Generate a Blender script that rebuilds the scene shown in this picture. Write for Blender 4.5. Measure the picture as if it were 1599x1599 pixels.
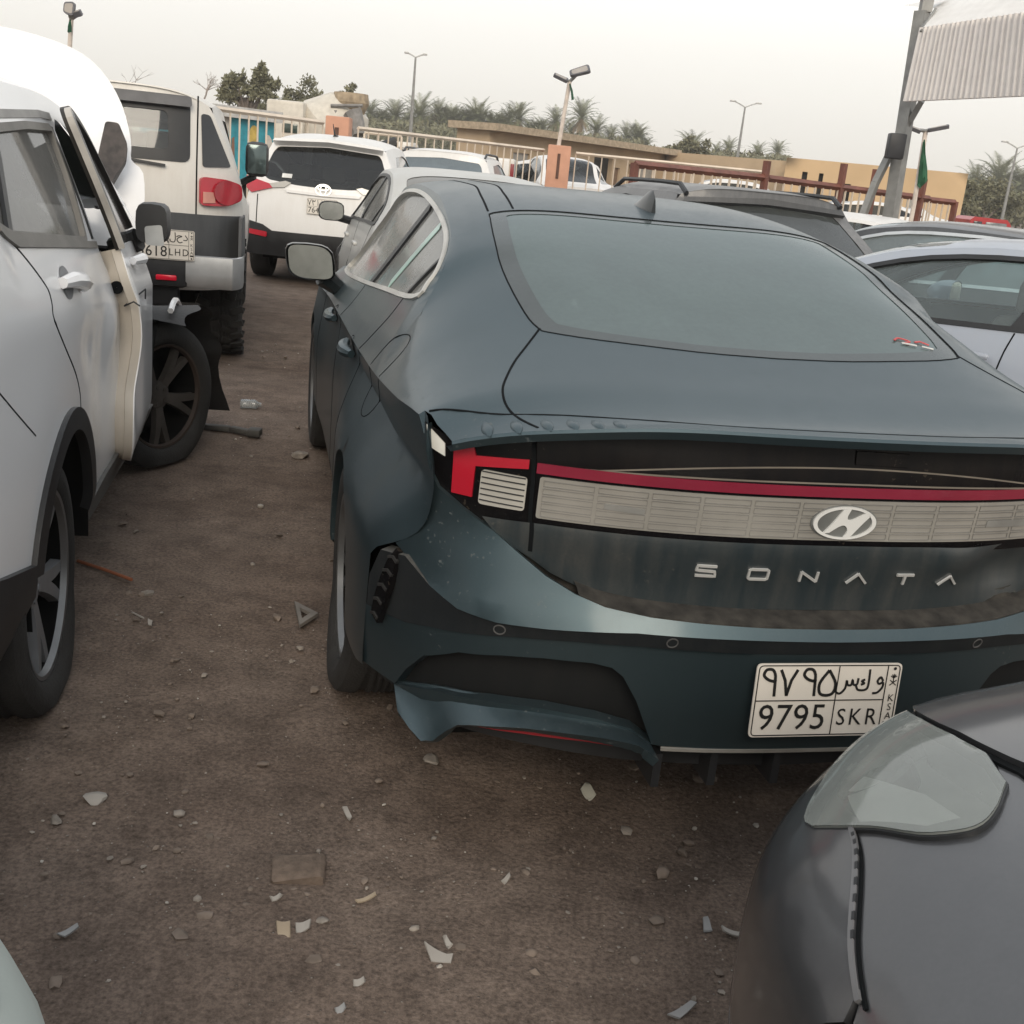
import bpy, bmesh, math, random
import numpy as np
from mathutils import Vector, Matrix, geometry
R = math.radians
for o in list(bpy.data.objects): bpy.data.objects.remove(o)
scene = bpy.context.scene
COL = scene.collection
rng = random.Random(7)

# ------------------------------------------------------------------ camera
CAM_H, PITCH, ROLL, FPX = 1.495, .2942, .0966, 1756.0
cam_d = bpy.data.cameras.new("camera"); cam = bpy.data.objects.new("camera", cam_d); COL.objects.link(cam)
cam_d.sensor_width = 36; cam_d.lens = 36*FPX/1599; cam_d.clip_start = .02; cam_d.clip_end = 3000
_f = Vector((0, math.cos(PITCH), -math.sin(PITCH))); _r = Vector((1, 0, 0)); _u = _r.cross(_f)
_c, _s = math.cos(ROLL), math.sin(ROLL)
r2 = _c*_r + _s*_u; u2 = -_s*_r + _c*_u
cam.matrix_world = Matrix(((r2.x, u2.x, -_f.x, 0), (r2.y, u2.y, -_f.y, 0), (r2.z, u2.z, -_f.z, CAM_H), (0, 0, 0, 1)))
scene.camera = cam
scene.render.resolution_x = scene.render.resolution_y = 1024

# ------------------------------------------------------------------ sky and sun (hazy, dusty late afternoon)
SUN_EL, SUN_AZ = R(30), R(176)      # sun low behind the camera, veiled by dust
w = bpy.data.worlds.new("World"); scene.world = w; w.use_nodes = True
nt = w.node_tree; nt.nodes.clear()
wo = nt.nodes.new('ShaderNodeOutputWorld'); bg = nt.nodes.new('ShaderNodeBackground')
sky = nt.nodes.new('ShaderNodeTexSky'); sky.sky_type = 'NISHITA'; sky.sun_disc = False
sky.sun_elevation = SUN_EL; sky.sun_rotation = SUN_AZ; sky.dust_density = 6; sky.air_density = 1.5
hs = nt.nodes.new('ShaderNodeHueSaturation'); hs.inputs['Saturation'].default_value = .35
tc = nt.nodes.new('ShaderNodeTexCoord'); sx = nt.nodes.new('ShaderNodeSeparateXYZ')
rp = nt.nodes.new('ShaderNodeValToRGB')
cr = rp.color_ramp; cr.elements[0].position = .0; cr.elements[0].color = (8.95, 8.5, 7.7, 1)
cr.elements[1].position = .16; cr.elements[1].color = (12.9, 12.65, 12.05, 1)
e = cr.elements.new(.06); e.color = (10.35, 10.0, 9.3, 1)
e = cr.elements.new(.45); e.color = (10.0, 10.3, 10.6, 1)
mx = nt.nodes.new('ShaderNodeMix'); mx.data_type = 'RGBA'; mx.inputs[0].default_value = .93
L = nt.links.new
L(sky.outputs[0], hs.inputs['Color']); L(tc.outputs['Generated'], sx.inputs[0]); L(sx.outputs['Z'], rp.inputs[0])
L(hs.outputs[0], mx.inputs[6]); L(rp.outputs[0], mx.inputs[7]); L(mx.outputs[2], bg.inputs['Color'])
bg.inputs['Strength'].default_value = .1
L(bg.outputs[0], wo.inputs[0])
sd = bpy.data.lights.new("sun", 'SUN'); sd.energy = 2.0; sd.angle = R(28); sd.color = (1, .88, .72)
so = bpy.data.objects.new("sun", sd); COL.objects.link(so)
so.rotation_euler = Vector((-math.sin(SUN_AZ)*math.cos(SUN_EL), -math.cos(SUN_AZ)*math.cos(SUN_EL), -math.sin(SUN_EL))).to_track_quat('-Z', 'Y').to_euler()
vs = scene.view_settings; vs.view_transform = 'Standard'; vs.look = 'None'; vs.exposure = 0; vs.gamma = 1

# ------------------------------------------------------------------ materials
def _mat(name):
    m = bpy.data.materials.new(name); m.use_nodes = True
    t = m.node_tree; return m, t, t.nodes['Principled BSDF']
def nd(t, typ, **kw):
    n = t.nodes.new(typ)
    for k, v in kw.items():
        if k.startswith('i_'): n.inputs[int(k[2:])].default_value = v
        else: setattr(n, k, v)
    return n
def noise(t, scale, detail=4, rough=.55, vec=None, stretch=None):
    tc = nd(t, 'ShaderNodeTexCoord'); src = tc.outputs['Object']
    if stretch:
        mp = nd(t, 'ShaderNodeMapping'); mp.inputs['Scale'].default_value = stretch
        t.links.new(src, mp.inputs['Vector']); src = mp.outputs[0]
    n = nd(t, 'ShaderNodeTexNoise'); n.inputs['Scale'].default_value = scale; n.inputs['Detail'].default_value = detail
    n.inputs['Roughness'].default_value = rough; t.links.new(src, n.inputs['Vector']); return n.outputs['Fac']
def ramp(t, fac, a, b, ca=(0, 0, 0, 1), cb=(1, 1, 1, 1)):
    r = nd(t, 'ShaderNodeValToRGB'); r.color_ramp.elements[0].position = a; r.color_ramp.elements[1].position = b
    r.color_ramp.elements[0].color = ca; r.color_ramp.elements[1].color = cb; t.links.new(fac, r.inputs[0]); return r.outputs[0]
def math_(t, op, a, b):
    n = nd(t, 'ShaderNodeMath', operation=op)
    for i, v in enumerate((a, b)):
        if isinstance(v, (int, float)): n.inputs[i].default_value = v
        else: t.links.new(v, n.inputs[i])
    n.use_clamp = False; return n.outputs[0]
def mix(t, fac, a, b):
    n = nd(t, 'ShaderNodeMix', data_type='RGBA')
    for i, v in ((0, fac), (6, a), (7, b)):
        if isinstance(v, (int, float)): n.inputs[i].default_value = v
        elif isinstance(v, tuple): n.inputs[i].default_value = v if len(v) == 4 else v+(1,)
        else: t.links.new(v, n.inputs[i])
    return n.outputs[2]
MC = {}
def plain(name, col, rough=.5, metal=0, var=.25, vscale=6, bump=0, bscale=60, coat=0, spec=.5, emit=None):
    if name in MC: return MC[name]
    m, t, b = _mat(name); MC[name] = m
    n = noise(t, vscale)
    c0 = tuple(c*(1-var) for c in col)+(1,); c1 = tuple(min(1, c*(1+var)) for c in col)+(1,)
    t.links.new(ramp(t, n, .3, .7, c0, c1), b.inputs['Base Color'])
    b.inputs['Roughness'].default_value = rough; b.inputs['Metallic'].default_value = metal
    b.inputs['Coat Weight'].default_value = coat; b.inputs['Specular IOR Level'].default_value = spec
    if bump:
        bp = nd(t, 'ShaderNodeBump'); bp.inputs['Strength'].default_value = bump; bp.inputs['Distance'].default_value = .01
        t.links.new(noise(t, bscale, 6), bp.inputs['Height']); t.links.new(bp.outputs[0], b.inputs['Normal'])
    return m
def paint(name, col, dust=(.30, .285, .26), amt=.35, side=.12, rough=.28, coat=.8, metal=0, streak=.5, speck=0, spec=.5):
    """car paint under a film of settled dust: thicker on faces that look up, patchy, run down in faint streaks"""
    if name in MC: return MC[name]
    m, t, b = _mat(name); MC[name] = m
    geo = nd(t, 'ShaderNodeNewGeometry'); sp = nd(t, 'ShaderNodeSeparateXYZ'); t.links.new(geo.outputs['Normal'], sp.inputs[0])
    upf = nd(t, 'ShaderNodeMapRange'); upf.inputs[1].default_value = .0; upf.inputs[2].default_value = .9
    upf.inputs[3].default_value = side; upf.inputs[4].default_value = amt; t.links.new(sp.outputs['Z'], upf.inputs[0])
    n1 = ramp(t, noise(t, 3.5, 6, .6), .25, .75, (.55, .55, .55, 1), (1.3, 1.3, 1.3, 1))
    n2 = ramp(t, noise(t, 9, 5, .6, stretch=(3, 3, .25)), .35, .7, (1-streak*.6,)*3+(1,), (1+streak*.5,)*3+(1,))
    n3 = ramp(t, noise(t, 160, 2, .5), .3, .7, (.8, .8, .8, 1), (1.2, 1.2, 1.2, 1))
    f = math_(t, 'MULTIPLY', upf.outputs[0], n1); f = math_(t, 'MULTIPLY', f, n2); f = math_(t, 'MULTIPLY', f, n3)
    if speck:
        s = ramp(t, noise(t, 85, 2, .5), .665, .70); s2 = ramp(t, noise(t, 2.6, 3, .6), .50, .64)
        f = math_(t, 'ADD', f, math_(t, 'MULTIPLY', math_(t, 'MULTIPLY', s, s2), speck))
    cl = nd(t, 'ShaderNodeClamp'); t.links.new(f, cl.inputs[0]); f = cl.outputs[0]
    t.links.new(mix(t, f, col, dust), b.inputs['Base Color'])
    r_ = math_(t, 'ADD', math_(t, 'MULTIPLY', f, .8), rough); cl2 = nd(t, 'ShaderNodeClamp'); t.links.new(r_, cl2.inputs[0])
    t.links.new(cl2.outputs[0], b.inputs['Roughness'])
    cw = math_(t, 'SUBTRACT', coat, math_(t, 'MULTIPLY', f, 1.0)); cl3 = nd(t, 'ShaderNodeClamp'); t.links.new(cw, cl3.inputs[0])
    t.links.new(cl3.outputs[0], b.inputs['Coat Weight']); b.inputs['Coat Roughness'].default_value = .12
    b.inputs['Metallic'].default_value = metal; b.inputs['Specular IOR Level'].default_value = spec
    bp = nd(t, 'ShaderNodeBump'); bp.inputs['Strength'].default_value = .05; bp.inputs['Distance'].default_value = .01
    t.links.new(noise(t, 5, 3), bp.inputs['Height']); t.links.new(bp.outputs[0], b.inputs['Normal'])
    return m
def glass(name, tint=(.5, .55, .55), dust=(.42, .42, .40), amt=.25, rough=.06):
    """a real pane: see-through tint under the reflection, with a film of dust on it"""
    if name in MC: return MC[name]
    m, t, b = _mat(name); MC[name] = m
    t.nodes.remove(b); out = t.nodes['Material Output']
    tr = nd(t, 'ShaderNodeBsdfTransparent'); tr.inputs[0].default_value = tint+(1,)
    gl = nd(t, 'ShaderNodeBsdfGlossy'); gl.inputs['Roughness'].default_value = rough; gl.inputs[0].default_value = (.95, .97, 1, 1)
    fr = nd(t, 'ShaderNodeFresnel'); fr.inputs[0].default_value = 1.55
    m1 = nd(t, 'ShaderNodeMixShader'); t.links.new(fr.outputs[0], m1.inputs[0]); t.links.new(tr.outputs[0], m1.inputs[1]); t.links.new(gl.outputs[0], m1.inputs[2])
    df = nd(t, 'ShaderNodeBsdfDiffuse'); df.inputs[0].default_value = dust+(1,)
    n1 = ramp(t, noise(t, 3, 6, .65), .25, .75, (amt*.8,)*3+(1,), (amt*1.15,)*3+(1,))
    n2 = ramp(t, noise(t, 60, 2), .3, .7, (.95,)*3+(1,), (1.05,)*3+(1,))
    m2 = nd(t, 'ShaderNodeMixShader'); t.links.new(math_(t, 'MULTIPLY', n1, n2), m2.inputs[0]); t.links.new(m1.outputs[0], m2.inputs[1]); t.links.new(df.outputs[0], m2.inputs[2])
    t.links.new(m2.outputs[0], out.inputs[0]); return m

M_RUBBER = plain('tyre rubber', (.022, .021, .020), .85, var=.4, bump=.4, bscale=120)
M_TYREDUST = plain('dusty tyre wall', (.045, .040, .035), .9, var=.35, bump=.3)
M_BLACK = plain('black plastic trim', (.016, .017, .019), .5, var=.3)
M_GLOSSBLK = paint('gloss black trim', (.004, .004, .005), dust=(.16, .12, .08), amt=.12, side=.012, rough=.22, coat=.0, streak=1, speck=.35, spec=.12)
M_DARK = plain('dark underside', (.008, .008, .008), .95, spec=.1)
M_SEAM = plain('dark panel seam', (.006, .007, .008), .9, spec=.1)
M_CHROME = plain('satin chrome trim', (.62, .62, .60), .28, metal=1, var=.12)
M_DUSTCHROME = plain('dusty chrome trim', (.52, .51, .48), .45, metal=.35, var=.15)
M_SILVER = plain('silver badge', (.78, .78, .76), .3, metal=.55, var=.05)
M_ALLOY = plain('grey alloy', (.16, .165, .17), .38, metal=.6, var=.2)
M_ALLOYDK = plain('dark alloy', (.035, .037, .04), .4, metal=.4, var=.2)
M_ALLOYLT = plain('machined alloy', (.45, .45, .44), .33, metal=.8, var=.1)
M_RED = plain('red lamp lens', (.42, .012, .028), .22, var=.1, coat=.6)
M_REDDK = plain('dark red lens', (.20, .012, .018), .3, var=.15, coat=.4)
M_CLEAR = plain('clear lamp lens', (.40, .385, .35), .2, var=.08, coat=.8)
M_PLATE = plain('number plate white', (.66, .62, .56), .45, var=.06)
M_INK = plain('plate ink', (.012, .012, .012), .5, var=.1)
M_SEAT = plain('grey seat cloth', (.10, .095, .09), .9)
M_DASH = plain('dark dashboard', (.03, .03, .032), .7)

# ------------------------------------------------------------------ geometry helpers
class Cv:
    """monotone cubic curve through (x, y) knots"""
    def __init__(s, *pts):
        a = np.array(pts, float); s.x, s.y = a[:, 0], a[:, 1]; h = np.diff(s.x); d = np.diff(s.y)/h
        n = len(s.x); m = np.zeros(n)
        if n > 2:
            w1 = 2*h[1:]+h[:-1]; w2 = h[1:]+2*h[:-1]; same = d[:-1]*d[1:] > 0
            with np.errstate(divide='ignore', invalid='ignore'):
                m[1:-1] = np.where(same, (w1+w2)/(w1/d[:-1]+w2/d[1:]), 0)
        m[0], m[-1] = d[0], d[-1]; s.m = m
    def __call__(s, q):
        q = np.clip(np.asarray(q, float), s.x[0], s.x[-1]); i = np.clip(np.searchsorted(s.x, q, 'right')-1, 0, len(s.x)-2)
        h = s.x[i+1]-s.x[i]; t = (q-s.x[i])/h
        return (1+2*t)*(1-t)**2*s.y[i]+t*(1-t)**2*h*s.m[i]+t*t*(3-2*t)*s.y[i+1]+t*t*(t-1)*h*s.m[i+1]
def pch(Z, V, q):
    """per-sample monotone cubic: Z, V of shape (K, N), q of shape (N)"""
    K = len(Z); h = np.maximum(np.diff(Z, axis=0), 1e-6); d = np.diff(V, axis=0)/h; m = np.zeros_like(V)
    if K > 2:
        w1 = 2*h[1:]+h[:-1]; w2 = h[1:]+2*h[:-1]; same = d[:-1]*d[1:] > 0
        with np.errstate(divide='ignore', invalid='ignore'):
            m[1:-1] = np.where(same, (w1+w2)/(w1/d[:-1]+w2/d[1:]), 0)
    m[0], m[-1] = d[0], d[-1]
    q = np.clip(q, Z[0], Z[-1]); out = V[0].copy()
    for k in range(K-1):
        t = (q-Z[k])/h[k]; sel = (q >= Z[k]) & ((q <= Z[k+1]) | (k == K-2)); t = np.clip(t, 0, 1)
        v = (1+2*t)*(1-t)**2*V[k]+t*(1-t)**2*h[k]*m[k]+t*t*(3-2*t)*V[k+1]+t*t*(t-1)*h[k]*m[k+1]
        out = np.where(sel, v, out)
    return out
def knots(rows, groups=None):
    """surface y(x, z) through named lines; rows = [(z(x), y(x)), ...] from bottom to top; groups split at creases"""
    groups = groups or [list(range(len(rows)))]
    def f(x, z):
        x = np.asarray(x, float); z = np.asarray(z, float)
        Z = np.array([r[0](x) for r in rows]); V = np.array([r[1](x) for r in rows]); out = np.zeros_like(x)
        for g in groups:
            lo, hi = Z[g[0]], Z[g[-1]]
            sel = (z >= lo) if g is not groups[0] else np.ones_like(z, bool)
            out = np.where(sel, pch(Z[g], V[g], z), out)
        return out
    return f
class Chart:
    def __init__(s, f, sign): s.f, s.s = f, sign
    def pts(s, ab, off=0.):
        ab = np.asarray(ab, float); a, b = ab[:, 0], ab[:, 1]; P = np.stack(s.f(a, b), 1); n = s.nrm(ab)
        return P+n*(off[:, None] if isinstance(off, np.ndarray) else off)
    def nrm(s, ab, e=2e-3):
        a, b = np.asarray(ab, float).T
        da = np.stack(s.f(a+e, b), 1)-np.stack(s.f(a-e, b), 1); db = np.stack(s.f(a, b+e), 1)-np.stack(s.f(a, b-e), 1)
        n = np.cross(da, db)*s.s; return n/np.maximum(np.linalg.norm(n, axis=1), 1e-12)[:, None]
def side_chart(Y, sg): return Chart(lambda x, z: (x, sg*Y(x, z), z), -sg*1.0 if sg > 0 else 1.0)
def rear_chart(X): return Chart(lambda y, z: (X(y, z), y, z), -1.0)
def front_chart(X): return Chart(lambda y, z: (X(y, z), y, z), 1.0)
def top_chart(Z): return Chart(lambda x, y: (x, y, Z(x, y)), 1.0)
def flat_chart(o, ax, ay):
    o, ax, ay = np.array(o, float), np.array(ax, float), np.array(ay, float)
    return Chart(lambda a, b: tuple((o[i]+a*ax[i]+b*ay[i]) for i in range(3)), 1.0)

def dense(pl, step, closed=False):
    pl = np.asarray(pl, float); out = []
    n = len(pl); rng_ = range(n if closed else n-1)
    for i in rng_:
        a, b = pl[i], pl[(i+1) % n]; k = max(1, int(math.ceil(np.linalg.norm(b-a)/step)))
        for j in range(k): out.append(a+(b-a)*j/k)
    if not closed: out.append(pl[-1])
    return np.array(out)
def smooth(pl, n=8, closed=False):
    """Catmull-Rom through the points"""
    P = [np.array(p, float) for p in pl]; N = len(P); out = []
    for i in range(N if closed else N-1):
        p0 = P[i-1] if (i > 0 or closed) else 2*P[0]-P[1]; p1 = P[i]; p2 = P[(i+1) % N]
        p3 = P[(i+2) % N] if (closed or i+2 < N) else 2*P[-1]-P[-2]
        for j in range(n):
            t = j/n; out.append(.5*((2*p1)+(-p0+p2)*t+(2*p0-5*p1+4*p2-p3)*t*t+(-p0+3*p1-3*p2+p3)*t**3))
    if not closed: out.append(P[-1])
    return [tuple(p) for p in out]
def rounded(pl, r, n=4):
    """polygon with rounded corners"""
    P = [np.array(p, float) for p in pl]; N = len(P); out = []
    for i in range(N):
        a, b, c = P[i-1], P[i], P[(i+1) % N]; u = a-b; v = c-b; lu, lv = np.linalg.norm(u), np.linalg.norm(v)
        rr = min(r, lu*.45, lv*.45); p, q = b+u/lu*rr, b+v/lv*rr
        for j in range(n+1):
            t = j/n; out.append(tuple((1-t)**2*p+2*t*(1-t)*b+t*t*q))
    return out
def arc(cx, cy, r, a0, a1, n=14, ry=None):
    ry = ry or r
    return [(cx+r*math.cos(R(a0+(a1-a0)*i/n)), cy+ry*math.sin(R(a0+(a1-a0)*i/n))) for i in range(n+1)]
def mir(half):
    """half outline with b... (y>=0 first coordinate) mirrored into a closed outline"""
    return list(half)+[(-a, b) for a, b in reversed(half) if abs(a) > 1e-6]
def inside(pts, poly):
    poly = np.asarray(poly); x, y = pts[:, 0], pts[:, 1]; c = np.zeros(len(pts), bool); n = len(poly); j = n-1
    for i in range(n):
        xi, yi, xj, yj = poly[i, 0], poly[i, 1], poly[j, 0], poly[j, 1]
        if yi != yj: c ^= ((yi > y) != (yj > y)) & (x < (xj-xi)*(y-yi)/(yj-yi)+xi)
        j = i
    return c
def tess(outer, holes=(), lines=(), res=.03):
    loops = [dense(outer, res, True)]+[dense(h, res, True) for h in holes]; V = []; E = []
    for l in loops:
        b = len(V); V += list(l); E += [(b+i, b+(i+1) % len(l)) for i in range(len(l))]
    for l in lines:
        l = dense(l, res); b = len(V); V += list(l); E += [(b+i, b+i+1) for i in range(len(l)-1)]
    B = np.array(V); mn, mx_ = B.min(0), B.max(0)
    gx = np.arange(mn[0]+res*.37, mx_[0], res); gy = np.arange(mn[1]+res*.41, mx_[1], res)
    if len(gx) and len(gy):
        G = np.stack(np.meshgrid(gx, gy), -1).reshape(-1, 2); G = G[inside(G, loops[0])]
        for h in loops[1:]: G = G[~inside(G, h)]
        if len(G):
            d = np.full(len(G), 1e9)
            for i in range(0, len(B), 200): d = np.minimum(d, np.sqrt(((G[:, None]-B[None, i:i+200])**2).sum(-1)).min(1))
            V += list(G[d > res*.45])
    vo, eo, fo, *_ = geometry.delaunay_2d_cdt([Vector((float(v[0]), float(v[1]))) for v in V], E, [], 0, 1e-6)
    P = np.array([(v.x, v.y) for v in vo]); F = np.array([f for f in fo if len(f) == 3]).reshape(-1, 3)
    c = P[F].mean(1); k = inside(c, loops[0])
    for h in loops[1:]: k &= ~inside(c, h)
    F = F[k]; a = P[F]; ar = (a[:, 1, 0]-a[:, 0, 0])*(a[:, 2, 1]-a[:, 0, 1])-(a[:, 1, 1]-a[:, 0, 1])*(a[:, 2, 0]-a[:, 0, 0])
    F = np.where((ar < 0)[:, None], F[:, ::-1], F)
    used = np.unique(F); mp = -np.ones(len(P), int); mp[used] = np.arange(len(used))
    return P[used], mp[F]

class MB:
    """collects geometry and builds ONE mesh object"""
    def __init__(s): s.v = []; s.f = []; s.m = []; s.cur = 0
    def add(s, V, F):
        b = len(s.v); s.v += [tuple(map(float, v)) for v in V]; s.f += [tuple(int(i)+b for i in f) for f in F]; s.m += [s.cur]*len(F); return s
    def patch(s, ch, outer, holes=(), lines=(), res=.03, off=0., thick=0.):
        P, F = tess(outer, holes, lines, res); V = ch.pts(P, off)
        if ch.s < 0: F = F[:, ::-1]
        s.add(V, F)
        if thick:
            W = ch.pts(P, off-thick); cnt = {}
            for f in F:
                for i in range(3):
                    a, b = f[i], f[(i+1) % 3]; cnt[(a, b)] = 1
            rim = [(a, b) for (a, b) in cnt if (b, a) not in cnt]; n = len(V)
            s.add(np.vstack([V, W]), [(a, a+n, b+n, b) for a, b in rim]+[tuple(i+n for i in f[::-1]) for f in F])
        return s
    def grid(s, V, nu, nv, close_u=False, close_v=False):
        F = []
        for i in range(nu if close_u else nu-1):
            for j in range(nv if close_v else nv-1):
                a, b = i*nv+j, ((i+1) % nu)*nv+j; c, d = ((i+1) % nu)*nv+(j+1) % nv, i*nv+(j+1) % nv
                F.append((a, b, c, d))
        return s.add(V, F)
    def ribbon(s, ch, pl, wd, off=.002, h=.004, step=.02, taper=None):
        """a raised strip of width wd along a line on a chart"""
        q = dense(pl, step); P = ch.pts(q, 0); n = ch.nrm(q); t = np.gradient(P, axis=0); t /= np.maximum(np.linalg.norm(t, axis=1), 1e-9)[:, None]
        b = np.cross(n, t); b /= np.maximum(np.linalg.norm(b, axis=1), 1e-9)[:, None]; w_ = wd/2*np.ones(len(P))
        if taper: w_ *= np.interp(np.linspace(0, 1, len(P)), np.linspace(0, 1, len(taper)), taper)
        w_ = w_[:, None]
        A = [P-b*w_+n*(off-h), P-b*w_*.9+n*off, P+b*w_*.9+n*off, P+b*w_+n*(off-h)]
        V = np.stack(A, 1).reshape(-1, 3); s.grid(V, len(P), 4)
        k = len(P)*4; s.add(V[:4], [(0, 1, 2, 3)]); s.add(V[-4:], [(3, 2, 1, 0)]); return s
    def tube(s, pts, r, n=8, cap=True):
        P = np.array(pts, float); k = len(P); r = np.ones(k)*r if np.isscalar(r) else np.array(r, float)
        t = np.gradient(P, axis=0); t /= np.maximum(np.linalg.norm(t, axis=1), 1e-9)[:, None]
        ref = np.array([0, 0, 1.]) if abs(t[0, 2]) < .9 else np.array([1., 0, 0]); V = []
        u = np.cross(t[0], ref); u /= np.linalg.norm(u)
        for i in range(k):
            u = u-t[i]*(u@t[i]); u /= max(np.linalg.norm(u), 1e-9); v = np.cross(t[i], u)
            for j in range(n):
                a = 2*math.pi*j/n; V.append(P[i]+r[i]*(math.cos(a)*u+math.sin(a)*v))
        b = len(s.v); s.grid(V, k, n, close_v=True)
        if cap: s.f += [tuple(b+j for j in range(n)), tuple(b+(k-1)*n+j for j in reversed(range(n)))]; s.m += [s.cur]*2
        return s
    def box(s, c, sz, rz=0, bev=0, ax=None):
        x, y, z = [d/2 for d in sz]; cz, sn = math.cos(rz), math.sin(rz); V = []
        if bev:
            bm = bmesh.new(); bmesh.ops.create_cube(bm, size=1)
            bmesh.ops.scale(bm, vec=sz, verts=bm.verts); bmesh.ops.bevel(bm, geom=list(bm.edges), offset=bev, segments=2, affect='EDGES', profile=.5)
            bm.verts.index_update(); V0 = [tuple(v.co) for v in bm.verts]; F = [tuple(v.index for v in f.verts) for f in bm.faces]; bm.free()
        else:
            V0 = [(i*x, j*y, k*z) for i in (-1, 1) for j in (-1, 1) for k in (-1, 1)]
            F = [(0, 1, 3, 2), (4, 6, 7, 5), (0, 4, 5, 1), (2, 3, 7, 6), (0, 2, 6, 4), (1, 5, 7, 3)]
        for p in V0:
            if ax is not None: q = np.array(ax).T@np.array(p); V.append((c[0]+q[0], c[1]+q[1], c[2]+q[2]))
            else: V.append((c[0]+p[0]*cz-p[1]*sn, c[1]+p[0]*sn+p[1]*cz, c[2]+p[2]))
        return s.add(V, F)
    def lathe(s, prof, c, axis, n=40):
        """prof = [(r, h)] turned about axis through c"""
        a = np.array(axis, float); a /= np.linalg.norm(a); ref = np.array([0, 0, 1.]) if abs(a[2]) < .9 else np.array([1., 0, 0])
        u = np.cross(a, ref); u /= np.linalg.norm(u); v = np.cross(a, u); V = []
        for i in range(n):
            th = 2*math.pi*i/n; d = math.cos(th)*u+math.sin(th)*v
            for r, h in prof: V.append(np.array(c)+d*r+a*h)
        return s.grid(V, n, len(prof), close_u=True)
    def build(s, name, mats, parent=None, smooth_=True, ang=32, at=None):
        me = bpy.data.meshes.new(name); me.from_pydata(s.v, [], s.f); me.update()
        for m in (mats if isinstance(mats, (list, tuple)) else [mats]): me.materials.append(m)
        if any(s.m): me.polygons.foreach_set('material_index', s.m)
        bm = bmesh.new(); bm.from_mesh(me); bmesh.ops.remove_doubles(bm, verts=bm.verts, dist=2e-5); bm.to_mesh(me); bm.free()
        if smooth_: me.polygons.foreach_set('use_smooth', [True]*len(me.polygons)); me.set_sharp_from_angle(angle=R(ang))
        me.update(); o = bpy.data.objects.new(name, me); COL.objects.link(o)
        if parent: o.parent = parent
        if at is not None: o.location = at
        return o
def empty(name, loc=(0, 0, 0), rz=0, rx=0, parent=None):
    o = bpy.data.objects.new(name, None); COL.objects.link(o); o.location = loc; o.rotation_euler = (rx, 0, rz); o.empty_display_size = .2
    if parent: o.parent = parent
    return o
def tag(o, label=None, cat=None, group=None, kind=None):
    for k, v in (('label', label), ('category', cat), ('group', group), ('kind', kind)):
        if v: o[k] = v
    return o
def copy_tree(o, parent=None):
    c = o.copy(); COL.objects.link(c)
    if parent: c.parent = parent
    for ch in list(o.children): copy_tree(ch, c)
    return c
def ground_at(px, py, z=0.):
    """world point at height z seen at a pixel of the 1599 photo (only used to measure positions)"""
    d = _f+(px-800)/FPX*r2+(800-py)/FPX*u2; t = (z-CAM_H)/d.z
    return Vector((d.x*t, d.y*t, z))
def at_y(px, py, Y):
    px, py, Y = float(px), float(py), float(Y)
    d = _f+(px-800)/FPX*r2+(800-py)/FPX*u2; t = Y/d.y
    return Vector((d.x*t, Y, CAM_H+d.z*t))

# strokes for lettering: letters as bars laid on a chart
def text_mesh(mb, ch, txt, cx, cy, size, off=.003, thick=.002, spacing=1.0, sx=1.0, mirror=1):
    cu = bpy.data.curves.new('t', 'FONT'); cu.body = txt; cu.size = size; cu.align_x = 'CENTER'; cu.align_y = 'CENTER'; cu.space_character = spacing; cu.resolution_u = 3
    ob = bpy.data.objects.new('t', cu); COL.objects.link(ob); dg = bpy.context.evaluated_depsgraph_get(); dg.update()
    me = bpy.data.meshes.new_from_object(ob.evaluated_get(dg)); bpy.data.objects.remove(ob); bpy.data.curves.remove(cu)
    ab = np.array([(cx+mirror*v.co.x*sx, cy+v.co.y) for v in me.vertices]); F = [tuple(p.vertices) for p in me.polygons]
    V = ch.pts(ab, off)
    mb.add(V, F); bpy.data.meshes.remove(me)
def stroke(mb, ch, pl, wd, off=.003, h=.003, sm=0):
    if sm: pl = smooth(pl, sm)
    mb.ribbon(ch, pl, wd, off, h, step=.01)

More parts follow.
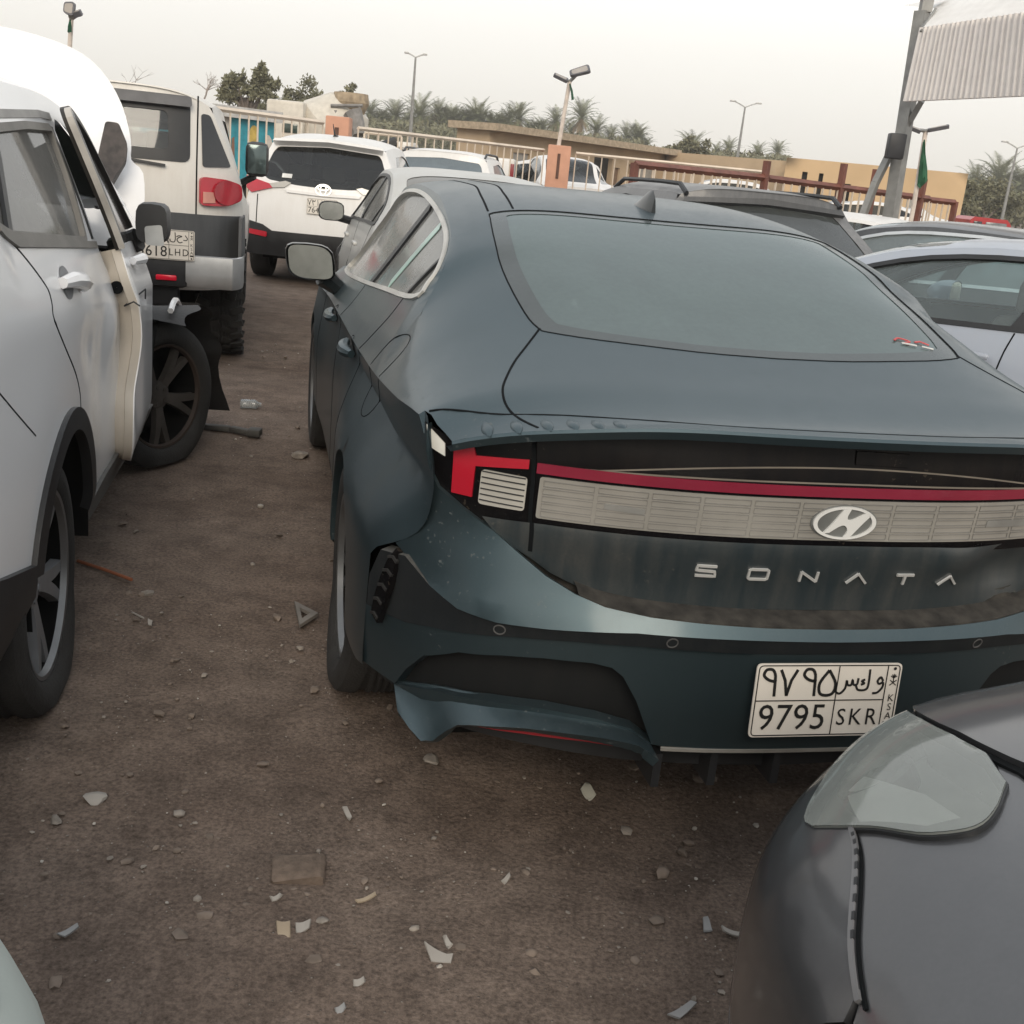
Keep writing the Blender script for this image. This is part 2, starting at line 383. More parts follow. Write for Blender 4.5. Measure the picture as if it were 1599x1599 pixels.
# ------------------------------------------------------------------ wheels
def wheel(parent, c, side, Rt=.335, wd=.225, rr=.24, spokes=5, style='split', steer=0, m_rim=None, m_edge=None, flat=0, tread=0, camber=0, lod=1):
    """tyre (named wheel) with its rim as a child; side = +1 left, -1 right (outer face)"""
    ca, sa = math.cos(steer), math.sin(steer); ax = np.array([-sa*side*1.0, ca*side, -camber]); ax /= np.linalg.norm(ax)
    h = wd/2; mb = MB(); n = 48 if lod else 24
    prof = [(rr*.97, h*.35), (rr*.99, h*.88), (rr*1.03, h*.97), (rr+(Rt-rr)*.35, h*1.04), (rr+(Rt-rr)*.7, h*1.0), (Rt*.975, h*.88), (Rt*.992, h*.74), (Rt, h*.5)]
    if tread:
        k = 7
        for i in range(k): 
            u = h*.5-(i+.0)/(k-1)*h; prof += [(Rt, u), (Rt, u-.35*h/(k-1)), (Rt-.008, u-.4*h/(k-1)), (Rt-.008, u-.6*h/(k-1))]
    prof += [(Rt, -h*.5), (Rt*.99, -h*.74), (Rt*.97, -h*.88), (rr+(Rt-rr)*.5, -h), (rr, -h*.9), (rr*.97, -h*.6)]
    mb.lathe(prof, (0, 0, 0), ax, n)
    if tread == 2:      # chunky off-road blocks
        u0 = np.cross(ax, [0, 0, 1.]); u0 /= np.linalg.norm(u0); v0 = np.cross(ax, u0)
        for i in range(26):
            for j, (o, l) in enumerate(((-.42, .3), (-.13, .22), (.15, .22), (.42, .3))):
                th = 2*math.pi*(i+.5*(j % 2))/26; d = math.cos(th)*u0+math.sin(th)*v0; tt = -math.sin(th)*u0+math.cos(th)*v0
                tw = tt*math.cos(.35)+ax*math.sin(.35)*(1 if j % 2 else -1); aw = np.cross(d, tw)
                mb.box(tuple(d*(Rt+.002)+ax*o*wd), (.045, l*wd, .022), ax=np.array([tw, aw, d]))
    V = np.array(mb.v)
    if flat:
        # sagging flat tyre: pressed down and bulged at the contact
        low = V[:, 2] < -Rt+flat*1.0
        k = np.clip((-V[:, 2]-Rt*.35)/(Rt*.65), 0, 1)
        s_ = V@ax; V = V+np.outer(np.sign(s_)*k*.03*(np.abs(s_) > h*.4), ax); V[:, 2] = np.maximum(V[:, 2], -Rt+flat)
        mb.v = [tuple(v) for v in V]
    o = mb.build('wheel', [M_RUBBER], parent, at=c)
    rb = MB(); m_rim = m_rim or M_ALLOY; m_edge = m_edge or m_rim
    f0 = h*.80
    rb.cur = 1; rb.lathe([(rr*.985, h*.9), (rr*.98, h*.97), (rr*.94, h*.95), (rr*.915, h*.80)], (0, 0, 0), ax, n)
    rb.cur = 2; rb.lathe([(rr*.93, h*.85), (rr*.90, -h*.7), (.02, -h*.7)], (0, 0, 0), ax, n); 
    rb.lathe([(rr*.62, -h*.2), (rr*.62, -h*.05), (.02, -h*.05)], (0, 0, 0), ax, 24)
    rb.cur = 0
    u0 = np.cross(ax, [0, 0, 1.]); u0 /= np.linalg.norm(u0); v0 = np.cross(ax, u0)
    dish = .18*h
    for i in range(spokes):
        base = 2*math.pi*i/spokes+.3
        arms = ((-.16, .07), (.16, .07)) if style == 'split' else ((0, .16),) if style == 'plain' else ((-.10, .06), (.12, .10))
        for da, hw in arms:
            Vs = []
            K = 5
            for q in range(K):
                t = q/(K-1); rad = rr*(.16+.77*t); th = base+da*(t**.7)*1.15
                d = math.cos(th)*u0+math.sin(th)*v0; tt = -math.sin(th)*u0+math.cos(th)*v0
                hh = f0-dish*(1-t)**1.5; wd_ = hw*rr*(1.0+.35*(1-t))*(1 if style != 'plain' else (.8+.5*t))
                for a_, b_ in ((-1, -.25*h), (-.85, 0), (.85, 0), (1, -.25*h)): Vs.append(d*rad+tt*a_*wd_+ax*(hh+b_))
            rb.grid(Vs, K, 4)
    rb.lathe([(rr*.27, f0-.35*h), (rr*.26, f0-dish), (rr*.2, f0-dish+.004), (.001, f0-dish+.006)], (0, 0, 0), ax, 20)
    for i in range(5):
        th = 2*math.pi*i/5; d = math.cos(th)*u0+math.sin(th)*v0; rb.lathe([(.012, f0-dish), (.012, f0-dish+.008), (.001, f0-dish+.009)], tuple(d*rr*.17), ax, 8)
    rb.build('rim', [m_rim, m_edge, M_DARK], o); return o

# Saudi style number plate on a flat chart, a = across (reader's right), b = up, centred
def ar_digit(mb, ch, k, cx, cy, s, wd, off):
    G = {'9': [[(.32, .05), (.02, .12), (-.18, .3), (-.1, .5), (.12, .5), (.24, .32), (.27, .05), (.3, -.5)]],
         '7': [[(-.32, .5), (-.12, .1), (0, -.48)], [(0, -.48), (.12, .1), (.32, .5)]],
         '5': [[(0, .48), (-.3, .0), (-.26, -.38), (0, -.48), (.26, -.38), (.3, .0), (0, .48)]],
         '3': [[(-.3, .5), (-.22, .2), (-.05, .22), (-.02, .42)], [(-.02, .42), (.05, .2), (.22, .2), (.28, .5)], [(-.26, .3), (-.1, -.2), (-.05, -.5)]],
         '6': [[(-.3, .46), (.2, .46), (.24, .1), (.28, -.5)]],
         '1': [[(-.06, .5), (.02, .1), (.04, -.5)]],
         '8': [[(-.3, -.48), (-.1, 0), (0, .5)], [(0, .5), (.1, 0), (.3, -.48)]]}
    for pl in G[k]: stroke(mb, ch, [(cx+x*s, cy+y*s) for x, y in (smooth(pl, 5) if len(pl) > 3 else pl)], wd, off)
def number_plate(parent, ch, W, H, num, lat, ardig, arab, off=0, holes_=True):
    p = MB(); p.patch(ch, rounded([(-W/2, -H/2), (W/2, -H/2), (W/2, H/2), (-W/2, H/2)], H*.07), res=.05, off=off+.004, thick=.004)
    ob = p.build('number_plate', M_PLATE, parent)
    k = MB(); o = off+.0052; xs = W/2*.80; xm = W*.06
    bl = rounded([(-W/2*.97, -H/2*.95), (W/2*.97, -H/2*.95), (W/2*.97, H/2*.95), (-W/2*.97, H/2*.95)], H*.06)
    lw = H*.014
    k.ribbon(ch, list(bl)+[bl[0]], lw, o, .001); k.ribbon(ch, [(-W/2*.97, 0), (xs, 0)], lw, o, .001)
    k.ribbon(ch, [(xm, -H/2*.95), (xm, H/2*.95)], lw, o, .001); k.ribbon(ch, [(xs, -H/2*.95), (xs, H/2*.95)], lw, o, .001)
    text_mesh(k, ch, num, (-W/2+xm)/2, -H*.245, H*.50, o, sx=.95, spacing=1.02)
    text_mesh(k, ch, lat, (xm+xs)/2, -H*.245, H*.33, o, sx=.9, spacing=1.25)
    for i, c in enumerate('KSA'): text_mesh(k, ch, c, (xs+W/2)/2, (.02-.125*i)*H, H*.14, o)
    n = len(ardig); x0 = -W/2*.97; dx = (xm-x0)/n
    for i, d in enumerate(ardig): ar_digit(k, ch, d, x0+dx*(i+.5), H*.24, H*.36, H*.042, o)
    cxl = [(xm+(xs-xm)*t) for t in (.2, .53, .85)]; s = H*.20
    G = {'seen': [[(-.75, .0), (-.8, -.5), (-.45, -.75), (-.1, -.4), (-.05, .15), (.05, -.15), (.3, -.15), (.35, .2), (.45, -.12), (.7, -.12), (.75, .3)]],
         'kaf': [[(.35, .9), (.38, -.2), (.2, -.5), (-.3, -.5), (-.5, -.2)], [(.1, .2), (-.12, .1), (.08, -.05), (-.15, -.15)]],
         'waw': [[(.3, .1), (.1, .35), (-.1, .1), (.05, -.1), (.3, 0), (.3, -.35), (0, -.7), (-.35, -.75)]],
         'lam': [[(.35, .9), (.38, -.3), (.1, -.7), (-.4, -.55), (-.45, -.2)]],
         'hah': [[(-.5, .2), (-.1, .4), (.4, .3), (-.1, .1), (-.4, -.3), (0, -.75), (.5, -.6)]],
         'dal': [[(-.1, .5), (.25, .0), (.1, -.3), (-.4, -.3)]]}
    for c, x in zip(arab, cxl):
        for pl in G[c]: stroke(k, ch, [(x+a*s, H*.24+b*s) for a, b in smooth(pl, 4)], H*.032, o)
    xe = (xs+W/2)/2                                   # palm over crossed swords, bar and dot of the strip
    for a in (-60, -30, 0, 30, 60): k.ribbon(ch, [(xe, H*.30), (xe+math.sin(R(a))*H*.05, H*.30+math.cos(R(a))*H*.055)], H*.012, o, .001, step=.005)
    k.ribbon(ch, [(xe-.045*H, H*.20), (xe+.045*H, H*.27)], H*.012, o, .001); k.ribbon(ch, [(xe+.045*H, H*.20), (xe-.045*H, H*.27)], H*.012, o, .001); k.ribbon(ch, [(xe, H*.24), (xe, H*.31)], H*.012, o, .001)
    k.patch(ch, [(xe+H*.022*math.cos(t), H*.43+H*.022*math.sin(t)) for t in np.linspace(0, 6.283, 13)[:-1]], res=.02, off=o)
    k.ribbon(ch, [(xe-.055*H, -.33*H), (xe+.055*H, -.33*H)], H*.055, o, .001); k.patch(ch, [(xe+H*.03*math.cos(t), -H*.42+H*.03*math.sin(t)) for t in np.linspace(0, 6.283, 13)[:-1]], res=.02, off=o)
    k.build('plate_lettering', M_INK, ob, smooth_=False)
    return ob

# ================================================================== ground
def ground_mat():
    m, t, b = _mat('compacted dirt'); tc = nd(t, 'ShaderNodeTexCoord')
    def nz(sc, det=5, ro=.6):
        n = nd(t, 'ShaderNodeTexNoise'); n.inputs['Scale'].default_value = sc; n.inputs['Detail'].default_value = det; n.inputs['Roughness'].default_value = ro
        t.links.new(tc.outputs['Object'], n.inputs['Vector']); return n.outputs['Fac']
    big = ramp(t, nz(.9, 5), .30, .72, (.137, .102, .083, 1), (.208, .166, .140, 1))
    mid = ramp(t, nz(6, 6, .65), .32, .70, (.66, .65, .64, 1), (1.18, 1.17, 1.15, 1))
    fine = ramp(t, nz(95, 4, .7), .3, .72, (.5, .5, .5, 1), (1.45, 1.45, 1.45, 1))
    mul = lambda a, b_: (lambda n: (t.links.new(a, n.inputs[6]), t.links.new(b_, n.inputs[7]), n.outputs[2])[2])(nd(t, 'ShaderNodeMix', data_type='RGBA', blend_type='MULTIPLY', i_0=1.0))
    c = mul(mul(big, mid), fine)
    v = nd(t, 'ShaderNodeTexVoronoi'); v.inputs['Scale'].default_value = 70; t.links.new(tc.outputs['Object'], v.inputs['Vector'])
    peb = ramp(t, v.outputs['Distance'], .12, .22, (1, 1, 1, 1), (0, 0, 0, 1)); sel = ramp(t, v.outputs['Color'], .78, .80)
    pm = math_(t, 'MULTIPLY', peb, sel)
    c = mix(t, math_(t, 'MULTIPLY', pm, .7), c, (.30, .265, .23))
    t.links.new(c, b.inputs['Base Color']); b.inputs['Roughness'].default_value = .95; b.inputs['Specular IOR Level'].default_value = .2
    h = math_(t, 'ADD', math_(t, 'MULTIPLY', nz(95, 5, .7), .35), math_(t, 'MULTIPLY', pm, .5)); h = math_(t, 'ADD', h, math_(t, 'MULTIPLY', nz(14, 5), .8))
    bp = nd(t, 'ShaderNodeBump'); bp.inputs['Strength'].default_value = .8; bp.inputs['Distance'].default_value = .018
    t.links.new(h, bp.inputs['Height']); t.links.new(bp.outputs[0], b.inputs['Normal']); return m
M_DIRT = ground_mat()
def build_ground():
    """one sheet to the horizon, fine and slightly uneven near the cars"""
    xs = np.concatenate([[-2500, -400, -80, -25, -9], np.arange(-5, 5.01, .085), [9, 25, 80, 400, 2500]]); ys = np.concatenate([[-300, -40, -8], np.arange(-1, 10.01, .085), [13, 20, 40, 100, 400, 2500]])
    Xg, Yg = np.meshgrid(xs, ys, indexing='ij'); from mathutils import noise as mn
    V = []
    for x, y in zip(Xg.ravel(), Yg.ravel()):
        z = 0.
        if -5 < x < 5 and -1 < y < 10:
            e = min(1, 5-abs(x), y+1, 10-y); z = e*(  .024*mn.noise((x*.9, y*.9, 0))+.010*mn.noise((x*3.1, y*3.1, 3))+.005*mn.noise((x*9, y*9, 7)))-.006*e
        V.append((x, y, z))
    m = MB(); m.grid(V, len(xs), len(ys)); o = m.build('ground', M_DIRT); tag(o, kind='structure')
    me = o.data
    if me.polygons[0].normal.z < 0: me.flip_normals()
build_ground()

# ================================================================== fence, yard walls, buildings
CREAM = plain('cream fence paint', (.62, .53, .43), .5, var=.15, vscale=3)
SALMON = plain('salmon render', (.50, .27, .185), .9, var=.12, vscale=3, bump=.2)
RUSTB = plain('brown rail paint', (.15, .055, .038), .55, var=.3, vscale=5)
TAN = plain('tan render', (.44, .335, .225), .9, var=.12, vscale=.6, bump=.15)
ORANGE = plain('orange ochre render', (.56, .40, .235), .9, var=.10, vscale=.4, bump=.15)
GREYMET = plain('grey metal', (.27, .27, .26), .5, metal=.3, var=.2)
def fence(name, label, a, b, za, zb, n, mat=CREAM, bar=.013, rail=.034, low=.15, cat='fence'):
    """railing panel between two points: top and bottom rail as one frame part, upright bars as another"""
    a, b = Vector(a), Vector(b); mid = (a+b)/2; o = empty(name, (mid.x, mid.y, 0)); tag(o, label, cat)
    L_ = lambda t, z0, z1: (a.x+(b.x-a.x)*t-mid.x, a.y+(b.y-a.y)*t-mid.y, z0+(z1-z0)*t)
    
    for z0, z1, k in ((za, zb, 1), (low, low, .8)): fr = MB(); fr.tube([L_(0, z0, z1), L_(1, z0, z1)], rail*k, 4); fr.build('rail', mat, o)
    br = MB()
    for i in range(n+1):
        t = i/n; br.tube([L_(t, low, low), L_(t, za, zb)], bar, 4, cap=False)
    br.build('bars', mat, o); return o
def W(px, py, Y): return at_y(px, py, Y)
p_ = [W(330, 169, 15.4), W(505, 192, 17.8), W(560, 201, 18.8), W(850, 235, 24.6), W(900, 240, 24.8), W(1200, 270, 25.5)]
fence('railing', 'white railing panel behind the boxy off-roader, left of the salmon pillar', p_[0], p_[1], p_[0].z, p_[1].z, 13)
fence('railing', 'long white railing panel between the two salmon pillars', p_[2], p_[3], p_[2].z, p_[3].z, 23)
fence('railing', 'white railing panel right of the salmon pillar that carries the lamp', p_[4], p_[5], p_[4].z, p_[5].z, 15)
def pillar(px0, px1, py, Y, label):
    a, b = W(px0, py, Y), W(px1, py, Y); w_ = b.x-a.x; o = empty('pillar', ((a.x+b.x)/2, Y, 0)); tag(o, label, 'pillar')
    m = MB(); m.box((0, 0, a.z/2), (w_, w_*.9, a.z), bev=.02); m.build('shaft', SALMON, o)
    m = MB(); m.box((.0, -w_*.45-.004, a.z*.80), (.06, .02, a.z*.24)); m.build('slot', plain('rust slot', (.10, .05, .035), .8), o); return o
pillar(512, 549, 181, 18.3, 'salmon rendered pillar behind the white crossover')
pillar(857, 893, 226, 24.6, 'salmon rendered pillar with a leaning solar lamp on top')
# brown gate rails
def brown(name, label, pts, Y0, Y1, nb, h_low, posts=(), cat='fence'):
    a, b = W(*pts[0], Y0), W(*pts[1], Y1); mid = (a+b)/2; o = empty(name, (mid.x, mid.y, 0)); tag(o, label, cat)
    L_ = lambda t, z=None: (a.x+(b.x-a.x)*t-mid.x, a.y+(b.y-a.y)*t-mid.y, (a.z+(b.z-a.z)*t) if z is None else z)
    
    for q_, r_ in (([L_(0), L_(1)], .06), ([L_(0, .2), L_(1, .2)], .05)): m = MB(); m.tube(q_, r_, 4); m.build('rail', RUSTB, o)
    m = MB()
    for i in range(nb+1): m.tube([L_(i/nb, .2), L_(i/nb)], .02, 4, cap=False)
    m.build('bars', CREAM, o)
    for t, ext in posts: m = MB(); q = L_(t); m.tube([(q[0], q[1], 0), (q[0], q[1], q[2]+ext)], .07, 4); m.build('post', RUSTB, o)
    return o
brown('brown_gate', 'brown gate leaf with cream bars, left of the tall brown post', ((992, 257), (1195, 278)), 18.5, 20.5, 14, .2, ((0, .02), (1, .28)))
brown('brown_gate', 'longer brown gate with uprights rising above its rail, in front of the ochre building', ((1200, 279), (1452, 311)), 20.6, 23, 22, .2, ((.42, .42), (.62, .40), (.75, .42), (.94, .35)))
brown('brown_gate', 'short brown gate frame at the right end before the ochre wall', ((1437, 311), (1492, 317)), 23.4, 23.8, 6, .2, ((0, .02), (1, .02)))
def building(name, label, p0, p1, Y0, Y1, mat, depth=9, roof=None, openings=(), cat='building', slab=0):
    """wall with its openings; openings = (t0, t1, z0, z1, kind)"""
    a, b = W(*p0, Y0), W(*p1, Y1); o = empty(name, (a.x, a.y, 0)); d = Vector((b.x-a.x, b.y-a.y, 0)); Ln = d.length; o.rotation_euler = (0, 0, math.atan2(d.y, d.x)); tag(o, label, cat)
    H = (a.z+b.z)/2
    fl = flat_chart((0, 0, 0), (1, 0, 0), (0, 0, 1)); m = MB()
    holes = [[(t0*Ln, z0), (t1*Ln, z0), (t1*Ln, z1), (t0*Ln, z1)] for t0, t1, z0, z1, k in openings]
    m.patch(fl, [(0, -.3), (Ln, -.3), (Ln, H), (0, H)], holes, res=1.2)
    m.add([(0, 0, -.3), (0, depth, -.3), (0, depth, H), (0, 0, H)], [(3, 2, 1, 0)]); m.add([(Ln, 0, -.3), (Ln, depth, -.3), (Ln, depth, H), (Ln, 0, H)], [(0, 1, 2, 3)]); m.add([(0, depth, -.3), (Ln, depth, -.3), (Ln, depth, H), (0, depth, H)], [(0, 1, 2, 3)])
    m.add([(0, 0, H-.02), (Ln, 0, H-.02), (Ln, depth, H-.02), (0, depth, H-.02)], [(0, 1, 2, 3)])
    for h in holes:
        q = [(x, 0, z) for x, z in h]+[(x, .35, z) for x, z in h]; m.add(q, [(0, 4, 5, 1), (1, 5, 6, 2), (2, 6, 7, 3), (3, 7, 4, 0)])
    m.build('wall', mat, o)
    if slab: m = MB(); m.box((Ln/2, depth/2-.3, H+.18), (Ln+.9, depth+1.2, .36)); m.build('roof', plain('roof slab', (.36, .29, .21), .9), o)
    kinds = {'dark': plain('dark opening', (.02, .018, .016), .9), 'grey': plain('grey shutter', (.30, .29, .27), .6, var=.15), 'wood': plain('brown door', (.16, .10, .06), .7)}
    for h, (t0, t1, z0, z1, k) in zip(holes, openings):
        m = MB(); m.patch(fl, h, off=-.30 if k == 'dark' else -.12, res=1); m.build('doorway' if z0 < .2 else 'window', kinds[k], o)
    return o
building('tan_building', 'low tan building with an overhanging roof slab and several doorways', (765, 203), (1040, 243), 62, 77, TAN, slab=1, depth=2.2,
         openings=((.33, .41, 0, 2.9, 'grey'), (.55, .66, 0, 2.9, 'dark'), (.67, .71, 0, 2.2, 'wood'), (.765, .79, 1.9, 2.5, 'dark'), (.82, .93, 0, 2.8, 'grey'), (.12, .2, 1.2, 2.4, 'grey')))
building('yard_wall', 'plain tan yard wall running on from the tan building', (1040, 240), (1232, 249), 77, 72, TAN, depth=.3, cat='wall')
building('ochre_building', 'large ochre building with a plain parapet behind the brown gates', (1230, 242), (1512, 276), 62, 60, ORANGE, depth=12,
         openings=((.10, .13, 1.5, 2.8, 'dark'), (.195, .22, 1.5, 2.8, 'dark'), (.30, .38, 0, 2.4, 'dark'), (.47, .52, 0, 2.2, 'wood'), (.70, .76, .6, 2.2, 'grey')))
# canopy at top right
def canopy():
    Y0 = 16.0; base = W(1396, 330, Y0); topc = W(1441, 18, Y0); o = empty('canopy', (base.x, base.y, 0)); tag(o, 'white corrugated canopy edge on a leaning grey steel post, upper right', 'canopy')
    ox, oy = base.x, base.y; rel = lambda p: (p.x-ox, p.y-oy, p.z)
    m = MB(); pb = rel(W(1380, 420, Y0)); m.tube([(pb[0]-.0, 0, 0), rel(topc)], .11, 4); m.build('post', GREYMET, o)
    m = MB(); c = rel(W(1447, 8, Y0)); m.box(c, (.14, .14, .18)); m.box((c[0], c[1], c[2]+.12), (.42, .2, .06)); m.build('post_cap', GREYMET, o)
    m = MB(); m.tube([rel(W(1413, 195, Y0)), rel(W(1368, 285, Y0))], .06, 4); m.tube([rel(W(1368, 285, Y0)), rel(W(1345, 345, Y0))], .06, 4); m.build('strut', GREYMET, o)
    m = MB(); m.tube([rel(W(1416, 200, Y0)), rel(W(1440, 158, Y0-.2))], .05, 4); m.build('brace', GREYMET, o)
    m = MB(); m.box(rel(W(1399, 229, Y0-.3)), (.22, .16, .32), bev=.02); m.build('floodlight', plain('black lamp box', (.025, .026, .03), .5), o)
    a0, a1 = W(1414, 159, Y0-.35), W(1790, 142, 11.6); b0, b1 = W(1440, 44, Y0-.35), W(1790, -8, 11.6)
    A0, A1, B0, B1 = [np.array(rel(q)) for q in (a0, a1, b0, b1)]
    V = []; N = 240; nr = np.cross(A1-A0, B0-A0); nr /= np.linalg.norm(nr)
    if nr[1] > 0: nr = -nr
    for i in range(N+1):
        t = i/N; ph = (t*38) % 1; h = .035*(1 if ph < .28 else 0 if ph > .40 and ph < .88 else (1-(ph-.28)/.12 if ph <= .40 else (ph-.88)/.12))
        V += [A0+(A1-A0)*t+nr*h, B0+(B1-B0)*t+nr*h, B0+(B1-B0)*t-nr*.03, A0+(A1-A0)*t-nr*.03]
    m = MB(); m.grid(V, N+1, 4, close_v=True); m.add(V[:4], [(0, 1, 2, 3)]); m.build('corrugated_sheet', plain('corrugated white sheet', (.74, .70, .67), .5, var=.06), o, ang=20)
    c0, c1 = np.array(rel(W(1464, 14, Y0-.1))), np.array(rel(W(1790, -45, 11.9))); m = MB(); V = []
    for t in np.linspace(0, 1, 12):
        p, q = B0+(B1-B0)*t-np.array([0, .05, 0]), c0+(c1-c0)*t
        for k in np.linspace(0, 1, 13): V.append(p+(q-p)*k+np.array([0, -.02*abs(math.sin(k*math.pi*3)), 0]))
        V.append(c0+(c1-c0)*t+np.array([0, 1.6, .25]))
    m.grid(V, 12, 14); m.build('capping', plain('white capping sheet', (.80, .78, .75), .5, var=.05), o)
    m = MB(); m.tube([B0+np.array([-.02, -.05, -.05]), np.array(rel(W(1462, 14, Y0-.2)))], .018, 5); m.tube([B0, rel(W(1447, 32, Y0))], .02, 5); m.build('stay', GREYMET, o)
canopy()
# street lamps and solar lamps
def street_lamp(px0, py0, px1, py1, Y, arm, label):
    a, b = W(px0, py0, Y), W(px1, py1, Y); o = empty('street_lamp', (a.x, a.y, 0)); tag(o, label, 'street lamp', 'tall street lamps beyond the yard'); H = b.z; dx = b.x-a.x
    m = MB(); m.tube([(0, 0, 0), (dx*.5, 0, H*.6), (dx, 0, H)], [.16, .12, .07], 8); m.build('pole', GREYMET, o)
    for sg in (1, -1):
        h = MB(); h.tube([(dx, 0, H), (dx+sg*arm*.6, 0, H+arm*.28), (dx+sg*arm, 0, H+arm*.42)], .06, 6); h.box((dx+sg*arm*1.25, 0, H+arm*.47), (arm*.6, .35, .12), bev=.04); h.build('lamp_arm', plain('pale lamp metal', (.50, .50, .48), .4), o)
street_lamp(641, 212, 649.5, 90, 90, .55, 'slim street lamp rising above the palms behind the white crossover')
street_lamp(1152, 242, 1164, 168, 105, .9, 'street lamp with two level arms above the tan yard wall')
street_lamp(1566, 338, 1589, 232, 100, .9, 'street lamp at the far right in front of the palm clump')
SOLAR = plain('solar panel back', (.10, .10, .11), .4, var=.2); GREENF = plain('dark green flag', (.02, .10, .05), .8, var=.3)
def solar_lamp(px0, py0, px1, py1, Y, label, heads, flag=None):
    a, b = W(px0, py0, Y), W(px1, py1, Y); o = empty('solar_lamp', (a.x, a.y, 0)); tag(o, label, 'lamp'); d = (b.x-a.x, 0, b.z)
    m = MB(); m.tube([(0, 0, max(0, a.z-.9)), (0, 0, a.z-.02), d], .030 if Y < 20 else .042, 8); m.build('pole', plain('pinkish pole paint', (.60, .53, .47), .5), o)
    for (px, py, w_, h_, rot, tilt) in heads:
        c = W(px, py, Y-.1); cx = (c.x-a.x, c.y-a.y, c.z); ca, sa = math.cos(R(rot)), math.sin(R(rot)); s = Y/FPX
        u = np.array([ca, 0, sa]); v = np.array([-sa*math.cos(R(tilt)), math.sin(R(tilt)), ca*math.cos(R(tilt))]); n = np.cross(u, v)
        ch = flat_chart(cx, u, v); m = MB(); q = rounded([(-w_/2*s, -h_/2*s*.75), (w_/2*s, -h_/2*s), (w_/2*s, h_/2*s), (-w_/2*s, h_/2*s*.75)], min(w_, h_)*.28*s)
        m.patch(ch, q, off=.03, thick=.06, res=.2); ho = m.build('lamp_head', SOLAR, o)
        m = MB(); m.patch(ch, [(x*.78, y*.74) for x, y in q], off=.034, res=.2); m.patch(ch, [(x*.78, y*.74) for x, y in q], off=-.034, res=.2); m.build('lamp_face', plain('dusty lamp face', (.33, .30, .27), .35, var=.1), ho)
        m = MB(); m.tube([d, tuple((np.array(d)+np.array(cx))/2), cx], .035, 6); m.build('bracket', M_BLACK if False else GREYMET, o)
    if flag:
        m = MB(); q = [W(px, py, Y-.12) for px, py in flag]; V = [(p.x-a.x, p.y-a.y, p.z) for p in q]; k = len(V)//2; G = []
        for i in range(k):
            p, r_ = np.array(V[i]), np.array(V[-1-i])
            for j in range(6): w2 = j/5; G.append(p+(r_-p)*w2+np.array([0, .05*math.sin(6*w2+i), 0]))
        m.grid(G, k, 6); m.build('flag', GREENF, o)
    return o
solar_lamp(873, 226, 890, 128, 24.6, 'leaning solar lamp with two heads on the middle salmon pillar', ((906, 112, 30, 17, 20, 50), (876, 122, 22, 9, -18, 60)), ((891, 130), (895, 142), (897, 156), (893, 157), (892, 145), (889, 132)))
solar_lamp(105, 150, 112, 28, 15, 'solar floodlight on a pole above the raised white bonnet', ((109, 14, 15, 20, -4, 8), (121, 22, 14, 9, 20, 60)), ((109, 30), (106, 40), (107, 52), (110, 50), (111, 42), (112, 34)))
solar_lamp(1428, 318, 1446, 205, 21, 'leaning lamp pole with a furled green flag, right of the canopy post', ((1430, 203, 16, 7, -14, 60), (1466, 201, 30, 5, 16, 70)), ((1445, 218), (1447, 240), (1450, 265), (1449, 280), (1438, 296), (1434, 290), (1437, 260), (1441, 222)))

# ================================================================== palms, trees, bushes
LEAFP = plain('hazed palm leaf', (.165, .175, .085), .8, var=.35, vscale=.8)  # leaf colour lightened to stand in for distance haze
LEAFD = plain('dry palm leaf', (.30, .22, .125), .9, var=.3, vscale=.8)
BARK = plain('palm bark', (.13, .095, .065), .95, var=.3, vscale=3)
LEAFT = plain('grey green leaf', (.165, .16, .095), .8, var=.35, vscale=.8)  # lightened too, part of the far haze is put into this colour
TWIG = plain('grey twig', (.16, .13, .11), .9)
def palm_master(seed):
    r = random.Random(seed); o = empty('date_palm'); H = 6.0
    t = MB(); t.tube([(0, 0, 0), (r.uniform(-.15, .15), 0, H*.5), (r.uniform(-.25, .25), 0, H)], [.34, .27, .30], 8)
    for k in range(16): z = H*(.25+.045*k); a = k*2.4; t.box((.28*math.cos(a), .28*math.sin(a), z), (.14, .14, .2), rz=a)
    t.build('trunk', BARK, o)
    def frond(m, az, el, Ln, droop, wd):
        n = 9; P = []
        for i in range(n+1):
            s = i/n; e_ = el-droop*s**1.5; P.append((s, e_))
        x = z = 0; pts = []
        for i in range(n+1):
            pts.append(np.array([x*math.cos(az), x*math.sin(az), H+z])); e_ = P[i][1]; x += Ln/n*math.cos(e_); z += Ln/n*math.sin(e_)
        side = np.array([-math.sin(az), math.cos(az), 0])
        for i in range(1, n):
            for sg in (1, -1):
                for sub in (0, .5):
                    b0 = pts[i]+(pts[i+1]-pts[i])*sub; d = (pts[i+1]-pts[i]); d /= np.linalg.norm(d)
                    ll = Ln*.24*math.sin(math.pi*min(.97, (i+sub)/n*.85+.12))*r.uniform(.8, 1.15); tip = b0+side*sg*ll*.75+d*ll*.7+np.array([0, 0, -ll*.25*r.uniform(.2, 1.2)+ll*.2])
                    b1 = b0+d*wd; m.add([b0, b1, tip], [(0, 1, 2)])
        m.tube(pts, [.035*(1-.08*i) for i in range(n+1)], 3, cap=False)
    c = MB()
    for i in range(46): frond(c, i*2.399+r.uniform(-.2, .2), R(78-i*2.15)+r.uniform(-.1, .1), r.uniform(2.7, 3.5), R(r.uniform(45, 80)), .10)
    c.build('crown', LEAFP, o, smooth_=False)
    d = MB()
    for i in range(20): frond(d, i*2.399+1, R(-20-i*2.4)+r.uniform(-.15, .15), r.uniform(2.0, 2.9), R(r.uniform(20, 45)), .09)
    d.build('dry_fronds', LEAFD, o, smooth_=False); return o
palms = [palm_master(s) for s in (3, 8, 21)]
